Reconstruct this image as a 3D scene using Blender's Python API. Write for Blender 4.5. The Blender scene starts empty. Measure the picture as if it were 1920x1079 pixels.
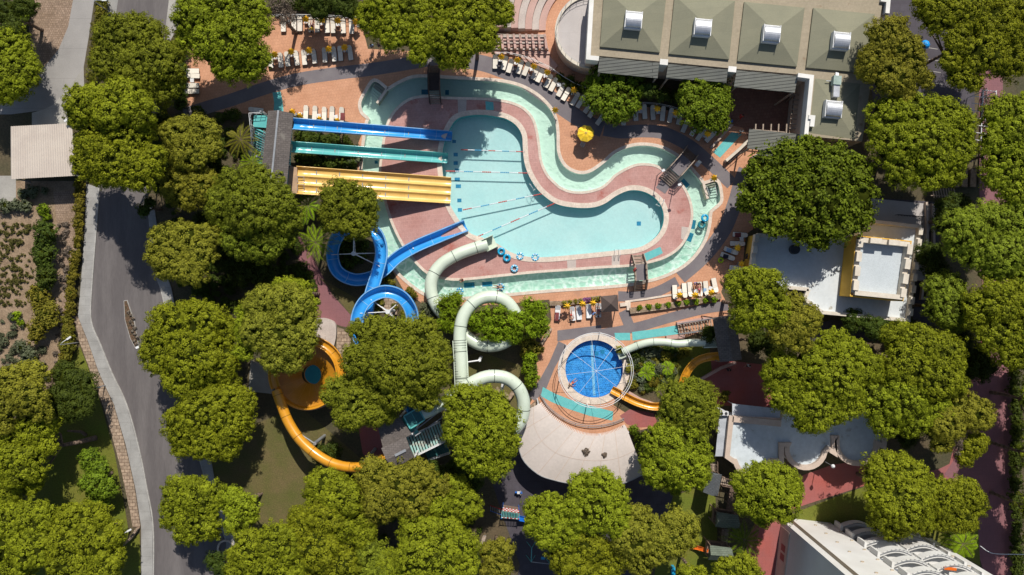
import bpy, bmesh, math, random
import numpy as np
from mathutils import Vector, Matrix
from mathutils.geometry import delaunay_2d_cdt

scene = bpy.context.scene
COL = scene.collection
H = 92.0          # camera height (m)
S = 14.0          # photo pixels per metre on the ground
R = random.Random(7)
NP = np.random.RandomState(11)

def W(px, py, h=0.0):
    k = (H - h) / H
    return Vector(((px - 960) / S * k, (539.5 - py) / S * k, h))
def WP(pts, h=0.0):
    return [tuple(W(p[0], p[1], h)[:2]) for p in pts]

# ------------------------------------------------------------------ materials
def _nt(name):
    m = bpy.data.materials.new(name); m.use_nodes = True
    nt = m.node_tree; nt.nodes.clear()
    out = nt.nodes.new('ShaderNodeOutputMaterial')
    return m, nt, out
def N(nt, typ, **kw):
    n = nt.nodes.new(typ)
    for k, v in kw.items():
        if k.startswith('_'): setattr(n, k[1:], v)
        else: n.inputs[k.replace('_', ' ')].default_value = v
    return n
def c4(c): return (c[0], c[1], c[2], 1.0)

def mixc(nt, fac, a, b, mode='MIX'):
    m = nt.nodes.new('ShaderNodeMix'); m.data_type = 'RGBA'; m.blend_type = mode
    for sock, val in ((m.inputs[0], fac), (m.inputs[6], a), (m.inputs[7], b)):
        if hasattr(val, 'links'): nt.links.new(val, sock)
        else: sock.default_value = val if not isinstance(val, tuple) else (c4(val) if len(val) == 3 else val)
    return m.outputs[2]
def ramp(nt, src, a, b, va=0.0, vb=1.0):
    r = nt.nodes.new('ShaderNodeMapRange'); r.inputs[1].default_value = a; r.inputs[2].default_value = b
    r.inputs[3].default_value = va; r.inputs[4].default_value = vb
    nt.links.new(src, r.inputs[0]); return r.outputs[0]

def mat(name, col, col2=None, rough=0.8, scale=0.6, fine=0.15, fscale=9.0, bump=0.0, bscale=25.0, metal=0.0,
        brick=None, world=True, rot=0.0, lo=0.35, hi=0.65, stain=None, rnd=0.0, spec=0.3, coat=0.0, stretch=None):
    """noise-varied principled material; brick=(w,h,mortar colour,size of mortar,strength)"""
    m, nt, out = _nt(name)
    if world:
        g = nt.nodes.new('ShaderNodeNewGeometry'); src = g.outputs['Position']
    else:
        g = nt.nodes.new('ShaderNodeTexCoord'); src = g.outputs['Object']
    mp = nt.nodes.new('ShaderNodeMapping'); mp.inputs['Rotation'].default_value = (0, 0, rot)
    if stretch: mp.inputs['Scale'].default_value = stretch
    nt.links.new(src, mp.inputs['Vector']); src = mp.outputs[0]
    n1 = N(nt, 'ShaderNodeTexNoise', Scale=scale, Detail=6.0, Roughness=0.6); nt.links.new(src, n1.inputs['Vector'])
    if col2 is None: col2 = tuple(c * 0.72 for c in col)
    c = mixc(nt, ramp(nt, n1.outputs[0], lo, hi), col, col2)
    if brick:
        b = nt.nodes.new('ShaderNodeTexBrick')
        nt.links.new(src, b.inputs['Vector'])
        b.inputs['Scale'].default_value = 1.0
        b.inputs['Brick Width'].default_value = brick[0]; b.inputs['Row Height'].default_value = brick[1]
        b.inputs['Mortar Size'].default_value = brick[3]; b.inputs['Mortar Smooth'].default_value = 0.3
        b.inputs['Color1'].default_value = (1, 1, 1, 1); v = 1 - brick[4]
        b.inputs['Color2'].default_value = (v, v, v, 1); b.inputs['Mortar'].default_value = c4(brick[2])
        c = mixc(nt, 1.0, c, b.outputs['Color'], 'MULTIPLY')
    n2 = N(nt, 'ShaderNodeTexNoise', Scale=fscale, Detail=4.0, Roughness=0.7); nt.links.new(src, n2.inputs['Vector'])
    f = ramp(nt, n2.outputs[0], 0.3, 0.7, 1 - fine, 1 + fine)
    cc = nt.nodes.new('ShaderNodeVectorMath'); cc.operation = 'SCALE'
    nt.links.new(c, cc.inputs[0]); nt.links.new(f, cc.inputs['Scale']); c = cc.outputs[0]
    if stain:   # (colour, scale, threshold)
        n3 = N(nt, 'ShaderNodeTexNoise', Scale=stain[1], Detail=8.0, Roughness=0.65); nt.links.new(src, n3.inputs['Vector'])
        c = mixc(nt, ramp(nt, n3.outputs[0], stain[2], stain[2] + 0.1), c, stain[0])
    if rnd:
        oi = nt.nodes.new('ShaderNodeObjectInfo')
        f = ramp(nt, oi.outputs['Random'], 0, 1, 1 - rnd, 1 + rnd)
        cc = nt.nodes.new('ShaderNodeVectorMath'); cc.operation = 'SCALE'
        nt.links.new(c, cc.inputs[0]); nt.links.new(f, cc.inputs['Scale']); c = cc.outputs[0]
    p = nt.nodes.new('ShaderNodeBsdfPrincipled')
    nt.links.new(c, p.inputs['Base Color'])
    p.inputs['Roughness'].default_value = rough; p.inputs['Metallic'].default_value = metal
    p.inputs['Specular IOR Level'].default_value = spec
    if coat: p.inputs['Coat Weight'].default_value = coat; p.inputs['Coat Roughness'].default_value = 0.15
    if bump:
        n4 = N(nt, 'ShaderNodeTexNoise', Scale=bscale, Detail=3.0); nt.links.new(src, n4.inputs['Vector'])
        bp = nt.nodes.new('ShaderNodeBump'); bp.inputs['Strength'].default_value = bump; bp.inputs['Distance'].default_value = 0.05
        nt.links.new(n4.outputs[0], bp.inputs['Height']); nt.links.new(bp.outputs[0], p.inputs['Normal'])
    nt.links.new(p.outputs[0], out.inputs[0])
    return m

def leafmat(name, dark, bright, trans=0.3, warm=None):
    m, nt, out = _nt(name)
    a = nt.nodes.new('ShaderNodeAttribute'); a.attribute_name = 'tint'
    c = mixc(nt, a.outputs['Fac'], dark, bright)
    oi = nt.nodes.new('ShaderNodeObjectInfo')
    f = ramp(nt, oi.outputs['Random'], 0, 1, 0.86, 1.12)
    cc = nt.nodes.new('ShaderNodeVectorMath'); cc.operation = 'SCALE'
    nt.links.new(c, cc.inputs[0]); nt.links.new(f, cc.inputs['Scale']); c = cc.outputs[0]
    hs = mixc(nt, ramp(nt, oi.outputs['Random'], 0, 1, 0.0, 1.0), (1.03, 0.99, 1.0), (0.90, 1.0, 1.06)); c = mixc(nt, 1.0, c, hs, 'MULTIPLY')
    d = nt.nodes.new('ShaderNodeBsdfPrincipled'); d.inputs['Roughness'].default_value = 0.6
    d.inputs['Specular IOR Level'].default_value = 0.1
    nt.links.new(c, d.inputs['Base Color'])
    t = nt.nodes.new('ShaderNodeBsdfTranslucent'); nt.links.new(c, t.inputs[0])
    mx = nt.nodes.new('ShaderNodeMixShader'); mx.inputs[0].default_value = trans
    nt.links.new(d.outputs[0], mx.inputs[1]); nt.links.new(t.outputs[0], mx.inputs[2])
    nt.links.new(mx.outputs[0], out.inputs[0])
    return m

def watermat(name, tint, tint2, caus, cscale, cwidth=0.12, gloss=0.035, bumps=0.25, bscale=1.6, region=None, far=None):
    """transparent tinted sheet: a net of bright lines in its transparency colour paints caustics on the floor below"""
    m, nt, out = _nt(name)
    g = nt.nodes.new('ShaderNodeNewGeometry'); src = g.outputs['Position']
    nz = N(nt, 'ShaderNodeTexNoise', Scale=0.9, Detail=2.0); nt.links.new(src, nz.inputs['Vector'])
    off = nt.nodes.new('ShaderNodeVectorMath'); off.operation = 'SCALE'; off.inputs['Scale'].default_value = 1.1
    nt.links.new(nz.outputs['Color'], off.inputs[0])
    add = nt.nodes.new('ShaderNodeVectorMath'); add.operation = 'ADD'
    nt.links.new(src, add.inputs[0]); nt.links.new(off.outputs[0], add.inputs[1])
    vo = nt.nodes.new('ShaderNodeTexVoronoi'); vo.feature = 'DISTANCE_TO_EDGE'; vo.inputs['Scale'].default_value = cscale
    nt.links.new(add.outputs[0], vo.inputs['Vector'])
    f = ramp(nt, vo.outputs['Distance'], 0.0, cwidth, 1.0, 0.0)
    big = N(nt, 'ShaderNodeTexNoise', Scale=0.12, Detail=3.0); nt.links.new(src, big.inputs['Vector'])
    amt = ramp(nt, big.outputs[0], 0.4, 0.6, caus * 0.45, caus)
    if region:      # painted caustic net kept strong only in this stretch (world y from, to)
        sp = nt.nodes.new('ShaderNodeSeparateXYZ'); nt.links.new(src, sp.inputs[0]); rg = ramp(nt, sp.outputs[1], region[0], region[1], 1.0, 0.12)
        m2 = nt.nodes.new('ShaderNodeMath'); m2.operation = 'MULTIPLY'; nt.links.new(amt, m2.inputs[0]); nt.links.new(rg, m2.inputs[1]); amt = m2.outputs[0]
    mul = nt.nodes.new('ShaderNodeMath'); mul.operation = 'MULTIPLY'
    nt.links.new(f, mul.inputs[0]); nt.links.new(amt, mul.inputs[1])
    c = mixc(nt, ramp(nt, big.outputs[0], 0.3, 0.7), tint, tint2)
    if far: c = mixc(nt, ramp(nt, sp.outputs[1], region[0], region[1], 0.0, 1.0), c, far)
    c = mixc(nt, mul.outputs[0], c, (1.0, 1.0, 1.0))  # painted caustic lines lighten the transparency colour
    tr = nt.nodes.new('ShaderNodeBsdfTransparent'); nt.links.new(c, tr.inputs[0])
    gl = nt.nodes.new('ShaderNodeBsdfGlossy'); gl.inputs['Roughness'].default_value = 0.04
    wv = N(nt, 'ShaderNodeTexNoise', Scale=bscale, Detail=5.0, Roughness=0.6); nt.links.new(src, wv.inputs['Vector'])
    bp = nt.nodes.new('ShaderNodeBump'); bp.inputs['Strength'].default_value = bumps; bp.inputs['Distance'].default_value = 0.3
    nt.links.new(wv.outputs[0], bp.inputs['Height']); nt.links.new(bp.outputs[0], gl.inputs['Normal'])
    lw = nt.nodes.new('ShaderNodeFresnel'); lw.inputs['IOR'].default_value = 1.33; nt.links.new(bp.outputs[0], lw.inputs['Normal'])
    mx = nt.nodes.new('ShaderNodeMixShader'); nt.links.new(lw.outputs[0], mx.inputs[0])
    nt.links.new(tr.outputs[0], mx.inputs[1]); nt.links.new(gl.outputs[0], mx.inputs[2])
    nt.links.new(mx.outputs[0], out.inputs[0])
    return m

M = {}
M['ground'] = mat('dry_ground', (0.062, 0.058, 0.028), (0.11, 0.08, 0.045), scale=0.18, fine=0.35, fscale=4, bump=0.3)
M['lawn'] = mat('lawn_grass', (0.12, 0.145, 0.014), (0.15, 0.135, 0.022), scale=0.25, fine=0.3, fscale=6, bump=0.4, bscale=30, lo=0.4, hi=0.7)
M['drylawn'] = mat('dry_lawn', (0.092, 0.092, 0.022), (0.135, 0.10, 0.042), scale=0.3, fine=0.3, fscale=6, bump=0.4, bscale=30)
M['soil'] = mat('garden_soil', (0.21, 0.145, 0.09), (0.30, 0.215, 0.14), scale=0.8, fine=0.35, fscale=5, bump=0.5, bscale=8)
M['asphalt'] = mat('road_asphalt', (0.113, 0.100, 0.098), (0.165, 0.148, 0.142), scale=0.45, fine=0.10, fscale=9, lo=0.42, hi=0.68, rot=math.radians(-4), stretch=(1, .14, 1), stain=((0.10, 0.085, 0.085), 0.35, 0.64))
M['concrete'] = mat('pale_concrete', (0.40, 0.38, 0.34), (0.30, 0.28, 0.25), scale=0.3, fine=0.12, brick=(50, 3.0, (0.6, 0.6, 0.6), 0.012, 0.03))
M['sidewalk'] = mat('sidewalk_slabs', (0.36, 0.35, 0.33), (0.27, 0.26, 0.245), scale=0.5, fine=0.12, brick=(6.0, 1.2, (0.68, 0.68, 0.68), 0.02, 0.06))
M['graytrack'] = mat('grey_concrete_track', (0.25, 0.235, 0.22), (0.33, 0.31, 0.29), scale=0.15, fine=0.1, brick=(40, 4.0, (0.7, 0.7, 0.7), 0.02, 0.03))
M['setts'] = mat('brown_setts', (0.36, 0.26, 0.19), (0.27, 0.19, 0.13), scale=0.4, fine=0.3, fscale=5, brick=(0.3, 0.3, (0.6, 0.55, 0.5), 0.03, 0.3))
M['kerb'] = mat('kerb_stone', (0.42, 0.40, 0.37), rough=0.8, fine=0.2, scale=2)
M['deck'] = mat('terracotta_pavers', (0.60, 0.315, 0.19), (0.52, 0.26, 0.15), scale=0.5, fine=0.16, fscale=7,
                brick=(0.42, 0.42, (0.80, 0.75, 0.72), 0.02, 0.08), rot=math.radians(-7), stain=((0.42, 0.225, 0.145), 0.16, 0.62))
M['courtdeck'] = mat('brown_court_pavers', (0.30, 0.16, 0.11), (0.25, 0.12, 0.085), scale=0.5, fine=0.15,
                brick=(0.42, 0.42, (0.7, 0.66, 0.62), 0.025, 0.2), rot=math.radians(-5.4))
M['island'] = mat('maroon_island_tiles', (0.50, 0.29, 0.255), (0.42, 0.215, 0.185), scale=0.35, fine=0.12, fscale=5,
                brick=(0.55, 0.55, (1.14, 1.16, 1.16), 0.02, 0.08), rot=math.radians(-4), stain=((0.36, 0.11, 0.085), 0.28, 0.58))
M['graypath'] = mat('grey_path_mat', (0.155, 0.135, 0.145), (0.19, 0.17, 0.175), scale=0.5, fine=0.12, fscale=12)
M['tealmat'] = mat('turquoise_mat', (0.11, 0.42, 0.42), (0.15, 0.47, 0.46), scale=1.5, fine=0.1)
M['maroon'] = mat('maroon_path', (0.37, 0.092, 0.073), (0.30, 0.11, 0.105), scale=0.15, fine=0.12, fscale=8,
                brick=(1.0, 1.0, (0.85, 0.85, 0.85), 0.02, 0.05))
M['dullmaroon'] = mat('dull_maroon_lane', (0.27, 0.115, 0.12), (0.22, 0.10, 0.11), scale=0.15, fine=0.12, fscale=8, brick=(1.0, 1.0, (0.85, 0.85, 0.85), 0.02, 0.05), stain=((0.20, 0.10, 0.10), .2, .6))
M['rubber'] = mat('playground_rubber', (0.085, 0.075, 0.088), (0.07, 0.06, 0.07), scale=0.6, fine=0.15, brick=(1.0, 1.0, (0.75, 0.75, 0.75), 0.02, 0.12))
M['coping'] = mat('pale_stone_coping', (0.72, 0.61, 0.51), (0.62, 0.52, 0.43), scale=1.2, fine=0.12, fscale=5, brick=(0.5, 0.5, (0.82, 0.8, 0.78), 0.02, 0.12))
M['poolfloor'] = mat('pool_floor_tiles', (0.46, 0.66, 0.66), (0.52, 0.70, 0.69), scale=0.25, fine=0.05, fscale=3, rough=0.5)
M['riverfloor'] = mat('river_floor_tiles', (0.84, 0.90, 0.86), (0.87, 0.92, 0.89), scale=0.3, fine=0.05, fscale=3, rough=0.5)
M['bluefloor'] = mat('blue_mosaic_floor', (0.045, 0.27, 0.66), (0.08, 0.36, 0.75), scale=1.0, fine=0.3, fscale=9, rough=0.5, brick=(0.25, 0.25, (1.35, 1.25, 1.1), 0.03, 0.35))
M['poolwall'] = mat('pool_wall_tiles', (0.10, 0.42, 0.46), (0.13, 0.50, 0.52), scale=1, rough=0.5)
M['bluewall'] = mat('blue_pool_wall', (0.05, 0.22, 0.55), rough=0.5)
M['drain'] = mat('blue_drain_tiles', (0.03, 0.27, 0.48), rough=0.5, brick=(0.12, 0.12, (1.3, 1.3, 1.3), 0.01, 0.2))
M['whitetile'] = mat('pale_tile_line', (0.35, 0.62, 0.78), rough=0.5)
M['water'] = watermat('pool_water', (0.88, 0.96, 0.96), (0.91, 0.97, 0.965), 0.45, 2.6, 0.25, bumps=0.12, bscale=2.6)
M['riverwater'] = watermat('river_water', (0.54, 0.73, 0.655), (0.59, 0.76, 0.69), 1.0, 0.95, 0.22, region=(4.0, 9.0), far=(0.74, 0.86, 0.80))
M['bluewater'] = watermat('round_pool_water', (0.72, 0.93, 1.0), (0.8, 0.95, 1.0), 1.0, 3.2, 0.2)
M['felt'] = mat('olive_roof_felt', (0.36, 0.30, 0.215), (0.32, 0.27, 0.19), scale=0.3, fine=0.12, fscale=3, rough=0.9, brick=(60, 1.0, (0.86, 0.86, 0.86), 0.02, 0.05), rot=math.radians(-5.4), stain=((0.24, 0.17, 0.11), 0.7, 0.61))
M['feltgreen'] = mat('green_grey_roof_felt', (0.235, 0.225, 0.155), (0.205, 0.20, 0.14), scale=0.3, fine=0.1, rough=0.9, brick=(60, 1.0, (0.88, 0.88, 0.88), 0.02, 0.05), rot=math.radians(-5.4))
M['metaltile'] = mat('grey_ribbed_roof_tiles', (0.235, 0.235, 0.20), (0.20, 0.20, 0.175), scale=0.7, fine=0.12, rough=0.6, brick=(40, 0.38, (0.35, 0.35, 0.35), 0.05, 0.1), rot=math.radians(-5.4))
M['shingle'] = mat('grey_brown_shingles', (0.17, 0.145, 0.13), (0.14, 0.12, 0.11), scale=0.5, fine=0.2, fscale=6, rough=0.9, brick=(0.5, 0.25, (0.6, 0.6, 0.6), 0.03, 0.25), stain=((0.22, 0.20, 0.17), 0.4, 0.62))
M['darkshingle'] = mat('dark_brown_cloth_roof', (0.10, 0.075, 0.065), (0.085, 0.062, 0.055), rough=0.9)
M['greenshingle'] = mat('grey_green_shingles', (0.16, 0.19, 0.145), (0.13, 0.155, 0.12), scale=0.8, fine=0.15, rough=0.9, brick=(0.4, 0.2, (0.6, 0.6, 0.6), 0.03, 0.25))
M['greyshingle'] = mat('slate_grey_shingles', (0.13, 0.14, 0.15), (0.11, 0.12, 0.13), rough=0.9, brick=(0.4, 0.2, (0.6, 0.6, 0.6), 0.03, 0.2))
M['white'] = mat('white_plaster', (0.74, 0.72, 0.68), (0.64, 0.62, 0.57), scale=0.5, fine=0.06, stain=((0.45, 0.38, 0.30), 0.7, 0.69))
M['cream'] = mat('cream_stone_parapet', (0.66, 0.60, 0.50), (0.56, 0.49, 0.40), scale=0.9, fine=0.12, stain=((0.42, 0.28, 0.17), 0.8, 0.67))
M['pinkcream'] = mat('pinkish_stone', (0.55, 0.44, 0.36), (0.48, 0.38, 0.31), scale=0.9, fine=0.1)
M['whiteroof'] = mat('white_roof_membrane', (0.60, 0.63, 0.64), (0.54, 0.57, 0.57), scale=0.35, fine=0.07, fscale=2.5, stain=((0.36, 0.33, 0.27), 0.6, 0.62))
M['hotelwhite'] = mat('hotel_white_render', (0.66, 0.65, 0.62), (0.60, 0.585, 0.55), scale=0.3, fine=0.04)
M['hoteltrim'] = mat('hotel_beige_trim', (0.42, 0.35, 0.26), (0.36, 0.29, 0.21), scale=0.5)
M['yellowwall'] = mat('yellow_plaster', (0.72, 0.43, 0.07), (0.66, 0.38, 0.055), scale=0.8, fine=0.08)
M['glassdark'] = mat('dark_window_glass', (0.03, 0.035, 0.04), rough=0.1, spec=0.6)
M['terrace'] = mat('pale_terrace_floor', (0.50, 0.46, 0.44), (0.45, 0.41, 0.39), scale=0.5, fine=0.08, brick=(3.0, 3.0, (0.85, 0.85, 0.85), 0.02, 0.05))
M['pinkstep'] = mat('pink_stone_steps', (0.52, 0.34, 0.29), (0.46, 0.29, 0.245), scale=0.7, fine=0.1)
M['stepstone'] = mat('pale_stone_steps', (0.52, 0.45, 0.40), (0.44, 0.37, 0.33), scale=0.8, fine=0.15)
M['corrug'] = mat('corrugated_beige_sheet', (0.56, 0.49, 0.42), (0.50, 0.43, 0.37), scale=0.5, fine=0.08, rough=0.6, stain=((0.26, 0.22, 0.18), 0.9, 0.68))
M['aluminium'] = mat('brushed_aluminium', (0.62, 0.63, 0.65), (0.52, 0.53, 0.55), rough=0.35, metal=0.6, scale=2, world=False)
M['greyawning'] = mat('pale_grey_awning_sheet', (0.44, 0.46, 0.49), (0.40, 0.42, 0.45), rough=.5, scale=.8)
M['whitemetal'] = mat('white_painted_metal', (0.72, 0.72, 0.72), (0.62, 0.62, 0.62), rough=0.4, world=False)
M['greymetal'] = mat('grey_galvanised_metal', (0.36, 0.37, 0.38), (0.28, 0.29, 0.30), rough=0.45, metal=0.3, world=False)
M['darkmetal'] = mat('dark_painted_metal', (0.05, 0.05, 0.055), rough=0.5, world=False)
M['wood'] = mat('brown_weathered_wood', (0.22, 0.15, 0.11), (0.15, 0.10, 0.075), scale=3, fine=0.25, rough=0.8)
M['palewood'] = mat('pale_weathered_wood', (0.40, 0.32, 0.25), (0.30, 0.23, 0.18), scale=3, fine=0.25, rough=0.8)
M['darkwood'] = mat('dark_stained_wood', (0.075, 0.055, 0.05), (0.055, 0.04, 0.038), scale=3, fine=0.2)
M['blueplastic'] = mat('blue_fibreglass', (0.03, 0.28, 0.68), (0.045, 0.33, 0.72), scale=0.6, fine=0.06, rough=0.22, spec=0.5, coat=0.3)
M['bluedeep'] = mat('deep_blue_fibreglass', (0.01, 0.17, 0.56), (0.02, 0.22, 0.62), scale=0.6, fine=0.06, rough=0.22, spec=0.5, coat=0.3)
M['bluerim'] = mat('pale_blue_rim', (0.22, 0.45, 0.75), rough=0.3)
M['tealplastic'] = mat('teal_fibreglass', (0.13, 0.46, 0.43), (0.10, 0.40, 0.39), scale=0.6, fine=0.06, rough=0.25, spec=0.5, coat=0.3)
M['darkteal'] = mat('dark_teal_panel', (0.045, 0.16, 0.16), rough=0.4)
M['yellowplastic'] = mat('cream_yellow_fibreglass', (0.78, 0.50, 0.145), (0.72, 0.445, 0.12), scale=0.5, fine=0.06, rough=0.3, spec=0.5, coat=0.2)
M['orangeplastic'] = mat('amber_yellow_fibreglass', (0.66, 0.30, 0.02), (0.58, 0.25, 0.015), scale=0.8, fine=0.08, rough=0.3, spec=0.5, coat=0.2)
M['bowlyellow'] = mat('amber_bowl_fibreglass', (0.50, 0.22, 0.012), (0.44, 0.185, 0.01), scale=0.8, fine=0.08, rough=0.35, coat=0.2)
M['mint'] = mat('pale_mint_fibreglass', (0.60, 0.67, 0.55), (0.54, 0.61, 0.49), scale=0.5, fine=0.06, rough=0.3, spec=0.5, coat=0.2, stain=((0.36, 0.42, 0.32), 0.6, 0.64))
M['seam'] = mat('dark_joint_seam', (0.05, 0.065, 0.055), rough=0.7)
M['seamyellow'] = mat('brown_joint_seam', (0.20, 0.10, 0.01), rough=0.7)
M['seampale'] = mat('pale_joint_seam', (0.35, 0.62, 0.80), rough=0.5)
M['canopy'] = mat('pale_canopy_fabric', (0.57, 0.50, 0.455), (0.52, 0.46, 0.415), scale=0.3, fine=0.06, fscale=3, rough=0.9, stain=((0.27, 0.20, 0.14), 0.3, 0.72))
M['cushion'] = mat('cream_lounger_fabric', (0.76, 0.70, 0.60), (0.70, 0.64, 0.55), scale=2, fine=0.08, world=False, rnd=0.12)
M['whitecushion'] = mat('white_lounger_fabric', (0.82, 0.82, 0.82), rough=0.9, world=False, scale=2)
M['backfabric'] = mat('grey_fabric_backrest_shade', (0.50, 0.46, 0.40), (0.43, 0.40, 0.35), world=False, rnd=0.12)  # painted shade on raised backrests, plain grey fabric on chair and crate
M['towelred'] = mat('maroon_towel', (0.22, 0.06, 0.06), rough=0.95, world=False)
M['towelblue'] = mat('pale_blue_towel', (0.30, 0.45, 0.65), rough=0.95, world=False)
M['parasol'] = mat('yellow_parasol_fabric', (0.92, 0.62, 0.04), (0.85, 0.54, 0.03), rough=0.85, world=False, scale=3, rnd=0.1)
M['tube'] = mat('cyan_inflatable_vinyl', (0.02, 0.36, 0.60), rough=0.25, world=False, coat=0.4)
M['tubewhite'] = mat('white_inflatable_vinyl', (0.55, 0.68, 0.75), rough=0.25, world=False, coat=0.4)
M['tubelime'] = mat('lime_inflatable_vinyl', (0.50, 0.68, 0.02), rough=0.25, world=False)
M['tubedark'] = mat('dark_teal_inflatable_vinyl', (0.03, 0.22, 0.26), rough=0.25, world=False)
M['red'] = mat('red_cloth', (0.55, 0.03, 0.03), world=False)
M['ropered'] = mat('red_float', (0.6, 0.06, 0.04), rough=0.4, world=False)
M['ropewhite'] = mat('white_float', (0.75, 0.78, 0.8), rough=0.4, world=False)
M['ropeblue'] = mat('blue_float', (0.06, 0.35, 0.6), rough=0.4, world=False)
M['skin'] = mat('skin', (0.50, 0.27, 0.18), rough=0.6, world=False)
M['hairdark'] = mat('dark_hair', (0.03, 0.02, 0.015), rough=0.6, world=False)
M['shirtwhite'] = mat('white_shirt', (0.72, 0.72, 0.72), world=False)
M['shirtblue'] = mat('light_blue_shirt', (0.20, 0.40, 0.72), world=False)
M['darkcloth'] = mat('dark_cloth', (0.03, 0.03, 0.05), world=False)
M['pinkcloth'] = mat('pink_cloth', (0.6, 0.15, 0.2), world=False)
M['rock'] = mat('sandstone_rubble', (0.47, 0.35, 0.25), (0.34, 0.25, 0.18), scale=1.6, fine=0.3, fscale=5, bump=0.6, bscale=5, brick=(0.7, 0.45, (0.45, 0.42, 0.4), 0.05, 0.35))
M['orange'] = mat('orange_plastic', (0.75, 0.16, 0.02), rough=0.35, world=False)
M['playblue'] = mat('blue_plastic', (0.02, 0.16, 0.60), rough=0.35, world=False)
M['brightblue'] = mat('bright_blue_cover', (0.01, 0.30, 0.75), rough=0.5, world=False)
M['bark'] = mat('pine_bark', (0.20, 0.14, 0.10), (0.12, 0.085, 0.065), scale=3, fine=0.3, bump=0.6, bscale=10)
M['core'] = mat('painted_inner_shade', (0.035, 0.042, 0.005), (0.022, 0.028, 0.004), rough=1.0, spec=0.0, world=False)  # near-black green blob colour, shade painted into gaps between leaf puffs
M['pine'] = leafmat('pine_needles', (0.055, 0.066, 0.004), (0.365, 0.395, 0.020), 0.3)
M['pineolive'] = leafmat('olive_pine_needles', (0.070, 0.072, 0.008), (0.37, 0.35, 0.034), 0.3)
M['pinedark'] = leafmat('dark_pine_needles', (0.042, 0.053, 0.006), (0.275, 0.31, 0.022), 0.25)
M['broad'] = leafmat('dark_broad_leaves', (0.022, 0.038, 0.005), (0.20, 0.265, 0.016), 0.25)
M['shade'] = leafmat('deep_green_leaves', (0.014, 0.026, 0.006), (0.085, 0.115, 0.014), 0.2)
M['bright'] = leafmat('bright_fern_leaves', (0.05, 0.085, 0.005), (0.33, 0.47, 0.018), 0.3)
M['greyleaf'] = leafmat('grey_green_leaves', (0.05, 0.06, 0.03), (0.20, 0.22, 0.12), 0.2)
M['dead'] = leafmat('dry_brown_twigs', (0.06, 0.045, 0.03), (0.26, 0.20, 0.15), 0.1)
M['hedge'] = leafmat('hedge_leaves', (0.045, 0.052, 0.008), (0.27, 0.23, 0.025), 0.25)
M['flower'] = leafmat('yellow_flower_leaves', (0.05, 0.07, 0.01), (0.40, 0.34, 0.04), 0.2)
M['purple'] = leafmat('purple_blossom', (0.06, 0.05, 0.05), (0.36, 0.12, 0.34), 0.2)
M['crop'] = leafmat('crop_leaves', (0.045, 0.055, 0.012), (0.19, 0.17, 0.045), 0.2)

# ------------------------------------------------------------------ mesh helpers
def setp(o, label=None, cat=None, group=None, kind=None):
    if label: o['label'] = label
    if cat: o['category'] = cat
    if group: o['group'] = group
    if kind: o['kind'] = kind
    return o
def thing(name, label, cat, loc=(0, 0, 0), rz=0.0, group=None):
    o = bpy.data.objects.new(name, None); COL.objects.link(o)
    o.location = loc; o.rotation_euler = (0, 0, rz); o.empty_display_size = 0.3
    return setp(o, label, cat, group)

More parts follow.
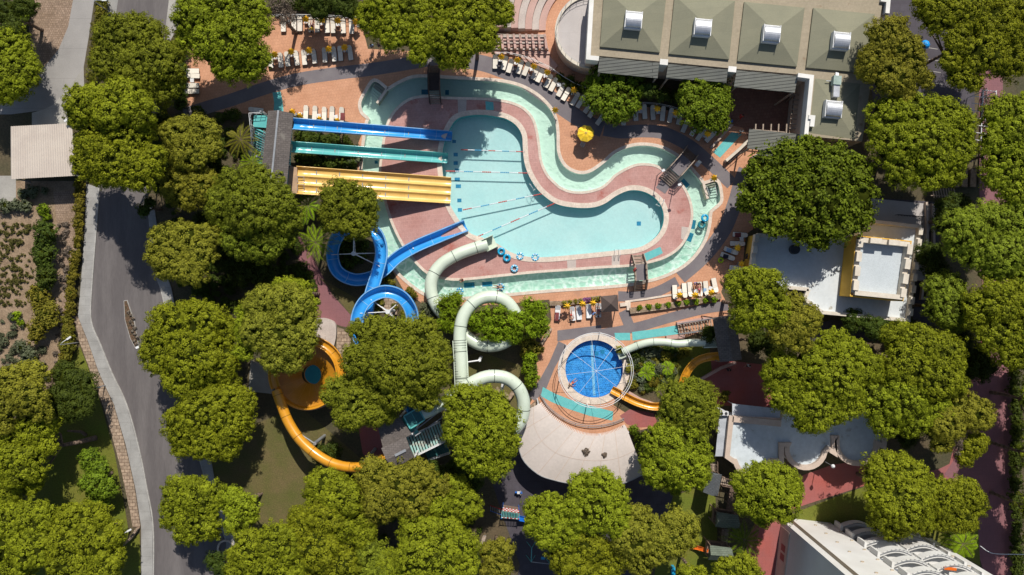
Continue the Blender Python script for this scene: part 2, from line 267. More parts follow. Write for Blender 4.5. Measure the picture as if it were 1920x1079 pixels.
class MB:
    def __init__(s): s.v = []; s.f = []; s.mi = []; s.m = 0; s.sm = False
    def add(s, vs, fs):
        b = len(s.v); s.v += [tuple(v) for v in vs]
        for f in fs: s.f.append(tuple(b + i for i in f)); s.mi.append(s.m)
        return s
    def box(s, c, size, rz=0.0, rx=0.0, ry=0.0):
        hx, hy, hz = size[0] / 2, size[1] / 2, size[2] / 2
        M_ = Matrix.Rotation(rz, 3, 'Z') @ Matrix.Rotation(ry, 3, 'Y') @ Matrix.Rotation(rx, 3, 'X')
        vs = [M_ @ Vector((x, y, z)) + Vector(c) for x in (-hx, hx) for y in (-hy, hy) for z in (-hz, hz)]
        return s.add(vs, [(0, 1, 3, 2), (4, 6, 7, 5), (0, 4, 5, 1), (2, 3, 7, 6), (0, 2, 6, 4), (1, 5, 7, 3)])
    def prism(s, poly, z0, z1):
        a = sum(poly[i][0] * poly[(i + 1) % len(poly)][1] - poly[(i + 1) % len(poly)][0] * poly[i][1] for i in range(len(poly)))
        if a < 0: poly = poly[::-1]
        n = len(poly)
        zt = z1 if callable(z1) else (lambda x, y: z1)
        vs = [(p[0], p[1], z0) for p in poly] + [(p[0], p[1], zt(p[0], p[1])) for p in poly]
        fs = [tuple(range(n - 1, -1, -1)), tuple(range(n, 2 * n))] + [(i, (i + 1) % n, n + (i + 1) % n, n + i) for i in range(n)]
        return s.add(vs, fs)
    def bar(s, a, b, w, h=None, n=None):
        a = Vector(a); b = Vector(b); d = b - a
        if d.length < 1e-6: return s
        h = h or w; d.normalize()
        up = Vector((0, 0, 1)) if abs(d.z) < 0.95 else Vector((1, 0, 0))
        x = d.cross(up).normalized(); y = x.cross(d).normalized()
        vs = [p + x * sx * w / 2 + y * sy * h / 2 for p in (a, b) for sx, sy in ((-1, -1), (1, -1), (1, 1), (-1, 1))]
        return s.add(vs, [(3, 2, 1, 0), (4, 5, 6, 7), (0, 1, 5, 4), (1, 2, 6, 5), (2, 3, 7, 6), (3, 0, 4, 7)])
    def cyl(s, a, b, r0, r1=None, n=10):
        a = Vector(a); b = Vector(b); d = (b - a).normalized(); r1 = r0 if r1 is None else r1
        up = Vector((0, 0, 1)) if abs(d.z) < 0.95 else Vector((1, 0, 0))
        x = d.cross(up).normalized(); y = x.cross(d).normalized()
        vs = []
        for p, r in ((a, r0), (b, r1)):
            for i in range(n):
                t = 2 * math.pi * i / n; vs.append(p + x * math.cos(t) * r + y * math.sin(t) * r)
        return s.add(vs, [tuple(range(n)), tuple(range(2 * n - 1, n - 1, -1))] + [(i, i + n, (i + 1) % n + n, (i + 1) % n) for i in range(n)])
    def lathe(s, prof, c, n=24, a0=0.0, a1=2 * math.pi, caps=True):
        closed = abs(a1 - a0 - 2 * math.pi) < 1e-6
        m = n if closed else n + 1; vs = []; fs = []
        for i in range(m):
            t = a0 + (a1 - a0) * i / n
            for r, z in prof: vs.append((c[0] + r * math.cos(t), c[1] + r * math.sin(t), c[2] + z))
        k = len(prof)
        for i in range(n):
            j = (i + 1) % m
            for q in range(k - 1): fs.append((i * k + q, j * k + q, j * k + q + 1, i * k + q + 1))
        return s.add(vs, fs)
    def tubepath(s, pts, r, n=6, closed=False):
        return s.sweep(pts, [(r * math.cos(2 * math.pi * i / n), r * math.sin(2 * math.pi * i / n)) for i in range(n)], True, closed)
    def sweep(s, pts, prof, profclosed=True, closed=False, caps=False, tilt=None):
        pts = [Vector(p) for p in pts]; n = len(pts); k = len(prof); vs = []; fs = []
        for i in range(n):
            if closed: d = pts[(i + 1) % n] - pts[i - 1]
            else: d = pts[min(i + 1, n - 1)] - pts[max(i - 1, 0)]
            d.normalize()
            x = d.cross(Vector((0, 0, 1)))
            if x.length < 1e-4: x = Vector((1, 0, 0))
            x.normalize(); y = x.cross(d).normalized()
            if tilt:
                a = tilt[i]; x, y = x * math.cos(a) + y * math.sin(a), y * math.cos(a) - x * math.sin(a)
            for u, w in prof: vs.append(pts[i] + x * u + y * w)
        for i in range(n if closed else n - 1):
            j = (i + 1) % n
            for q in range(k if profclosed else k - 1):
                q2 = (q + 1) % k; fs.append((i * k + q, i * k + q2, j * k + q2, j * k + q))
        if caps and not closed:
            fs.append(tuple(range(k))); fs.append(tuple((n - 1) * k + q for q in range(k - 1, -1, -1)))
        return s.add(vs, fs)
    def build(s, name, mats, parent=None, smooth=False, label=None):
        if not isinstance(mats, (list, tuple)): mats = [mats]
        me = bpy.data.meshes.new(name)
        off = Vector(parent.location) if parent and parent.get('_w', 1) else Vector((0, 0, 0))
        if parent and parent.parent: off = off + parent.parent.location
        me.from_pydata([tuple(Vector(v) - off) for v in s.v], [], s.f)
        for m in mats: me.materials.append(m)
        if len(mats) > 1: me.polygons.foreach_set('material_index', s.mi)
        if smooth: me.polygons.foreach_set('use_smooth', [True] * len(me.polygons))
        me.update()
        if not smooth or smooth == 'auto': pass
        bm = bmesh.new(); bm.from_mesh(me); bmesh.ops.recalc_face_normals(bm, faces=bm.faces); bm.to_mesh(me); bm.free()
        o = bpy.data.objects.new(name, me); COL.objects.link(o)
        if parent: o.parent = parent
        if label: o['label'] = label
        return o

def solo(mb, name, mats, label, cat, group=None, smooth=False):
    """a thing that is one mesh, its origin moved to its base"""
    vs = np.array(mb.v); c = Vector((vs[:, 0].mean(), vs[:, 1].mean(), vs[:, 2].min()))
    mb.v = [tuple(Vector(v) - c) for v in mb.v]
    o = mb.build(name, mats, None, smooth); o.location = c
    return setp(o, label, cat, group)

def smooth_closed(pts, n=6):
    P = [Vector((p[0], p[1])) for p in pts]; sh = [len(p) > 2 for p in pts]; out = []; L = len(P)
    for i in range(L):
        p0, p1, p2, p3 = P[i - 1], P[i], P[(i + 1) % L], P[(i + 2) % L]
        t1 = Vector((0, 0)) if sh[i] else (p2 - p0) * 0.5
        t2 = Vector((0, 0)) if sh[(i + 1) % L] else (p3 - p1) * 0.5
        if sh[i] and sh[(i + 1) % L]: out.append(tuple(p1)); continue
        for k in range(n):
            t = k / n; h00 = 2*t**3-3*t*t+1; h10 = t**3-2*t*t+t; h01 = -2*t**3+3*t*t; h11 = t**3-t*t
            out.append(tuple(p1 * h00 + t1 * h10 + p2 * h01 + t2 * h11))
    return out
def smooth_open(pts, n=6):
    P = [Vector(p) for p in pts]; out = []; L = len(P)
    for i in range(L - 1):
        p1, p2 = P[i], P[i + 1]
        t1 = (P[i + 1] - P[i - 1]) * 0.5 if i > 0 else (p2 - p1)
        t2 = (P[i + 2] - P[i]) * 0.5 if i + 2 < L else (p2 - p1)
        for k in range(n):
            t = k / n; h00 = 2*t**3-3*t*t+1; h10 = t**3-2*t*t+t; h01 = -2*t**3+3*t*t; h11 = t**3-t*t
            out.append(p1 * h00 + t1 * h10 + p2 * h01 + t2 * h11)
    out.append(P[-1]); return out
def area(poly): return 0.5 * sum(poly[i-1][0] * poly[i][1] - poly[i][0] * poly[i-1][1] for i in range(len(poly)))
def offset(poly, d):
    """offset a closed polygon outwards by d"""
    sg = 1 if area(poly) > 0 else -1; out = []; n = len(poly)
    for i in range(n):
        a = Vector(poly[i - 1]); b = Vector(poly[i]); c = Vector(poly[(i + 1) % n])
        e1 = (b - a); e2 = (c - b)
        if e1.length < 1e-6: e1 = e2
        if e2.length < 1e-6: e2 = e1
        e1 = e1.normalized(); e2 = e2.normalized()
        nn = Vector((e1.y + e2.y, -(e1.x + e2.x)))
        if nn.length < 1e-3: nn = Vector((e1.y, -e1.x))
        nn.normalize(); k = max(0.6, nn.dot(Vector((e1.y, -e1.x))))
        out.append(tuple(b + nn * sg * d / k))
    return out
def inside(pt, poly):
    x, y = pt; r = False; j = len(poly) - 1
    for i in range(len(poly)):
        xi, yi = poly[i]; xj, yj = poly[j]
        if (yi > y) != (yj > y) and x < (xj - xi) * (y - yi) / (yj - yi) + xi: r = not r
        j = i
    return r
def sheet(name, outer, holes, z, m, kind='structure', parent=None, label=None, cat=None, group=None):
    loops = [outer] + list(holes); vs = []; es = []
    for l in loops:
        b = len(vs); n = len(l); vs += [Vector(p) for p in l]; es += [(b + i, b + (i + 1) % n) for i in range(n)]
    r = delaunay_2d_cdt(vs, es, [], 0, 1e-5); V = r[0]; F = []
    for f in r[2]:
        c = sum((V[i] for i in f), Vector((0, 0))) / len(f)
        if inside(c, outer) and not any(inside(c, h) for h in holes):
            a = sum(V[f[i-1]].x * V[f[i]].y - V[f[i]].x * V[f[i-1]].y for i in range(len(f)))
            F.append(tuple(f) if a > 0 else tuple(f)[::-1])
    me = bpy.data.meshes.new(name); me.from_pydata([(v.x, v.y, z) for v in V], [], F); me.materials.append(m)
    o = bpy.data.objects.new(name, me); COL.objects.link(o)
    if parent: o.parent = parent
    else: setp(o, label, cat, group, kind)
    return o
def ribbon(pts, w):
    """pixel centre line -> closed pixel polygon of width w"""
    P = smooth_open([(p[0], p[1], 0) for p in pts], 5); L = []; Rr = []
    for i, p in enumerate(P):
        d = (P[min(i + 1, len(P) - 1)] - P[max(i - 1, 0)]).normalized(); n = Vector((-d.y, d.x, 0))
        ww = w
        L.append(tuple((p + n * ww / 2)[:2])); Rr.append(tuple((p - n * ww / 2)[:2]))
    return L + Rr[::-1]
def ring(name, poly, d0, d1, z0, z1, m, parent=None, kind='structure'):
    """band between offsets d0 and d1 of a closed polygon"""
    a = offset(poly, d0) if d0 else poly; b = offset(poly, d1) if d1 else poly; n = len(poly); mb = MB()
    vs = [(p[0], p[1], z1) for p in a] + [(p[0], p[1], z1) for p in b] + [(p[0], p[1], z0) for p in a] + [(p[0], p[1], z0) for p in b]
    fs = []
    for i in range(n):
        j = (i + 1) % n
        fs += [(i, j, n + j, n + i), (i, 2 * n + i, 2 * n + j, j), (n + i, n + j, 3 * n + j, 3 * n + i)]
    mb.add(vs, fs); o = mb.build(name, m, parent)
    if not parent: o['kind'] = kind
    return o
def wallstrip(name, poly, z0, z1, m, parent=None, kind='structure'):
    n = len(poly); mb = MB()
    mb.add([(p[0], p[1], z0) for p in poly] + [(p[0], p[1], z1) for p in poly], [(i, (i + 1) % n, n + (i + 1) % n, n + i) for i in range(n)])
    o = mb.build(name, m, parent)
    if not parent: o['kind'] = kind
    return o

# ------------------------------------------------------------------ the setting: pools, deck, paths, lawns, roads
river_out = smooth_closed(WP([(833,147),(803,145),(773,147),(747,158),(728,169),(722,166),(702,153,1),(687,173),(677,193),(680,210),(692,222,1),(689,232),(684,262),(680,300),(679,335),(685,370),(697,423),(716,470),
    (742,505),(768,530),(795,549),(823,558),(860,558),(927,553),(1027,544),(1127,537),(1180,532),(1210,526),(1243,517),(1277,500),(1302,478),(1320,450),(1328,422),(1330,402),(1333,394),(1345,384),(1351,374),
    (1348,350),(1341,340,1),(1320,345,1),(1312,337),(1300,323),(1283,304),(1253,284),(1227,275),(1200,273),(1177,277),(1153,288),(1130,308),(1107,323),(1087,326),(1067,319),(1053,305),(1045,283),(1044,250),
    (1041,227),(1033,207),(1013,185),(987,168),(960,158),(930,153),(900,151),(866,149)]), 5)
river_in = smooth_closed(WP([(830,182),(803,179),(773,183),(753,194),(737,210),(726,230),(720,253),(715,283),(711,330),(720,375),(733,417),(751,455),(770,483),(797,511),(823,522),(860,526),(927,520),(993,513),(1060,508),
    (1127,503),(1180,500),(1210,495),(1243,486),(1270,470),(1288,447),(1297,420),(1299,396),(1293,370),(1280,346),(1262,328),(1243,317),(1227,309),(1200,307),(1177,314),(1153,328),(1143,338),(1127,351),(1100,359),(1073,359),
    (1053,352),(1043,344),(1027,327),(1016,302),(1012,273),(1008,247),(1000,222),(983,203),(960,192),(930,186),(900,184),(866,183)]), 5)
pool = smooth_closed(WP([(845,237),(858,222),(880,216),(907,215),(930,218),(950,223),(968,235),(979,253),(981,277),(983,300),(989,322),(1001,345),(1017,364),(1043,382),(1077,389),(1110,389),(1133,382),(1157,366),(1180,357),(1203,358),
    (1223,367),(1238,382),(1245,402),(1243,424),(1232,443),(1213,458),(1193,466),(1160,470),(1093,477),(1027,483),(987,482),(958,474),(932,458),(905,447),(880,437),(860,413),(843,383),(833,350),(829,320),(828,298),(833,265)]), 5)
RC = W(1114, 692); roundp = [(RC.x + 54.5 / 14 * math.cos(a), RC.y + 54.5 / 14 * math.sin(a)) for a in [2 * math.pi * i / 64 for i in range(64)]]
BIG = 500
sheet('ground', [(-BIG, -BIG), (BIG, -BIG), (BIG, BIG), (-BIG, BIG)], [river_out, roundp], 0.0, M['ground'])
# basins
for nm, poly, holes, z, mf, mw, mwat in (
    ('river_pool', river_out, [river_in], -0.95, M['riverfloor'], M['riverfloor'], M['riverwater']),
    ('main_pool', pool, [], -1.25, M['poolfloor'], M['poolwall'], M['water']),
    ('round_pool', roundp, [], -0.75, M['bluefloor'], M['bluewall'], M['bluewater'])):
    sheet(nm + '_floor', poly, holes, z, mf)
    wallstrip(nm + '_wall', poly, z, 0.0, mw)
    if holes: wallstrip(nm + '_wall', holes[0], z, 0.0, mw)
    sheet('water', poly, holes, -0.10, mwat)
sheet('island_paving', offset(river_in, -0.02), [offset(pool, 0.02)], 0.004, M['island'])
ring('pool_coping', river_out, -0.05, 0.38, -0.06, 0.06, M['coping'])
ring('pool_coping', river_in, 0.05, -0.30, -0.06, 0.05, M['coping'])
ring('pool_coping', pool, -0.05, 0.62, -0.06, 0.055, M['coping'])
ring('pool_coping', roundp, -0.04, 0.88, -0.06, 0.07, M['coping'])
line = MB(); line.prism(WP([(1108, 639), (1112, 639), (1118, 744), (1113, 744)]), -0.748, -0.742); o = line.build('pool_floor_line', M['whitetile']); o['kind'] = 'structure'

deck = WP([(345,32),(520,32),(675,34),(690,92),(800,98),(925,98),(930,60),(1030,0),(1050,-10),(1110,-10),(1110,130),(1098,160),(1120,180),(1180,197),(1240,204),(1290,218),(1340,150),(1372,140),(1525,140),(1525,250),(1490,262),(1440,300),(1412,330),(1412,430),
    (1398,440),(1392,507),(1362,520),(1352,548),(1366,575),(1362,604),(1268,640),(1190,641),(1180,655),(1187,700),(1205,735),(1236,768),(1228,800),(1180,812),(1100,840),(1010,790),(985,772),(1002,742),(1008,700),(1004,662),(1018,630),(1034,600),(1030,562),(930,572),(800,575),(757,545),(738,512),
    (716,486),(700,440),(686,400),(672,350),(670,300),(672,268),(684,238),(640,225),(555,212),(470,214),(345,206)])
rp2 = offset(roundp, 0.5)
sheet('terracotta_deck', deck, [offset(river_out, 0.1), rp2], 0.008, M['deck'])
LAID = []
def paint(name, pts, m, px=True, holes=()):
    P = WP(pts) if px else pts
    xs = [p[0] for p in P]; ys = [p[1] for p in P]; b = (min(xs), max(xs), min(ys), max(ys)); z = 0.008
    for q, zq in LAID:
        if q[0] < b[1] and b[0] < q[1] and q[2] < b[3] and b[2] < q[3]: z = max(z, zq)
    z += 0.004; LAID.append((b, z))
    return sheet(name, P, list(holes), z, m)
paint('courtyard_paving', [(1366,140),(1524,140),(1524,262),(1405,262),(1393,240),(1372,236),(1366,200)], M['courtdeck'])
paint('grey_path', ribbon([(345,215),(400,198),(433,188),(500,165),(560,149),(640,137),(700,130),(780,117),(822,110)], 24), M['graypath'])
paint('grey_path', ribbon([(860,112),(900,118),(930,127),(975,146),(1020,176),(1060,206),(1098,230),(1130,243)], 30), M['graypath'])
paint('grey_path', ribbon([(1132,243),(1165,248),(1205,246),(1245,250),(1290,272),(1330,305),(1372,345)], 24), M['graypath'])
paint('grey_path', ribbon([(1398,318),(1388,345),(1378,380),(1358,430),(1322,478),(1275,520)], 27), M['graypath'])
paint('grey_path', ribbon([(1159,556),(1200,556),(1235,546),(1270,528)], 19), M['graypath'])
paint('grey_path', ribbon([(1365,573),(1320,580),(1260,595),(1205,611),(1165,620),(1129,626)], 18), M['graypath'])
paint('grey_path', [(1045,620),(1127,610),(1129,628),(1045,640)], M['graypath'])
paint('grey_path', [(1160,587),(1177,579),(1188,606),(1170,612)], M['graypath'])
paint('grey_path', [(1047,640),(1064,648),(1040,690),(1022,735),(1002,752),(990,742),(1012,712),(1030,680)], M['graypath'])
paint('grey_path', [(1230,352),(1247,364),(1270,330),(1252,318)], M['graypath'])
paint('teal_path_mat', [(511,174),(526,172),(530,190),(532,212),(513,212),(514,192)], M['tealmat'])
paint('teal_path_mat', [(1372,248),(1391,252),(1350,296),(1337,286)], M['tealmat'])
paint('teal_path_mat', [(910,190),(925,192),(926,207),(911,207)], M['tealmat'])
paint('teal_path_mat', [(1204,477.6),(1238,463),(1243,475),(1208,492)], M['tealmat'])
paint('teal_path_mat', [(1152,624.5),(1181,624.5),(1182,638.5),(1154,638.5)], M['tealmat'])
paint('teal_path_mat', [(1185,623),(1230,617),(1270,610),(1272,627),(1230,632),(1186,639)], M['tealmat'])
paint('teal_path_mat', [(1018,726),(1040,738),(1070,750),(1110,762),(1150,772),(1148,789),(1105,780),(1062,766),(1034,754),(1014,743)], M['tealmat'])
for q in ([(1063,484),(1080,482),(1080,506),(1064,506)], [(1147,477),(1162,476),(1162,501),(1147,501)], [(1278,425),(1292,427),(1290,440),(1285,452),(1277,448)], [(858,184),(875,184),(874,212),(859,212)]):
    paint('pale_stone_patch', q, M['stepstone'])
# terraces left/right of the pool, lower plaza
paint('maroon_path', [(560,440),(590,490),(606,520),(622,552),(662,596),(664,616),(640,612),(596,596),(590,560),(576,520),(556,480)], M['dullmaroon'])
paint('maroon_path', [(672,800),(706,795),(730,850),(700,880),(680,850)], M['maroon'])
paint('maroon_path', [(1190,650),(1275,640),(1330,690),(1500,680),(1500,770),(1380,760),(1300,740),(1240,800),(1190,785),(1150,760)], M['ground'])
paint('maroon_path', [(1330,672),(1480,690),(1490,765),(1340,760),(1295,722)], M['maroon'])
paint('maroon_path', [(1162,780),(1180,768),(1225,775),(1236,800),(1200,802),(1175,796)], M['maroon'])
paint('maroon_path', [(1478,1090),(1474,1020),(1470,985),(1478,972),(1488,955),(1500,950),(1580,924),(1640,905),(1760,880),(1780,870),(1850,600),(1900,600),(1898,850),(1905,1090),(1850,1090),(1836,1045),(1832,960),(1800,910),(1760,905),
    (1700,890),(1640,880),(1600,866),(1560,872),(1500,893),(1440,880),(1425,960),(1402,1010),(1392,1090)], M['maroon'])
paint('maroon_lane', [(1850,600),(1900,600),(1898,850),(1905,1090),(1850,1090),(1836,1045),(1832,960),(1800,910),(1770,890),(1790,860)], M['dullmaroon'])
paint('maroon_path', [(1835,30),(1880,30),(1880,180),(1900,600),(1850,640),(1838,500),(1836,340)], M['dullmaroon'])
paint('grey_forecourt', [(1600,0),(1760,0),(1825,90),(1830,300),(1750,330),(1700,260),(1640,200)], M['rubber'])
paint('stone_forecourt', [(1620,370),(1770,380),(1762,420),(1745,640),(1400,640),(1560,600),(1690,610),(1712,600),(1725,430),(1620,415)], M['rubber'])
paint('pale_paving', [(1632,372),(1752,384),(1748,420),(1715,500),(1700,440),(1632,412)], M['terrace'])
paint('playground_rubber', [(912,870),(985,840),(1210,890),(1262,930),(1250,980),(1215,1090),(968,1090),(975,1060),(940,960)], M['rubber'])
paint('lawn', [(395,860),(470,800),(560,760),(700,880),(690,1090),(420,1090),(395,960)], M['drylawn'])
paint('lawn', [(1262,930),(1340,905),(1345,1000),(1342,1090),(1225,1090),(1240,1000)], M['lawn'])
paint('lawn', [(1494,960),(1580,927),(1645,905),(1760,905),(1800,912),(1832,962),(1838,1062),(1760,1020),(1600,985),(1478,976)], M['lawn'])
paint('lawn', [(840,680),(900,660),(990,690),(990,760),(900,800),(830,780)], M['drylawn'])
paint('lawn', [(598,520),(668,560),(660,594),(625,548)], M['drylawn'])
paint('lawn', [(1240,648),(1330,648),(1335,700),(1290,730),(1200,735),(1192,690),(1205,655)], M['lawn'])
# road side
paint('brown_setts', [(50,-10),(139,-10),(128,50),(110,93),(77,136),(64,110),(55,60)], M['setts'])
paint('concrete_road', [(139,-10),(178,-10),(174,20),(167,67),(157,127),(133,160),(100,197),(82,207),(20,215),(-10,215),(-10,160),(58,165),(77,133),(110,93),(128,50)], M['graytrack'])
paint('pale_paving', [(157,127),(158,160),(170,200),(170,236),(60,236),(60,212),(82,206),(100,197),(133,160)], M['concrete'])
paint('road', [(222,-10),(205,120),(187,353),(180,433),(172,540),(171,600),(190,650),(210,700),(237,758),(259,835),(275,917),(287,987),(288,1090),(440,1090),(425,1020),(398,960),(378,880),(350,780),(328,690),(312,590),(302,540),(293,500),
    (278,390),(278,300),(300,200),(310,57),(318,-10)], M['asphalt'])
paint('pavement', [(199,-10),(223,-10),(206,110),(198,110),(197,60)], M['sidewalk'])
paint('pavement', [(318,-10),(345,-10),(335,50),(315,84),(310,57)], M['concrete'])
def slab(name, pts, z, m, h=0.12):
    mb = MB(); mb.prism(WP(pts), 0.0, z); o = mb.build(name, m); o['kind'] = 'structure'; return o
slab('pavement', [(163,345),(187,353),(180,433),(172,540),(171,600),(190,650),(210,700),(237,758),(259,835),(275.5,917),(287,987),(287,1090),(266,1090),(265.5,987),(255,917),(237,835),(214.5,758),(187,700),(166,640),(147,593),(152,540),(160,433)], 0.13, M['sidewalk'])
slab('kerb', ribbon([(187,345),(181,433),(173,540),(172,602),(190,648),(211,700),(238,758),(260,835),(276.5,917),(288,987),(288.5,1090)], 2.2), 0.145, M['kerb'])
slab('pavement', [(278,388),(290,388),(306,500),(322,540),(330,582),(352,690),(372,780),(394,850),(404,905),(440,1000),(440,1090),(428,1090),(424,1010),(396,940),(380,880),(352,780),(330,690),(312,590),(302,540),(290,500)], 0.13, M['sidewalk'])
slab('kerb', ribbon([(278,388),(290,500),(303,545),(313,592),(331,692),(353,782),(380,880),(397,944),(424,1012)], 2.0), 0.145, M['kerb'])
paint('garden_soil', [(-10,340),(138,340),(145,360),(140,600),(128,700),(60,760),(-10,760)], M['soil'])
paint('garden_bare_soil', [(100,360),(140,358),(146,480),(132,640),(110,680),(118,520)], M['setts'])
paint('lawn', [(150,650),(166,690),(190,760),(215,850),(232,940),(242,1000),(234,1020),(262,1000),(264,1090),(40,1090),(60,900),(110,700)], M['lawn'])
paint('concrete_yard', [(-10,330),(30,330),(30,380),(-10,380)], M['concrete'])

# ------------------------------------------------------------------ foliage
def unit(n):
    v = NP.normal(size=(n, 3)); return v / np.linalg.norm(v, axis=1)[:, None]
def leaf_mesh(name, C, Nn, size, tint, mats, extra=None, aspect=0.7):
    """one mesh of many leaf quads: centres C, normals Nn, half sizes, tint; extra=(verts, faces) for material slot 1"""
    n = len(C); Nn = Nn / np.linalg.norm(Nn, axis=1)[:, None]
    a = np.cross(Nn, unit(n)); a /= np.maximum(np.linalg.norm(a, axis=1), 1e-5)[:, None]; b = np.cross(Nn, a)
    a = a * size[:, None]; b = b * (size * aspect)[:, None]
    V = np.stack([C - a, C - b * 0.9, C + a, C + b * 0.9], 1).reshape(-1, 3)
    nf = n; loops = np.arange(4 * n); starts = np.arange(n) * 4; tot = np.full(n, 4)
    T = np.repeat(tint, 4); mi = np.zeros(n, int)
    if extra is not None:
        ev, ef = extra; base = len(V); V = np.vstack([V, ev])
        loops = np.concatenate([loops, (ef + base).reshape(-1)]); starts = np.concatenate([starts, 4 * n + np.arange(len(ef)) * 4])
        tot = np.concatenate([tot, np.full(len(ef), 4)]); mi = np.concatenate([mi, np.ones(len(ef), int)]); nf += len(ef)
        T = np.concatenate([T, np.zeros(len(ev))])
    me = bpy.data.meshes.new(name); me.vertices.add(len(V)); me.vertices.foreach_set('co', V.reshape(-1).astype(np.float32))
    me.loops.add(len(loops)); me.loops.foreach_set('vertex_index', loops.astype(np.int32))
    me.polygons.add(nf); me.polygons.foreach_set('loop_start', starts.astype(np.int32)); me.polygons.foreach_set('loop_total', tot.astype(np.int32))
    for m in mats: me.materials.append(m)
    me.polygons.foreach_set('material_index', mi.astype(np.int32))
    at = me.attributes.new('tint', 'FLOAT', 'POINT'); at.data.foreach_set('value', T.astype(np.float32))
    me.update(calc_edges=True)
    o = bpy.data.objects.new(name, me); COL.objects.link(o); return o

LEAFN = [0]
def crown(name, lobes, m, puff=0.5, leaf=0.15, dens=1.0, sq=0.6, core=0.80, gap=0.06, rough=0.5, tone=0.0, origin=(0, 0, 0), subs=False, aspect=0.7):
    """lobes: (x, y, z, r). Domed puffs of leaves over every lobe and a ragged dark blob inside as painted shade for the gaps"""
    Cs = []; Ns = []; Sz = []; Tn = []; ev = []; ef = []
    if subs:
        more = []
        for x, y, z, r in lobes:
            if r < 1.1: continue
            k = 5 if r > 2 else 3; a0 = NP.rand() * 6.28
            for q in range(k):
                a = a0 + 6.283 * q / k + NP.uniform(-.35, .35); e = NP.uniform(.25, .75); rs = r * NP.uniform(.38, .52)
                more.append((x + math.cos(a) * math.cos(e) * (r - rs * .82), y + math.sin(a) * math.cos(e) * (r - rs * .82), z + math.sin(e) * (r - rs * .4) * sq, rs))
        lobes = list(lobes) + more
    L = np.array(lobes, float)
    for li, (x, y, z, r) in enumerate(lobes):
        rp0 = puff * (0.8 + 0.25 * min(1.4, r / 3)); n = max(5, int(2.5 * (r / rp0) ** 2))
        i = np.arange(n) + 0.5; zz = 1 - i / n * 1.30; ph = i * 2.399963 + NP.rand() * 6
        q = np.sqrt(np.maximum(0, 1 - zz ** 2)); D = np.stack([q * np.cos(ph), q * np.sin(ph), zz], 1) + NP.normal(size=(n, 3)) * 0.10
        rr = r * (1 + 0.10 * np.sin(ph * 3 + li) * q) - rp0 * 0.8
        P = np.array([x, y, z]) + D * rr[:, None] * np.array([1, 1, sq])
        P += NP.normal(size=(n, 3)) * rp0 * 0.30
        keep = NP.rand(n) > gap
        for k in range(len(L)):
            if k == li: continue
            d = (P - L[k, :3]) / (L[k, 3] * np.array([1, 1, sq])); keep &= (np.linalg.norm(d, axis=1) > 1 - (0.84 * rp0 + 0.14) / L[k, 3])
        P = P[keep]; D = D[keep]
        if not len(P): continue
        lobet = NP.normal() * 0.05
        pr = rp0 * NP.uniform(0.6, 1.35, len(P)); pt = NP.normal(size=len(P)) * 0.13 + lobet
        k = int(40 * dens * (puff / 0.5) ** 1.2 * (0.15 / leaf) ** 1.5)
        d = unit(len(P) * k).reshape(len(P), k, 3)
        d[:, :, 2] = np.where(d[:, :, 2] < -0.35, -d[:, :, 2], d[:, :, 2])
        rad = NP.uniform(0.72, 1.08, (len(P), k))
        C = P[:, None, :] + d * (pr[:, None] * rad)[:, :, None] * np.array([1, 1, 0.85])
        nn = d * 0.85 + unit(len(P) * k).reshape(len(P), k, 3) * rough + D[:, None, :] * 0.7
        t = 0.52 + tone + pt[:, None] + (rad - 0.9) * 1.2 + NP.normal(size=(len(P), k)) * 0.14 + d[:, :, 2] * 0.12  # upward and outer leaves tinted lighter: shading painted into the leaf colour
        Cs.append(C.reshape(-1, 3)); Ns.append(nn.reshape(-1, 3)); Sz.append(leaf * NP.uniform(0.6, 1.25, len(P) * k)); Tn.append(np.clip(t, 0, 1).reshape(-1))
        # inner blob, painted shade behind the puffs
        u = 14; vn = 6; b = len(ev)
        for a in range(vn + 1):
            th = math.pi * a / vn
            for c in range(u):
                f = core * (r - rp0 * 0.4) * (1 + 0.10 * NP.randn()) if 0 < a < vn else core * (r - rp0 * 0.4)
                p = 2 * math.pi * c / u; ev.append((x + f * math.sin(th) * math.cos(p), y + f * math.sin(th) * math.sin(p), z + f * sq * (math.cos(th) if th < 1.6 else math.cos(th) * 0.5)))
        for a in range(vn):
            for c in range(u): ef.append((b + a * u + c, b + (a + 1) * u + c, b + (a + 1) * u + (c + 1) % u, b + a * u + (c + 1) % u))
    C = np.concatenate(Cs) - np.array(origin); LEAFN[0] += len(C)
    ex = (np.array(ev) - np.array(origin), np.array(ef)) if core > 0 else None
    return leaf_mesh(name, C, np.concatenate(Ns), np.concatenate(Sz), np.concatenate(Tn), [m, M['core']], ex, aspect)

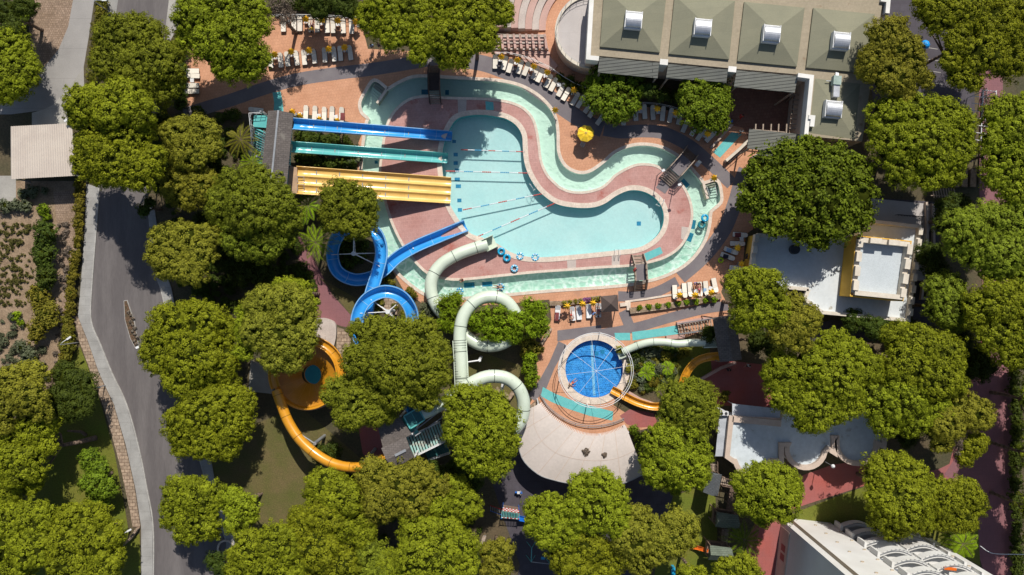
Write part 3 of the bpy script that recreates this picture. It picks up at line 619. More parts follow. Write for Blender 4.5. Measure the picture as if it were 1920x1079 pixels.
def tree(name, label, m, h, lobes, cat='tree', puff=0.34, leaf=0.10, dens=0.95, sq=0.6, lean=(0, 0), group=None, gap=0.06, core=0.80, rough=0.5, tone=0.0, trunk=0.26, base_px=None, grow=1.10):
    lw = []
    cx = sum(l[0] for l in lobes) / len(lobes); cy = sum(l[1] for l in lobes) / len(lobes)
    for l in lobes:
        hh = h + (l[3] if len(l) > 3 else R.uniform(-0.5, 0.5)) - 0.010 * math.hypot(l[0] - cx, l[1] - cy)
        p = W(l[0], l[1], hh); lw.append((p.x, p.y, p.z, l[2] * grow / S * (H - hh) / H))
    c = W(cx, cy, h); base = Vector((c.x + lean[0], c.y + lean[1], 0))
    if base_px: base = W(*base_px)
    t = thing(name, label, cat, base, group=group)
    o = crown('crown', lw, m, puff, leaf, dens, sq, core, gap, rough, tone, origin=base, subs=True); o.parent = t
    mb = MB(); fork = Vector((base.x + (c.x - base.x) * 0.5, base.y + (c.y - base.y) * 0.5, h * 0.5))
    pts = smooth_open([base, base.lerp(fork, 0.5) + Vector((R.uniform(-.15, .15), R.uniform(-.15, .15), 0)), fork], 3)
    for i in range(len(pts) - 1):
        f0 = 1 - 0.4 * i / len(pts); f1 = 1 - 0.4 * (i + 1) / len(pts); mb.cyl(pts[i], pts[i + 1], trunk * f0, trunk * f1, 8)
    for x, y, z, r in lw:
        e = Vector((x, y, z - r * 0.15)); mid = fork.lerp(e, 0.5) + Vector((R.uniform(-.3, .3), R.uniform(-.3, .3), -0.12 * (e - fork).length))
        mb.cyl(fork, mid, trunk * 0.5, trunk * 0.33, 6); mb.cyl(mid, e, trunk * 0.33, trunk * 0.12, 6)
    mb.build('trunk', M['bark'], t, smooth=True)
    return t

P_ = 'pine_tree'
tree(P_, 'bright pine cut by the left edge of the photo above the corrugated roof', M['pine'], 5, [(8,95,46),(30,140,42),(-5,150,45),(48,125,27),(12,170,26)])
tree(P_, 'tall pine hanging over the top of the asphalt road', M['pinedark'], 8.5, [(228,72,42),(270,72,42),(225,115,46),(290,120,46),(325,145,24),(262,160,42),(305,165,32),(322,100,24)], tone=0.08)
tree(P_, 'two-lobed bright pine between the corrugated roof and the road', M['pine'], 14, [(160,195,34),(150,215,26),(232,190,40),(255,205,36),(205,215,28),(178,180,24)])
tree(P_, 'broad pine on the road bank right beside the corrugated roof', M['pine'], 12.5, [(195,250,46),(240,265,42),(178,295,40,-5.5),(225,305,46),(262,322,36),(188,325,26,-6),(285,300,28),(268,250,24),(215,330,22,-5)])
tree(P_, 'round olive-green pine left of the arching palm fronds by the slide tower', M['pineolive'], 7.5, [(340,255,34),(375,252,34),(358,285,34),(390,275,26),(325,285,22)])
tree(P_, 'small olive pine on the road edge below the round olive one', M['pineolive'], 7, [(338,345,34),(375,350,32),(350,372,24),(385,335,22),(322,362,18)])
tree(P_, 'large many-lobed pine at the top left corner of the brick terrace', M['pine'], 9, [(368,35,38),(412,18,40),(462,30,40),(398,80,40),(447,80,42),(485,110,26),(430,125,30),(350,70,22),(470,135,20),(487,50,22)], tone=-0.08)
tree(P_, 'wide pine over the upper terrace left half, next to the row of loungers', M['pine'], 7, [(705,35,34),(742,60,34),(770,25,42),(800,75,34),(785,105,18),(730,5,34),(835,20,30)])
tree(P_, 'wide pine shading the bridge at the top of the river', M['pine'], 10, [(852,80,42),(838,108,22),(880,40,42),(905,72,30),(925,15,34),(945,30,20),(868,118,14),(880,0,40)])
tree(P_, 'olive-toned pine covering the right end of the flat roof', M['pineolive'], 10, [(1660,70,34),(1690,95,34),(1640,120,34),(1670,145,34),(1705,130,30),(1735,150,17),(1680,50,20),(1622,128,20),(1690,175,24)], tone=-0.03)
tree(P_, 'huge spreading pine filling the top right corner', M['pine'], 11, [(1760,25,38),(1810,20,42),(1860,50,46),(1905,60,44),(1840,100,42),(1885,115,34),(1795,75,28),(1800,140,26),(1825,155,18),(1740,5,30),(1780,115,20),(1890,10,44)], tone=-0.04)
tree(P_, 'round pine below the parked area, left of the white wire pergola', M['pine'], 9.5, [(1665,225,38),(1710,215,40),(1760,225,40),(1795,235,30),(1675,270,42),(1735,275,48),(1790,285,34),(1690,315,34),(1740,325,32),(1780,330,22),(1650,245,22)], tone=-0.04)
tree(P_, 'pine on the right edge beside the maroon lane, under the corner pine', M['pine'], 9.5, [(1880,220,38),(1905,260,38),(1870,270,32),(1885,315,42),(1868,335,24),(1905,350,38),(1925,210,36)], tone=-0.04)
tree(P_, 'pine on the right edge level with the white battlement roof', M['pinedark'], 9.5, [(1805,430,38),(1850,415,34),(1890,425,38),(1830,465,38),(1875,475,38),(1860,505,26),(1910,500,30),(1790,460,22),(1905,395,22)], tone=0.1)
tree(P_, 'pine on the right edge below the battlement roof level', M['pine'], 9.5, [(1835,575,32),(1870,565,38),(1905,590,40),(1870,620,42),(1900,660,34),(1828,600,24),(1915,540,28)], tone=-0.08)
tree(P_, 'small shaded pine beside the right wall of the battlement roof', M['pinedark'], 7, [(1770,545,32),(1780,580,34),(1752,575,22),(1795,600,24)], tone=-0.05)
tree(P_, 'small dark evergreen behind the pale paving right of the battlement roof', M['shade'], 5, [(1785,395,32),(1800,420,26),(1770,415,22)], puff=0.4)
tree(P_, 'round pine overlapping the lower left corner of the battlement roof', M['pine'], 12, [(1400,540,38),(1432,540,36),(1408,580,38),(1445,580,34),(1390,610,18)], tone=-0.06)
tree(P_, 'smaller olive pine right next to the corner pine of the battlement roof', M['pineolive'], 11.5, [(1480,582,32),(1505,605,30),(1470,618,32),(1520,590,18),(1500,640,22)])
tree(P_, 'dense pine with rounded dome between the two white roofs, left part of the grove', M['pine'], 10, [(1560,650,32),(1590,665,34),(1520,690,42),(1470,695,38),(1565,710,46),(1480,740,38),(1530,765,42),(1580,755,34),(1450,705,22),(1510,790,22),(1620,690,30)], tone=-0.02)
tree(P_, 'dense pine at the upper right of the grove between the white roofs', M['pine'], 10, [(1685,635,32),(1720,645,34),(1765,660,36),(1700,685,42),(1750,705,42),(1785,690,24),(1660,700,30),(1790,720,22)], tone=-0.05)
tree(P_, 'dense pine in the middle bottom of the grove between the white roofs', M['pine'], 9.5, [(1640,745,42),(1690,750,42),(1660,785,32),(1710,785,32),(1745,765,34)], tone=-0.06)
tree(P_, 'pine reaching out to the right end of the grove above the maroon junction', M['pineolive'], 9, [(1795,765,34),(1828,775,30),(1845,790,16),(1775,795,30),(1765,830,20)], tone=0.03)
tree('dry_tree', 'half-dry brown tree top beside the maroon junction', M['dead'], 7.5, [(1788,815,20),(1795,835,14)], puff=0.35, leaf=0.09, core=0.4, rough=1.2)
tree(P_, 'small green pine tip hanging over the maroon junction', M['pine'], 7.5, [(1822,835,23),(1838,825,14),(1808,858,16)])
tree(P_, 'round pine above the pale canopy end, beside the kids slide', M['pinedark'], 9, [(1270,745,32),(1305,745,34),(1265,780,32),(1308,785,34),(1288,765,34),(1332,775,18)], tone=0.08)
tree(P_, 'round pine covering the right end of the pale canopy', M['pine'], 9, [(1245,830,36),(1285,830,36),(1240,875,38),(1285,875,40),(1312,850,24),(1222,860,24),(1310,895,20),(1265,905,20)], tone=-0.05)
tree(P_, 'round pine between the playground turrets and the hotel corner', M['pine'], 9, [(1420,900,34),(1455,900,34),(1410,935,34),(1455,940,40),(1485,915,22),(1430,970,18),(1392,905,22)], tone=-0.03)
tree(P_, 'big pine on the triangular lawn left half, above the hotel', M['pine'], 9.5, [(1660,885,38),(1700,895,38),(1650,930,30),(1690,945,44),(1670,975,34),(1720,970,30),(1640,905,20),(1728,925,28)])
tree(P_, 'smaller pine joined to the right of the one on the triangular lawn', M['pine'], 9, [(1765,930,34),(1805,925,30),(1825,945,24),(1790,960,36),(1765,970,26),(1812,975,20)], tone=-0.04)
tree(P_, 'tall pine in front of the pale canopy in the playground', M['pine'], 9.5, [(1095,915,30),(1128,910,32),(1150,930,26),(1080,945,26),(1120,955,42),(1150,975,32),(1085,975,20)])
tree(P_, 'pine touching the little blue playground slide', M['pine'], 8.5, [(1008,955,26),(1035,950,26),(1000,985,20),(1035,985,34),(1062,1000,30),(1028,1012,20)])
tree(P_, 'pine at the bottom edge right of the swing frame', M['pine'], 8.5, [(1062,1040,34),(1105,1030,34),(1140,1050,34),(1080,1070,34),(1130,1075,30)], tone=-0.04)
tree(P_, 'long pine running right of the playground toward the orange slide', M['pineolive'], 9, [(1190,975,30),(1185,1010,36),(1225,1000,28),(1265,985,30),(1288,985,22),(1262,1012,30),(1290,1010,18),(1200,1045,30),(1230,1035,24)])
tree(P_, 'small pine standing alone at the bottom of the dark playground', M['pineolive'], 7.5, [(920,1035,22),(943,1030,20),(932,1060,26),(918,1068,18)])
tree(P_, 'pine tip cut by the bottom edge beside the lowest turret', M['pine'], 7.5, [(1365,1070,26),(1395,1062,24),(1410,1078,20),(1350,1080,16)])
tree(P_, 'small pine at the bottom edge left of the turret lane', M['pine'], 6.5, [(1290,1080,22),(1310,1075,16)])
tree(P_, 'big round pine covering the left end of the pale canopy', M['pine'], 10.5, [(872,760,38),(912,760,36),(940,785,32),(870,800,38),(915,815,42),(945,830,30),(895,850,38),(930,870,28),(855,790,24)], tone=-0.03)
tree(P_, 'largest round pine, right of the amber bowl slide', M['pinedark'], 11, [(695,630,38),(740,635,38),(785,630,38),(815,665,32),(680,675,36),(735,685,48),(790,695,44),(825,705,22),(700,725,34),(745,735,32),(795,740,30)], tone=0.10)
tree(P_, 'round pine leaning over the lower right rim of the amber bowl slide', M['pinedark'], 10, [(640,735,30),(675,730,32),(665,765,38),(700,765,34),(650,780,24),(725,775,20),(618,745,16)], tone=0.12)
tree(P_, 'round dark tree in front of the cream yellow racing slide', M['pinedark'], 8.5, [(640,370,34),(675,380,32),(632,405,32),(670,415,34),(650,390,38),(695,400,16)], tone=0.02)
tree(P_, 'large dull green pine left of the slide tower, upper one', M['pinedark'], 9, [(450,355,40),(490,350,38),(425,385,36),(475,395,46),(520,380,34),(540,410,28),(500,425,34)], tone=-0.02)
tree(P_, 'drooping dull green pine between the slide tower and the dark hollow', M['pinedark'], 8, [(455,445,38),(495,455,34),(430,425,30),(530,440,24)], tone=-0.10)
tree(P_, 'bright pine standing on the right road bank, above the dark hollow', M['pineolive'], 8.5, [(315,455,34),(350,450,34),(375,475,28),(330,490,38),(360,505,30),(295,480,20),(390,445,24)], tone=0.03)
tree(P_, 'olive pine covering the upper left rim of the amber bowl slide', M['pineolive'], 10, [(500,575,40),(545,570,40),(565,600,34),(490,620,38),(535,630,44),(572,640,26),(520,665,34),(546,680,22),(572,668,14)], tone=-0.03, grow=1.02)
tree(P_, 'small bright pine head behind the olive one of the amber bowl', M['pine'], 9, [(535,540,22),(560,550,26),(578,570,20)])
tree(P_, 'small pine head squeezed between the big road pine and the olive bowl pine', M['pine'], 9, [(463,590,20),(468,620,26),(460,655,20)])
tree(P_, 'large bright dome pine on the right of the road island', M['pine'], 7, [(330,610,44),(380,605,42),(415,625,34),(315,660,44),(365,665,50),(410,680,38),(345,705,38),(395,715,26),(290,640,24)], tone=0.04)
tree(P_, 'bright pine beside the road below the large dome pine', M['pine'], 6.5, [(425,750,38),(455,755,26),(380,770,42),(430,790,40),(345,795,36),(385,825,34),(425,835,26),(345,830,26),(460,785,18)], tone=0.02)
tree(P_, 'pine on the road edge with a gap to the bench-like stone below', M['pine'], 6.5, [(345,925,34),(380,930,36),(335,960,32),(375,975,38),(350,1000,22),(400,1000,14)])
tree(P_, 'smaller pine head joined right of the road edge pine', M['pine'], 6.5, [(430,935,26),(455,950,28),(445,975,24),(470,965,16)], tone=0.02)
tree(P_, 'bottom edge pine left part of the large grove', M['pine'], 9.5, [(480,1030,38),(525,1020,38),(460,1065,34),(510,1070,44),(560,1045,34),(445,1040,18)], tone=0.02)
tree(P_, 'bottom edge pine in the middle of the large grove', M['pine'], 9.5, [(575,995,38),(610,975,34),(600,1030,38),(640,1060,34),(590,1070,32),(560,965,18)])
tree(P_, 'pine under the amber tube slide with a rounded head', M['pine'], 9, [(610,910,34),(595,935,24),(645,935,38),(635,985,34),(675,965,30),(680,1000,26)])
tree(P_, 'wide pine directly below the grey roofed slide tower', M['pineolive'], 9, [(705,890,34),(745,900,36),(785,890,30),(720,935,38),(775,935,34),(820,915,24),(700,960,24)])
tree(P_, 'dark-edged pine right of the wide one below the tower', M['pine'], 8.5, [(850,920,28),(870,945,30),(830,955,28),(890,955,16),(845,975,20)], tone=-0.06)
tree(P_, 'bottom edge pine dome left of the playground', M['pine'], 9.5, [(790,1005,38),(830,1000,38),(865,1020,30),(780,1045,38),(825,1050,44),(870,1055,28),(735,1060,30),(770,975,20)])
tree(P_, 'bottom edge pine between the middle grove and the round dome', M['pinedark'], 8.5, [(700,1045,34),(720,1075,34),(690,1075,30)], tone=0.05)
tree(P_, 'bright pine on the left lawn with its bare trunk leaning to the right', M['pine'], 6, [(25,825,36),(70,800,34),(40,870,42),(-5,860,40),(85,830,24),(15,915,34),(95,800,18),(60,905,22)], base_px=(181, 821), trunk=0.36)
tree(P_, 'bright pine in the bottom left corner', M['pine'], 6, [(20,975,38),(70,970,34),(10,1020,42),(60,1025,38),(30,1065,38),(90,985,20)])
tree(P_, 'round bright pine beside the one in the bottom left corner', M['pine'], 6, [(140,975,32),(175,970,30),(120,1010,38),(175,1015,42),(210,1000,24),(140,1055,42),(195,1055,36),(222,1030,14)], tone=0.02)
tree(P_, 'greyish olive pine on the left edge below the garden plot', M['pineolive'], 7.5, [(25,715,30),(60,705,28),(20,755,34),(60,745,30),(80,770,20),(5,790,24)], tone=-0.02, leaf=0.13)
tree('evergreen_tree', 'dark green leafy tree at the top of the curved lawn', M['shade'], 5, [(125,705,26),(150,720,28),(115,745,26),(150,760,26),(130,770,24),(165,740,16)], puff=0.4, tone=0.15)
tree('citrus_tree', 'small dark citrus tree standing alone on the curved lawn', M['broad'], 3, [(172,862,21),(188,880,17),(178,905,24),(200,915,19),(185,930,20)], puff=0.35, leaf=0.14, tone=0.05)
tree('broadleaf_tree', 'huge dark broad-leaved tree over the top of the battlement roof', M['broad'], 8, [(1430,320,36),(1475,305,38),(1520,295,34),(1565,315,36),(1605,320,28),(1425,365,38),(1480,360,48),(1540,365,52),(1595,370,42),(1450,410,36),(1505,415,42),(1560,415,42),(1605,415,26),(1530,445,26),(1400,380,20),(1575,275,14),(1508,275,18)], puff=0.62, leaf=0.20, sq=0.65, gap=0.16, rough=0.8, tone=0.04, trunk=0.4)
tree('broadleaf_tree', 'round broad-leaved tree over the arc of sun loungers, left of its twin', M['broad'], 3.8, [(1135,150,28),(1165,145,30),(1185,165,26),(1125,185,28),(1160,190,36),(1150,212,22),(1112,165,18),(1180,200,18),(1200,145,10)], puff=0.42, leaf=0.15, sq=0.7, rough=0.8, tone=0.12)
tree('broadleaf_tree', 'round broad-leaved tree at the corner of the brick court', M['broad'], 5.2, [(1302,172,26),(1335,170,28),(1350,195,22),(1298,205,26),(1330,212,32),(1345,230,20),(1282,185,14),(1310,232,16)], puff=0.42, leaf=0.15, sq=0.7, rough=0.8, tone=0.18)
for y_, lb in ((640,'uppermost'),(745,'second'),(850,'third'),(955,'lowest')):
    tree(P_, f'{lb} pine of the row whose tips just touch the right edge beside the maroon lane', M['pinedark'], 10, [(1955,y_,40),(1975,y_+35,36),(1990,y_-25,34),(1950,y_+50,28)], group='pines along the right edge')
tree('bare_tree', 'leafless greyish brown tree left of the top row of loungers', M['dead'], 6.5, [(525,12,22),(540,35,16),(510,30,14)], puff=0.45, leaf=0.07, dens=0.6, core=0, rough=1.4)
for i, (l, lb) in enumerate(([( (585,-5,26),(600,20,20)), 'dark leafy tree behind the top row of loungers, left one'], [((640,0,26),(655,18,18)), 'dark leafy tree behind the top row of loungers, right one'],
      [((10,25,26),(25,50,20),(50,12,22)), 'dark leafy tree in the top left corner around the fan palm'])):
    tree('evergreen_tree', lb, M['shade'], 5, list(l), puff=0.42, tone=0.15)
for l, lb in (([(300,232,20),(312,300,22),(305,350,16)], 'shaded evergreen squeezed between the road bank pine and the round olive pine'),
              ([(400,300,20),(418,330,20)], 'shaded evergreen between the olive pine and the large dull pine'),
              ([(385,420,22),(405,440,22)], 'shaded evergreen left of the drooping dull pine'),
              ([(600,850,18),(625,845,16)], 'low evergreen in the shade behind the amber tube slide'),
              ([(640,905,20),(665,900,16)], 'low evergreen below the end of the amber tube slide'),
              ([(830,895,20),(812,880,16)], 'low evergreen below the turquoise staircase'),
              ([(1330,625,16),(1420,640,22),(1450,650,20)], 'shaded evergreen behind the roof of the kids slide tower'),
              ([(1600,600,22),(1640,615,22),(1660,625,18)], 'shaded evergreen below the bottom parapet of the battlement roof'),
              ([(1745,800,22),(1700,820,20)], 'shaded evergreen under the lower edge of the grove'),
              ([(455,500,32),(490,505,28),(430,480,26)], 'deeply shaded evergreen inside the dark hollow left of the maroon path'),
              ([(1180,155,14),(1215,170,16),(1240,182,12)], 'low dark evergreen behind the arc of loungers'),
              ([(1740,480,26),(1755,510,24)], 'deeply shaded evergreen right of the battlement wall, upper'),
              ([(1700,620,22),(1740,640,26),(1790,640,30),(1830,680,34)], 'deeply shaded evergreen right of the grove below the battlement roof'),
              ([(860,880,22),(880,905,24)], 'deeply shaded evergreen below the pine at the canopy end'),
              ([(405,1050,18),(420,1068,16)], 'small dark evergreen beside the round kerb ring'),
              ([(270,395,14),(280,380,12)], 'small dark evergreen on the right road bank')):
    tree('evergreen_tree', lb, M['shade'], 3.5, l, puff=0.4, tone=0.0, dens=0.7)

def bush(label, m, lobes, h=0.6, puff=0.26, leaf=0.10, sq=0.7, name='shrub', cat='shrub', group=None, dens=0.7, tone=0.0, core=0.75, rough=0.7, aspect=0.7):
    lw = []
    for l in lobes:
        p = W(l[0], l[1], h); lw.append((p.x, p.y, h + (l[3] if len(l) > 3 else 0), l[2] / S))
    base = Vector((sum(q[0] for q in lw) / len(lw), sum(q[1] for q in lw) / len(lw), 0))
    t = crown(name, lw, m, puff, leaf, dens, sq, core, 0.08, rough, tone, origin=base, aspect=aspect); t.location = base
    return setp(t, label, cat, group)

def along(pts, step, r, jit=2.0):
    P = smooth_open([(p[0], p[1], 0) for p in pts], 6); out = []; acc = 0; last = P[0]
    out.append((P[0].x, P[0].y, r * R.uniform(.8, 1.2)))
    for p in P[1:]:
        acc += (p - last).length; last = p
        if acc >= step: acc = 0; out.append((p.x + R.uniform(-jit, jit), p.y + R.uniform(-jit, jit), r * R.uniform(.8, 1.2)))
    return out
bush('long clipped hedge between the two roads at the top left', M['hedge'], along([(193,0),(185,60),(178,110),(170,160)], 9, 11), 0.8, name='hedge', cat='hedge', tone=-0.05)
bush('long narrow hedge with yellowing leaves along the left pavement of the road', M['hedge'], along([(150,335),(147,420),(140,500),(132,560),(128,640),(118,680)], 8, 9.5), 0.8, name='hedge', cat='hedge', tone=0.05)
bush('overgrown green hedge end beside the stone strip and lawn', M['hedge'], along([(125,600),(128,650),(112,700)], 9, 13), 0.9, name='hedge', cat='hedge', tone=-0.05)
bush('clipped hedge strip right of the round brown plot in the top left corner', M['shade'], along([(60,0),(52,40),(38,62)], 10, 7), 0.6, name='hedge', cat='hedge', tone=0.15)
for (x, y, r, hh, lb) in ((88,440,28,1.6,'topmost'), (84,480,28,1.5,'second'), (88,520,26,1.5,'third'), (75,560,26,1.4,'fourth'), (88,590,27,1.5,'fifth'), (72,618,24,1.3,'sixth')):
    bush(f'{lb} dark bushy shrub from the top of the column beside the crop plot', M['shade'] if y < 560 else M['hedge'], [(x, y, r * .8), (x + R.uniform(-9, 9), y - 12, r * .6), (x + R.uniform(-8, 8), y + 13, r * .6)], hh, 0.35, 0.13, name='large_shrub', cat='shrub', group='tall shrubs beside the crop plot', tone=0.12)
bush('low grey-green shrub against the shed wall at the garden top', M['greyleaf'], [(45,365,12),(62,360,13),(30,385,12),(10,388,14),(48,388,12),(85,358,8)], 0.5, tone=0.0)
bush('yellow-green round shrub at the head of the garden plot', M['bright'], [(83,395,13),(88,408,10)], 0.5, tone=-0.15)
bush('yellow-green leafy plant at the lower end of the crop plot', M['bright'], [(32,592,9),(40,605,7)], 0.4)
bush('green shrub mass at the lower end of the garden', M['greyleaf'], [(40,650,14),(55,665,16),(45,685,14),(20,698,15),(70,690,14)], 0.7, tone=-0.1)
# crop rows: stuff nobody could count
cr = []
for r_ in range(12):
    y = 425 + r_ * 13
    for k in range(30):
        x = k * 2.3 + R.uniform(-2, 2) - 2
        patch = math.sin(x * .13 + r_ * 1.9) + math.sin(y * .07 + x * .05 + 1)
        if R.random() < (0.62 if x < 42 else 0.25) + 0.22 * patch: cr.append((x, y + R.uniform(-5, 5), R.uniform(1.2, 4.4)))
o = crown('crop_rows', [(W(a, b).x, W(a, b).y, 0.12, c / S) for a, b, c in cr], M['crop'], 0.14, 0.09, 0.45, 0.8, 0, rough=1.2)
setp(o, 'rows of low green crops in the bare garden plot', 'crops', kind='stuff')
# planting beside the slides and pools
bush('big feathery light green shrub inside the loop of the mint tube slide', M['bright'], [(905,600,24,.6),(930,592,24,.9),(955,605,24,.7),(925,618,26,.6),(950,625,20,.4),(890,605,16,.4),(975,616,19,1.0),(972,596,15,1.1),(966,632,14,.5)], 3.4, 0.42, 0.24, tone=0.05, name='feathery_shrub', rough=.9, aspect=.22, dens=1.6)
bush('big feathery light green shrub right of the mint tube loop', M['bright'], [(995,575,18),(1012,580,18),(990,600,20),(1012,605,19),(1018,620,12),(998,618,16),(988,572,12)], 3.2, 0.42, 0.24, tone=0.02, name='feathery_shrub', rough=.9, aspect=.22, dens=1.6)
bush('feathery light green shrub left of the mint tube loop', M['bright'], [(835,572,19),(852,566,17),(843,592,20),(832,606,16),(858,558,12),(846,612,14)], 3.4, 0.4, 0.22, tone=0.0, name='feathery_shrub', rough=.9, aspect=.25, dens=1.5)
bush('yellow-flowered shrub below the feathery ones', M['flower'], [(990,645,15),(1005,655,14),(983,660,10)], 1.0, tone=-0.15)
bush('upright clipped light green shrub at the left of the round pool path', M['bright'], [(995,672,14),(992,690,15),(997,707,15),(995,718,12)], 1.4, 0.3, 0.11, tone=-0.1)
bush('grey-green shrub between the blue loop and the mint tube', M['greyleaf'], [(800,578,14),(812,588,13),(792,592,11),(820,572,9)], 0.9, tone=-0.1)
bush('green shrub inside the lower blue loop', M['hedge'], [(712,570,9),(705,585,8),(740,575,7),(755,588,7)], 0.5, tone=-0.1)
bush('dark shrub inside the upper blue loop', M['shade'], [(660,450,18),(645,470,16),(672,480,16),(650,495,13),(682,460,12)], 0.6, tone=0.2)
bush('green shrub beside the exit chute of the blue slide', M['hedge'], [(725,522,8),(735,530,7),(768,545,8),(775,553,8)], 0.4, tone=-0.05)
bush('dark green planting between the blue and the turquoise racing slides', M['shade'], [(575,262,14),(592,260,13),(612,264,12),(630,262,10),(566,252,9)], 0.9, tone=0.2)
bush('dark green planting between the turquoise and the yellow racing slides', M['shade'], [(575,302,12),(595,305,13),(618,308,13),(640,310,13),(660,312,10),(560,298,9)], 0.7, tone=0.15)
bush('pale round shrub by the foot of the turquoise slide', M['greyleaf'], [(660,305,8),(672,300,7)], 0.4)
for (x, y, r, m, lb) in ((1162,655,7,'flower','yellow-green shrub at the round pool edge'), (1190,662,9,'shade','dark round shrub in the garden bed, leftmost'), (1222,660,10,'greyleaf','grey-green shrub in the garden bed under the mint tube'),
        (1215,690,11,'bright','spiky light green plant in the middle of the garden bed'), (1238,690,10,'greyleaf','silvery shrub right of the spiky plant'), (1200,708,11,'greyleaf','silvery shrub near the amber chute end'),
        (1225,715,10,'hedge','green shrub beside the amber chute end'), (1248,668,10,'hedge','green shrub near the bend of the kids slide'), (1186,720,9,'hedge','green shrub at the pool rim beside the amber chute'),
        (1282,660,11,'hedge','bright green shrub left of the kids tower'), (1262,654,9,'shade','dark shrub under the mint kids tube'), (1180,690,8,'flower','yellow-green shrub hugging the round pool'), (1256,706,9,'shade','dark shrub at the lower end of the garden bed')):
    bush(lb, M[m], [(x, y, r), (x + 4, y + 3, r * .7), (x - 4, y + 4, r * .6)], 0.4, 0.22, 0.09, tone=0.05)
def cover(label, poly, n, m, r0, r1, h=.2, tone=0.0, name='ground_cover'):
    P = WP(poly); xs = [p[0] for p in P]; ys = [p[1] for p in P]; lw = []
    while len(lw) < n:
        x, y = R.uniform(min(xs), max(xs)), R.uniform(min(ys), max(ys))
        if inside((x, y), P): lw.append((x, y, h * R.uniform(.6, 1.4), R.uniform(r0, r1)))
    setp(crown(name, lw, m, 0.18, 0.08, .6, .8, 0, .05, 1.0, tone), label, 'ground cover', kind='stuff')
bed = [(1176,668),(1186,654),(1215,650),(1250,648),(1282,650),(1262,700),(1240,722),(1215,738),(1190,732),(1182,700)]
cover('low silvery planting filling the garden bed by the round pool', bed, 60, M['greyleaf'], .25, .55)
cover('low green planting filling the garden bed by the round pool', bed, 40, M['hedge'], .25, .5, tone=-.1)
cover('dark creeping plants filling the garden bed by the round pool', bed, 30, M['shade'], .3, .6, .15)
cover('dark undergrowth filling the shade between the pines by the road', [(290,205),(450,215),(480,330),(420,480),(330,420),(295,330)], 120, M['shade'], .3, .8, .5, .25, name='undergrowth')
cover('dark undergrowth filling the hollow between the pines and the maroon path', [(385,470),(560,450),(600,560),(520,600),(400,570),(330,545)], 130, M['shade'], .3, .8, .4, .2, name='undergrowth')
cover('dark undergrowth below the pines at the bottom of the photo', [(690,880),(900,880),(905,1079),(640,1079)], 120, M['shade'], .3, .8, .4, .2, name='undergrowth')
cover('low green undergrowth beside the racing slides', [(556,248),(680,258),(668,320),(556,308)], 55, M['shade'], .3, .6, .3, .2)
cover('weeds and scrub at the lower end of the garden plot', [(0,590),(60,590),(100,700),(70,760),(0,740)], 60, M['greyleaf'], .2, .6, .2, -.1)
cover('dry scrub strip between the tall shrubs and the road hedge', [(112,420),(135,420),(122,640),(100,700),(112,560)], 45, M['dead'], .2, .45, .12)
bush('dark green shrub at the right end of the pale canopy', M['broad'], [(1188,806,10),(1197,820,12),(1210,815,9),(1196,838,8)], 0.9, 0.3, tone=0.1)
bush('small green cypress-like shrub by the lower white building', M['hedge'], [(1358,738,8,.4),(1357,748,9)], 1.0, 0.25)
for i, (x, y, r) in enumerate([(1056,150,10),(1070,163,11),(1085,172,11),(1100,168,10),(1060,168,8)]):
    pass
bush('dark planting between the lounger arc rail and the round terrace', M['shade'], [(1050,145,9),(1062,155,10),(1076,163,11),(1090,165,11),(1070,148,8)], 0.5, tone=0.12)
bush('dark planting behind the lounger arc under the roof awnings', M['shade'], [(1205,170,14),(1225,172,14),(1245,176,14),(1265,182,14),(1280,195,10)], 0.5, tone=0.05)
bush('ivy-covered dark bank on the left edge of the brick terrace', M['shade'], along([(352,0),(350,40),(345,90),(340,150),(338,195)], 11, 13), 1.0, 0.35, 0.13, tone=0.1, name='hedge', cat='hedge')
bush('dark hedge behind the top rows of loungers', M['shade'], along([(520,6),(560,8),(610,8),(660,10),(690,18)], 11, 12), 0.9, 0.35, 0.13, tone=0.05, name='hedge', cat='hedge')
bush('hedge strip on the far right edge of the maroon lane', M['shade'], along([(1900,700),(1905,800),(1902,900),(1905,1000),(1908,1079)], 11, 12), 0.8, 0.35, 0.13, tone=0.1, name='hedge', cat='hedge')
bush('bougainvillea with purple flowers beside the kids tower', M['purple'], [(1490,640,12),(1505,648,10),(1440,612,8)], 3.5, 0.3, 0.1, tone=-0.1)
# raised planter flowers
for i, x in enumerate([1058,1068,1079,1088,1097,1105,1112,1120]):
    bush(f'{["first","second","third","fourth","fifth","sixth","seventh","eighth"][i]} plant from the left in the flower strip above the white loungers', M['purple' if i in (4, 5) else 'hedge'], [(x, 568 - i * 1.1, 5)], 0.35, 0.15, 0.08, group='plants in the flower strip above the white loungers', tone=0.15, core=0)
for i, x in enumerate([1199,1217,1234,1253,1272,1288,1305,1323,1339]):
    bush(f'{["first","second","third","fourth","fifth","sixth","seventh","eighth","ninth"][i]} agave-like plant from the left in the long stone planter', M['bright'], [(x, 577 - i * 1.9, 5.5)], 0.55, 0.16, 0.09, group='plants in the long stone planter', tone=0.0, core=0, rough=1.2)

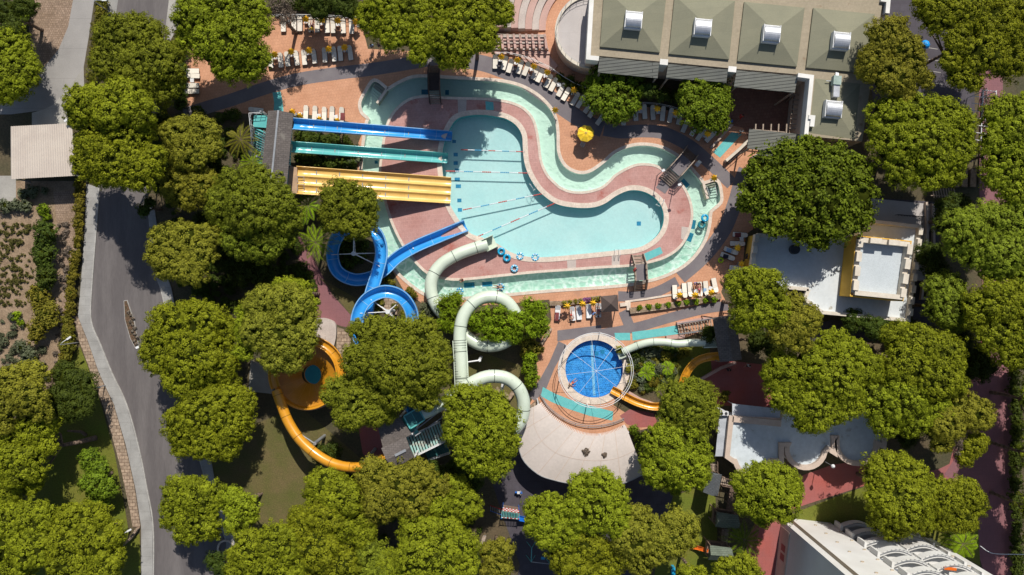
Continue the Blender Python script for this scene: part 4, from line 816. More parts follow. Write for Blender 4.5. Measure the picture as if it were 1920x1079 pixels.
def palm(label, px, py, h, n, ln, m, w=0.22, droop=0.5, cat='palm', name='palm_tree', trunk=0.16, arch=0.35):
    base = W(px, py, h); base = Vector((base.x, base.y, 0)); t = thing(name, label, cat, base)
    C = []; Nn = []; Sz = []; T = []; mb = MB()
    for i in range(n):
        a = 2 * math.pi * i / n + R.uniform(-.25, .25); el0 = R.uniform(0.15, 1.0); L = ln * R.uniform(.75, 1.15); pts = []
        for k in range(13):
            f = k / 12; r = L * f * (0.75 + 0.25 * math.cos(el0)); z = h + L * (math.sin(el0) * f * arch * 2 - droop * f * f)
            pts.append(base + Vector((math.cos(a) * r, math.sin(a) * r, z)))
        mb.tubepath(pts, 0.02, 4)
        side = Vector((-math.sin(a), math.cos(a), 0))
        for k in range(1, 13):
            p = pts[k]; f = k / 12; ww = w * math.sin(math.pi * min(1, f * 0.9 + 0.08)) + 0.03
            for s in (-1, 1):
                for q in (0, 0.5):
                    pp = p.lerp(pts[k - 1], q); C.append(pp + side * s * ww * 0.9 + Vector((math.cos(a), math.sin(a), 0)) * ww * 0.5 - base); Nn.append(Vector((R.uniform(-.2, .2), R.uniform(-.2, .2), 1)) + side * s * 0.3); Sz.append((side * s + Vector((math.cos(a), math.sin(a), -0.3)) * 0.7).normalized() * ww); T.append(min(1, max(0, R.gauss(0.65, 0.2))))
    vs = []; fs = []; tt = []
    for c, sz, t_ in zip(C, Sz, T):
        perp = Vector((-sz.y, sz.x, 0)).normalized() * 0.035; b = len(vs)
        vs += [c - sz, c + perp, c + sz, c - perp]; fs.append((b, b + 1, b + 2, b + 3)); tt += [t_] * 4
    me = bpy.data.meshes.new('fronds'); me.from_pydata([tuple(v) for v in vs], [], fs); me.materials.append(m)
    at = me.attributes.new('tint', 'FLOAT', 'POINT'); at.data.foreach_set('value', tt)
    o = bpy.data.objects.new('fronds', me); COL.objects.link(o); o.parent = t
    mb.cyl(base, base + Vector((0, 0, h)), trunk * 1.2, trunk, 8); mb.build('trunk', M['bark'], t)
    return t
palm('small fan palm with yellowish fronds in the top left corner', 27, 27, 2.5, 16, 1.7, M['bright'], 0.35)
palm('arching palm with long bright fronds left of the slide tower stairs', 452, 262, 4.5, 13, 2.9, M['hedge'], 0.2, droop=.8)
palm('second arching palm with bright fronds below the slide tower stairs', 474, 305, 3.5, 12, 2.5, M['bright'], 0.18, droop=.7)
palm('bright spiky palm at the head of the maroon path', 592, 455, 4.0, 15, 3.0, M['bright'], 0.25)
palm('spiky palm between the big dull pine and the yellow racing slide', 578, 385, 4.0, 12, 2.4, M['bright'], 0.25)
palm('dark palm with a few yellow fronds beside the playground turrets', 1395, 1012, 4.0, 15, 2.8, M['broad'], 0.28)
palm('fan palm with pale fronds on the hotel lawn', 1805, 1020, 5.0, 18, 2.2, M['bright'], 0.32)
palm('shaded palm left of the fan palm on the hotel lawn', 1783, 1005, 3.5, 14, 1.8, M['broad'], 0.3)
palm('low spiky palm in the middle of the garden bed', 1252, 690, 0.8, 14, 1.0, M['bright'], 0.2, name='small_palm')
palm('low spiky palm at the left of the garden bed', 1212, 700, 0.8, 14, 1.1, M['bright'], 0.2, name='small_palm')

# ------------------------------------------------------------------ buildings
def wall_merlons(t, m, a, b, z0, z1, th, mer=0.9, gap=0.55, mh=0.45, start=0.0):
    a = Vector((*a, 0)); b = Vector((*b, 0)); d = b - a; L = d.length; d.normalize(); rz = math.atan2(d.y, d.x)
    c = (a + b) / 2; mb = MB(); mb.box((c.x, c.y, (z0 + z1) / 2), (L, th, z1 - z0), rz); mb.build('parapet', m, t)
    s = start
    while s < L - 0.2:
        e = min(s + mer, L); m_ = a + d * (s + e) / 2; mb = MB()
        mb.box((m_.x, m_.y, z1 + mh / 2 - .002), (e - s, th * 1.06, mh), rz); mb.build('merlon', m, t); s = e + gap
def wallbar(mb, pts, z0, z1, t, closed=False):
    """one continuous mitred wall along a polyline"""
    P = [Vector((p[0], p[1])) for p in pts]; n = len(P); L = []; Q = []
    for i in range(n):
        a = P[i - 1] if (i > 0 or closed) else None; b = P[(i + 1) % n] if (i < n - 1 or closed) else None
        d1 = (P[i] - a).normalized() if a is not None else (b - P[i]).normalized(); d2 = (b - P[i]).normalized() if b is not None else d1
        nn = Vector((-(d1.y + d2.y), d1.x + d2.x))
        if nn.length < .05: nn = Vector((-d1.y, d1.x))
        nn.normalize(); k = max(.45, nn.dot(Vector((-d1.y, d1.x)))); L.append(P[i] + nn * t / 2 / k); Q.append(P[i] - nn * t / 2 / k)
    vs = [(*p, z0) for p in L] + [(*p, z0) for p in Q] + [(*p, z1) for p in L] + [(*p, z1) for p in Q]; fs = []
    for i in range(n if closed else n - 1):
        j = (i + 1) % n; fs += [(i, j, n + j, n + i), (2*n+i, 3*n+i, 3*n+j, 2*n+j), (i, 2*n+i, 2*n+j, j), (n+i, n+j, 3*n+j, 3*n+i)]
    if not closed: fs += [(0, n, 3*n, 2*n), (n-1, 3*n-1, 4*n-1, 2*n-1)]
    mb.add(vs, fs)
def walls(name, m, t, segs, z0, z1, th):
    for sg in segs: mb = MB(); wallbar(mb, sg, z0, z1, th); mb.build(name, m, t)
def gable(mb, c, z, rise, th=0.12, over=0.0):
    """c: four xy corners, ridge from mid(c0,c1) to mid(c2,c3)"""
    r0 = ((c[0][0] + c[1][0]) / 2, (c[0][1] + c[1][1]) / 2, z + rise); r1 = ((c[2][0] + c[3][0]) / 2, (c[2][1] + c[3][1]) / 2, z + rise)
    v = [(*p, z) for p in c] + [r0, r1] + [(*p, z - th) for p in c]
    mb.add(v, [(0, 4, 5, 3), (4, 1, 2, 5), (0, 1, 4), (3, 5, 2), (6, 7, 1, 0), (7, 8, 2, 1), (8, 9, 3, 2), (9, 6, 0, 3), (9, 8, 7, 6)])
def railing(label, pts, h=1.0, z=0.0, step=1.5, m='whitemetal', name='railing', group=None, parent=None, thick=0.05, mids=1):
    P = [Vector((p[0], p[1], z if len(p) < 3 else p[2])) for p in pts]; mb = MB(); up = Vector((0, 0, h))
    for i in range(len(P) - 1):
        a, b = P[i], P[i + 1]; mb.bar(a + up, b + up, thick)
        for q in range(mids): mb.bar(a + up * (q + 1) / (mids + 1), b + up * (q + 1) / (mids + 1), thick * 0.7)
        n = max(1, int((b - a).length / step))
        for k in range(n): p = a.lerp(b, k / n); mb.bar(p, p + up, thick)
    mb.bar(P[-1], P[-1] + up, thick)
    if parent: return mb.build(name, M[m], parent)
    return solo(mb, name, M[m], label, 'railing', group)

HB = 6.5
def wp(l, h): return WP(l, h)
# --- main building
cx = W(1380, 80, HB); t = thing('flat_roofed_building', 'large building with olive flat roof carrying hipped roof boxes and tubular skylights', 'building', (cx.x, cx.y, 0))
foot = wp([(1110,-30),(1102,109),(1121,111),(1124,106),(1240,117),(1252,118),(1366,129),(1377,130),(1497,141),(1521,144),(1510,256),(1616,266),(1653,12),(1660,-30)], HB)
mb = MB(); mb.prism(foot, 0.0, HB); mb.build('wall', M['pinkcream'], t)
mb = MB(); mb.prism(offset(foot, -0.02), HB + 0.003, HB + 0.12); mb.build('roof', M['felt'], t)
walls('parapet', M['white'], t, [wp([(1111,-30),(1103,108),(1123,110)], HB + .6)], HB - .9, HB + 0.6, 0.55)
walls('parapet', M['white'], t, [wp([(1497,140.5),(1523,144),(1512,256)], HB + .6)], HB - .9, HB + 0.5, 0.5)
walls('pillar_cap', M['white'], t, [wp([a, b], HB) for a, b in (((1237,116.5),(1252,118)), ((1365,130),(1380,131.5)))], HB - 2.5, HB + 0.14, 0.7)
walls('parapet', M['white'], t, [wp([(1648,2),(1662,4),(1660,28)], HB)], HB - 1.5, HB + 0.5, 0.5)
walls('parapet', M['white'], t, [wp([(1512,222),(1520,223),(1518,240)], HB)], HB - 1.0, HB + 0.7, 0.52)
hips = [((1133,-22),(1250,-12),(1237,99),(1125,88), (1188,36)), ((1265,-8),(1378,2),(1367,112),(1254,101.5), (1318,49)),
        ((1395.5,4),(1508.5,15),(1494,125.5),(1382.5,115), (1448,61)), ((1525,15.5),(1640,27),(1622,137.5),(1511.5,127), (1579,74))]
for q in hips:
    c = wp(q[:4], HB + .35); ap = sum((Vector(p) for p in c), Vector((0, 0))) / 4; mb = MB()
    low = [(*p, HB + .122) for p in wp(q[:4], HB + .35)]; mid = [(*p, HB + .40) for p in c]; k = 0.14
    up = [(ap.x + (p[0] - ap.x) * k, ap.y + (p[1] - ap.y) * k, HB + 1.45) for p in c]
    mb.add(low + mid + up, [(0, 1, 5, 4), (1, 2, 6, 5), (2, 3, 7, 6), (3, 0, 4, 7), (4, 5, 9, 8), (5, 6, 10, 9), (6, 7, 11, 10), (7, 4, 8, 11), (8, 9, 10, 11)])
    mb.build('hipped_roof', M['feltgreen'], t)
c5 = wp([(1527,148),(1612,158),(1602,262),(1516,250)], HB); ap = W(1566, 205, HB + .6); mb = MB()
mb.add([(*p, HB + .125) for p in c5] + [(ap.x, ap.y, HB + .75)], [(0, 1, 4), (1, 2, 4), (2, 3, 4), (3, 0, 4)]); mb.build('hipped_roof', M['feltgreen'], t)
ang = math.radians(-5.4)
for (x, y), z in (((1188.5,36),1.45), ((1318.5,50),1.45), ((1448,62),1.45), ((1579,75),1.45), ((1564,204),0.7)):
    c = W(x, y, HB + z + .6); mb = MB(); wd, ln = 2.05, 2.15
    mb.box((c.x, c.y, HB + z + 0.0), (wd, ln, 0.5), ang); fr = mb.build('skylight', M['whitemetal'], t)
    mb = MB(); vs = []; n = 12; ca, sa = math.cos(ang), math.sin(ang)
    for yy in (-ln / 2 + .1, ln / 2 - .1):
        for i in range(n + 1):
            th = math.pi * i / n; u = math.cos(th) * (wd / 2 - .12); v = HB + z + .25 + math.sin(th) * 0.6
            # barrel axis runs across the slope (image left-right)
            X, Y = yy * wd / ln, u * ln / wd
            vs.append((c.x + X * ca - Y * sa, c.y + X * sa + Y * ca, v))
    fs = [(i, i + 1, n + 2 + i, n + 1 + i) for i in range(n)] + [tuple(range(n + 1)), tuple(range(2 * n + 1, n, -1))]
    mb.add(vs, fs); mb.build('barrel_cover', M['aluminium'], fr)
    for s in (-1, 1):
        mb = MB(); mb.box((c.x + s * (wd / 2 - .03) * ca, c.y + s * (wd / 2 - .03) * sa, HB + z + .38), (0.09, ln * .96, .35), ang)
        mb.build('end_flange', M['whitemetal'], fr)
mb = MB(); a = W(1566, 183, HB + .8); b = W(1568, 148, HB + .8); mb.bar(a, b, 0.75, 0.6); mb.bar(b, W(1568.5, 138, HB + 0.6), 0.4, 0.4)
mb.bar(W(1549, 152, HB + .5), W(1562, 152.5, HB + .5), 0.08); mb.build('air_duct', M['aluminium'], t)
mb = MB(); mb.box(W(1568, 152, HB + .9), (0.95, 1.1, 0.7), ang); mb.build('fan_housing', mat('pale_green_metal', (0.40, 0.50, 0.45), world=False), t)
for q in (((1124,107.5),(1236,118),(1233,147),(1121,136)), ((1253,120),(1365,131),(1362,155),(1249,146)), ((1381.5,132),(1496,143),(1490,174),(1376,163)),
          ((1405,242),(1503,252.5),(1498,289),(1401,279)), ((1422,279),(1500,286),(1498,306),(1420,299)), ((1502,272),(1600,284),(1597,300),(1499,290)), ((1440,-8),(1640,-2),(1640,9),(1440,-1))):
    hi = HB + .1 if q[0][1] < 240 else 5.0; low = hi - 0.6
    if q[0][1] < 0: hi, low = 6.3, 6.0
    if q[0][1] > 275: hi, low = 4.2, 3.8
    up = [W(*q[0], hi), W(*q[1], hi)]; dn = [W(*q[2], low), W(*q[3], low)]; mb = MB()
    d = Vector((0, 0, .12)); mb.add(up + dn + [v - d for v in up + dn], [(0, 1, 2, 3), (7, 6, 5, 4), (0, 4, 5, 1), (1, 5, 6, 2), (2, 6, 7, 3), (3, 7, 4, 0)])
    mb.build('tiled_awning', M['metaltile'], t)
    for f in (0.03, 0.97):
        p = dn[1].lerp(dn[0], f); mb = MB(); mb.bar((p.x, p.y, 0), (p.x, p.y, low - .13), 0.18); mb.build('awning_post', M['palewood'], t)
for y in (168, 180, 192, 204, 216, 228, 240):
    pass
tp = thing('wooden_pergola', 'narrow slatted wooden pergola along the right side of the brick court', 'pergola', W(1497, 210, 0))
mb = MB()
for y in range(0, 9): a = W(1487 - y * 1.0, 178 + y * 9, 3.2); b = W(1507 - y * 1.0, 179.5 + y * 9, 3.2); mb.bar(a, b, 0.12, 0.14)
mb.build('rafter', M['palewood'], tp); mb = MB()
for x0, x1 in ((1489, 1480), (1506, 1497)): mb.bar(W(x0, 176, 3.07), W(x1, 252, 3.07), 0.16, 0.12)
mb.build('beam', M['wood'], tp)
for x, y in ((1490,180),(1481,248),(1506,181),(1498,249)): p = W(x, y, 3.0); mb = MB(); mb.bar((p.x, p.y, 0), (p.x, p.y, 3.0), 0.14); mb.build('post', M['wood'], tp)
mb = MB()
for x in (1417, 1431, 1446, 1460, 1475): mb.bar(W(x, 233, 2.6), W(x - 1, 250, 2.6), 0.16, 0.14)
mb.bar(W(1412, 243, 2.48), W(1480, 249, 2.48), .1, .1); mb.bar(W(1415, 244, 0), W(1415, 244, 2.5), .12); mb.bar(W(1475, 248, 0), W(1475, 248, 2.5), .12)
solo(mb, 'wooden_trellis', M['palewood'], 'short row of pale beams at the edge of the lower tiled awning', 'trellis')
# --- round terrace
TC = W(1110, 60, 3.0)
arc = [(TC.x + 67 / 14 * 0.967 * math.cos(a), TC.y + 67 / 14 * 0.967 * math.sin(a)) for a in [math.radians(90 + i * 6) for i in range(31)]]
t = thing('round_terrace', 'half-round raised terrace with pale floor and white rim beside the olive roof', 'terrace', (TC.x, TC.y, 0))
pl = arc + [(TC.x + 1.0, arc[-1][1]), (TC.x + 1.0, arc[0][1])]
mb = MB(); mb.prism(pl, 0, 2.95); mb.build('wall', M['pinkcream'], t)
mb = MB(); mb.prism(offset(pl, -0.02), 2.953, 3.0); mb.build('floor', M['terrace'], t)
mb = MB(); wallbar(mb, arc, 2.9, 3.25, 0.4); mb.build('rim', M['cream'], t)
railing('', [(p[0], p[1], 3.25) for p in arc[::2]], 0.9, 3.25, 1.2, 'greymetal', parent=t, thick=0.04)
# --- amphitheatre seats, rings around the terrace
t = thing('amphitheatre', 'curved tiers of pale stone seating beside the round terrace', 'seating', (*W(980, 40)[:2], 0))
AC = W(1110, 55, 0)
for k in range(8):
    r0 = (87 + k * 13) / 14; r1 = (87 + (k + 1) * 13) / 14; z = 0.25 + 0.30 * k
    a = [math.radians(182 - i * 5) for i in range(17)]
    pl = [(AC.x + r0 * math.cos(x), AC.y + r0 * math.sin(x)) for x in a] + [(AC.x + (r1 - .03) * math.cos(x), AC.y + (r1 - .03) * math.sin(x)) for x in a[::-1]]
    mb = MB(); mb.prism(pl, 0, z); mb.build('seat_tier', M['stepstone'] if k % 2 else M['pinkstep'], t)
railing('', wp([(926,66),(960,68),(1022,70)], 1.6), 0.9, 1.2, 1.0, 'palewood', parent=t, thick=0.05)
t = thing('pink_staircase', 'flight of pink stone steps fanning down below the curved seating', 'staircase', (*W(980, 85)[:2], 0))
for k in range(6):
    mb = MB(); y0 = 71 + k * 5.0; mb.prism(WP([(928 - k * .3, y0), (1022 + k * 1.2, y0), (1023 + k * 1.3, y0 + 4.9), (928 - k * .3, y0 + 4.9)]), 0, 1.15 - k * 0.17); mb.build('step', M['pinkstep'] if k % 2 else M['stepstone'], t)
for k in range(8):
    mb = MB(); x = 938 + k * 11.5; mb.prism(WP([(x, 70), (x + 4, 70), (x + 7.5, 97), (x + 3, 97)]), 0, 1.32 - .1); mb.build('stair_divider', M['pinkstep'], t)
mb = MB(); wallbar(mb, WP([(926, 101.5), (1031, 101.5)]), 0, 0.35, .25); mb.build('kerb', M['pinkstep'], t)
mb = MB(); mb.prism(WP([(985,103),(1028,103),(1046,124),(1036,136),(1024,130),(1000,122)]), 0, 0.18)
for k in range(4): mb.prism(WP([(972 + k * 9, 103), (977 + k * 9, 103), (992 + k * 9, 120), (984 + k * 9, 118)]), 0.0, 0.3)
solo(mb, 'pink_ramp', M['pinkstep'], 'wedge-shaped pink stone landing between the steps and the lounger arc', 'ramp')
railing('white railing curving behind the long arc of sun loungers', WP([(930,104),(950,103),(975,108),(1000,116),(1030,130),(1055,148),(1075,160),(1095,168),(1110,172)]), 1.0, 0, 1.2)
railing('white railing curving behind the loungers near the brick court', WP([(1186,197),(1205,196),(1230,198),(1255,203),(1280,211),(1300,222)]), 1.0, 0, 1.2)
railing('white railing behind the topmost row of loungers', WP([(515,33),(560,33),(615,34),(672,38)]), 1.0, 0, 1.4)
# --- shed
t = thing('shed', 'open shed under a rectangular corrugated beige roof beside the road', 'shed', (*W(77, 285)[:2], 0))
q = [(20,237.5),(135,231.5),(138,329.5),(18,336)]; mb = MB(); pts = [W(*p, 3.6) for p in q]; n = 27; vs = []; fs = []
for i in range(2 * n + 1):
    f = i / (2 * n); z = 0.09 if i % 2 else 0.0
    a = pts[0].lerp(pts[1], f); b = pts[3].lerp(pts[2], f)
    vs += [(a.x, a.y, 3.6 + z), (b.x, b.y, 3.35 + z)]
fs = [(2 * i, 2 * i + 2, 2 * i + 3, 2 * i + 1) for i in range(2 * n)]; mb.add(vs, fs); mb.build('corrugated_roof', M['corrug'], t)
for i in range(4):
    p = pts[i]; c = sum(pts, Vector((0, 0, 0))) / 4; p = p.lerp(c, .05); mb = MB(); mb.bar((p.x, p.y, 0), (p.x, p.y, 3.3), .15); mb.build('post', M['greymetal'], t)
mb = MB(); mb.prism([tuple(p.lerp(sum(pts, Vector((0,0,0))) / 4, .25)[:2]) for p in pts], 0, 2.6); mb.build('wall', M['concrete'], t)
# --- battlement building
HL = 3.4; t = thing('battlement_building', 'white-roofed building with crenellated stone parapets and a raised square block', 'building', (*W(1560, 510)[:2], 0))
low = [(1420,440),(1585,447),(1622,412),(1728,425),(1706,602),(1541,586),(1510,582),(1508,561),(1475,548),(1410,503)]
fp = wp(low, HL); mb = MB(); mb.prism(fp, 0, HL - .5); mb.build('wall', M['yellowwall'], t)
mb = MB(); mb.prism(offset(fp, -.03), HL - .497, HL - .4); mb.build('flat_roof', M['whiteroof'], t)
wp2 = lambda l: wp(l, HL + .3)
for a, b in (((1420,440),(1411,503)), ((1727,427),(1706,600))): wall_merlons(t, M['cream'], *wp2([a, b]), HL - .5, HL, .5, 0.95, .55, .4)
for a, b in (((1420,441),(1586,448)), ((1622,414),(1728,426)), ((1706,601),(1541,586)), ((1509,560),(1516,543)), ((1516,543),(1475,539)), ((1622,412),(1586,447)), ((1541,586),(1509,561))): walls('parapet', M['cream'], t, [wp((a, b), HL)], HL - .5, HL + .12, .45)
mb = MB(); mb.prism(wp([(1476,543),(1514,546),(1509,561),(1476,560)], 3.3), HL - .45, HL - .39); mb.build('recess_shade_sheet', M['darkwood'], t)  # thin dark sheet added as painted shade of a corner recess
HT = 6.0; tq = [(1609,445),(1707,455),(1692,562),(1598,553)]; fq = wp(tq, HT); mb = MB(); mb.prism(fq, HL - .39, HT - .7); mb.build('tower_wall', M['yellowwall'], t)
mb = MB(); wallbar(mb, offset(fq, .16), HL - .39, HT - .12, .12, True); mb.build('yellow_facing', M['yellowwall'], t)
mb = MB(); mb.prism(offset(fq, -.02), HT - .697, HT - .6); mb.build('tower_roof', mat('pale_blue_grey_roof', (0.50, 0.54, 0.56), (0.46, 0.50, 0.515), scale=.6), t)
mb = MB(); Q = wp([(1611,450),(1704,459),(1690,558),(1601,549)], HT)
wall_merlons(t, M['cream'], Q[1], Q[2], HT - .6, HT, .62, 1.25, .6, .45); wall_merlons(t, M['cream'], Q[3], Q[0], HT - .6, HT, .62, 1.2, .6, .45, .3)
walls('parapet', M['cream'], t, [[Q[0], Q[1]], [Q[2], Q[3]]], HT - .6, HT + .3, .6)
a, b = Vector((*Q[0], 0)), Vector((*Q[1], 0))
for f in (.28, .65): p = a.lerp(b, f); mb = MB(); mb.box((p.x, p.y, HT + .5), (1.4, .66, .45), math.radians(-5)); mb.build('merlon', M['cream'], t)
mb = MB(); c = W(1490, 468, HL); mb.cyl((c.x, c.y, HL - .4), (c.x, c.y, HL + .25), .62, .62, 20); mb.build('water_tank', M['darkmetal'], t)
mb = MB(); mb.box(W(1400, 481, 1.8), (.12, .7, .7), math.radians(-8)); mb.build('window', M['glassdark'], t)
mb = MB(); P3 = wp([(1706,600),(1722,560),(1735,470),(1740,425)], 1.0)
mb = MB(); mb.prism(wp([(1714,470),(1728,440),(1735,470),(1735,525),(1714,524)], 2.4), 0, 2.4)
solo(mb, 'stone_terrace', M['terrace'], 'narrow stone landing bulging from the right side of the battlement building', 'terrace')
railing('white railing around the narrow landing of the battlement building', wp([(1728,440),(1732,465),(1736,490),(1736,525),(1718,526)], 2.4), .9, 2.4, .8)
railing('dark railing panels on the paving above the battlement building', WP([(1678,404),(1700,406),(1726,408)]), 1.0, 0, .35, 'darkmetal')
# --- lower white building with scalloped parapet
HS = 3.6; t = thing('scalloped_building', 'low white-roofed building with scalloped curved parapets beside the maroon path', 'building', (*W(1500, 820)[:2], 0))
def carc(cx_, cy_, r, a0, a1, n=10): return [(cx_ + r * math.cos(math.radians(a0 + (a1 - a0) * i / n)), cy_ + r * math.sin(math.radians(a0 + (a1 - a0) * i / n))) for i in range(n + 1)]
edge = [(1372,781),(1364,857),(1377,866)] + carc(1418, 856, 40, 165, 100, 6) + [(1430,880),(1446,865),(1466,866),(1466,835),(1478,835)] + carc(1512, 842, 36, 185, 10, 12) + [(1553,842),(1566,850),(1564,822),(1570,822)] + carc(1608, 832, 38, 175, 0, 12) + [(1658,838),(1663,792),(1663,760),(1480,760),(1466,790)]
fp = wp(edge, HS); mb = MB(); mb.prism(fp, 0, HS - .3); mb.build('wall', M['white'], t)
mb = MB(); mb.prism(offset(fp, -.04), HS - .297, HS - .2); mb.build('flat_roof', mat('stained_white_roof', (0.55, 0.60, 0.63), (0.47, 0.52, 0.54), scale=.35, fine=.08, fscale=2, stain=((0.26, 0.22, 0.17), .35, .60)), t)
mb = MB(); wallbar(mb, wp(edge[:-3] , HS + .3), HS - .3, HS + .25, .62); mb.build('parapet', M['pinkcream'], t)
mb = MB(); wallbar(mb, wp([(1374,786),(1465,795)], HS + .3), HS - .3, HS + .25, .8); mb.build('parapet', M['pinkcream'], t)
def awn(label, q, z0, z1, n, m, axis=0):
    t = thing('fabric_awning' if m == 'whitemetal' else 'awning', label, 'awning', (*W(q[0][0], q[0][1])[:2], 0)); P = [W(*q[0], z0), W(*q[1], z0), W(*q[2], z1), W(*q[3], z1)]; mb = MB(); vs = []
    for i in range(2 * n + 1):
        f = i / (2 * n); z = .05 * (i % 2); a = P[0].lerp(P[1], f); b = P[3].lerp(P[2], f); vs += [a + Vector((0, 0, z)), b + Vector((0, 0, z))]
    mb.add(vs, [(2 * i, 2 * i + 2, 2 * i + 3, 2 * i + 1) for i in range(2 * n)]); mb.build('awning_sheet', M['greyawning'], t)
    for p in P: mb = MB(); mb.bar((p.x, p.y, 0), p - Vector((0, 0, .05)), .08); mb.build('post', M['greymetal'], t)
    return t
awn('pale grey awning along the left wall of the scalloped building', [(1349,777),(1341,856),(1362,856),(1371,779)], 2.9, 3.2, 3, 'whitemetal')
awn('pale grey awning along the top wall of the scalloped building', [(1373,757),(1463,767),(1463,784),(1373,780)], 3.0, 3.2, 4, 'whitemetal')
t = thing('air_conditioner', 'white outdoor unit with two round fans at the corner of the scalloped building', 'air conditioner', W(1355, 775, 0)); c = W(1356, 775, 3.3)
mb = MB(); mb.box((c.x, c.y, 3.35), (1.2, .5, .5)); mb.box((c.x, c.y, 1.5), (.9, .4, 3.1)); mb.build('housing', M['whitemetal'], t); mb = MB()
for s in (-.28, .28): mb.cyl((c.x + s, c.y, 3.6), (c.x + s, c.y, 3.63), .2, .2, 14)
mb.build('fan', M['darkmetal'], t)
# --- hotel
M['balconyglass'] = mat('pale_grey_glass', (0.30, 0.33, 0.38), (0.12, 0.14, 0.17), scale=1.2, rough=.2, lo=.45, hi=.55)
HH = 32.0; t = thing('hotel_tower', 'tall white hotel with stacked bowed balconies cut by the bottom right corner', 'hotel', (*W(1600, 1040)[:2], 0))
A = W(1466, 977); B = W(1747, 1010); U = (B - A).normalized(); V = Vector((U.y, -U.x, 0)); LW = (B - A).length; D = 16.0
def F(s, d, z): return tuple(A + U * s + V * d + Vector((0, 0, z)))   # d>0 goes into the building
def fbox(mb, s0, s1, d0, d1, z0, z1):
    vs = [F(s, d, z) for s in (s0, s1) for d in (d0, d1) for z in (z0, z1)]
    mb.add(vs, [(0, 1, 3, 2), (4, 6, 7, 5), (0, 4, 5, 1), (2, 3, 7, 6), (0, 2, 6, 4), (1, 5, 7, 3)])
mb = MB(); fbox(mb, 0, LW, 0, D, 0, HH); mb.build('wall', M['hotelwhite'], t)
mb = MB(); fbox(mb, 1.05, 6.5, -.5, .05, 0, HH - .1); mb.build('front_wall', M['hotelwhite'], t)
mb = MB(); fbox(mb, -.03, 1.0, -.1, .02, 0, HH + .1); mb.build('corner_strip', M['hotelwhite'], t)
mb = MB(); fbox(mb, 1.0, 1.046, -.53, -.003, 0, HH); mb.build('beige_fin', M['hoteltrim'], t)
for k in range(9):
    z = 2.0 + k * 3.0
    for s in (3.4, 5.9, 18.6):
        mb = MB(); d_ = -.515 if s < 6.5 else -.015; fbox(mb, s, s + .34, d_ - .12, d_ + .1, z - (1.4 if s > 5 else 0), z + .12 - (1.4 if s > 5 else 0)); mb.build('wall_vent', M['hoteltrim'], t)
for k in range(10):
    z0 = 1.2 + k * 3.0
    for s0, s1 in ((6.9, 11.7), (11.9, 16.7)):
        mb = MB(); n = 10; prof = []
        for i in range(n + 1): f = i / n; prof.append((s0 + (s1 - s0) * f, -.75 - .85 * math.sin(math.pi * f)))
        pl = [F(s, d, 0)[:2] for s, d in prof] + [F(s1, -.003, 0)[:2], F(s0, -.003, 0)[:2]]
        mb.prism(pl, z0, z0 + .22)
        bal = mb.build('balcony', M['hotelwhite'], t); mb = MB()
        for i in range(n):
            a = Vector(F(*prof[i], z0 + .22)); b = Vector(F(*prof[i + 1], z0 + .22)); h_ = Vector((0, 0, .85)); nv = Vector((0, 0, 0)) + V * .45
            mb.add([a, b, b + h_, a + h_, a + nv, b + nv, b + h_ + nv, a + h_ + nv], [(0, 1, 2, 3), (5, 4, 7, 6), (3, 2, 6, 7)])
        mb.build('parapet', M['hotelwhite'], bal); mb = MB()
        for i in range(n): a = Vector(F(*prof[i], z0 + 1.35)); b = Vector(F(*prof[i + 1], z0 + 1.35)); mb.bar(a, b, .06); mb.bar(a, a - Vector((0, 0, .3)), .04)
        mb.build('handrail', M['greymetal'], bal)
        mb = MB(); fbox(mb, s0 + .6, s1 - .6, -.012, .05, z0 + .3, z0 + 2.35); mb.build('balcony_door', M['balconyglass'], t)
    mb = MB(); fbox(mb, 6.55, 6.85, -1.15, -.003, z0 - .3, z0 + 1.5); mb.build('balcony_divider', M['hotelwhite'], t); mb = MB(); fbox(mb, 11.7, 11.88, -.95, -.003, z0 - .3, z0 + 1.5); mb.build('balcony_divider', M['hotelwhite'], t); mb = MB(); fbox(mb, 16.73, 17.0, -1.15, -.003, z0 - .3, z0 + 1.5); mb.build('balcony_divider', M['hotelwhite'], t)
mb = MB(); fbox(mb, 12.6, 14.0, -1.2, -.9, 14.35, 14.5); solo(mb, 'beach_towel', M['orange'], 'orange-red towel hung on one bowed hotel balcony', 'towel')
mb = MB(); vs = [F(s, dd, zz) for s in (-.12, -.003) for dd in (.6, 15.0) for zz in (0, 2.9)]; mb.add(vs, [(0, 1, 3, 2), (4, 6, 7, 5), (0, 4, 5, 1), (2, 3, 7, 6), (0, 2, 6, 4), (1, 5, 7, 3)]); mb.build('side_plinth', M['pinkcream'], t)
for d in (2.6, 3.8):
    mb = MB(); vs = [F(-.135, dd, zz) for dd in (d, d + .9) for zz in (1.0, 2.3)]; mb.add(vs, [(0, 1, 3, 2)]); mb.build('side_window', M['maroon'], t)
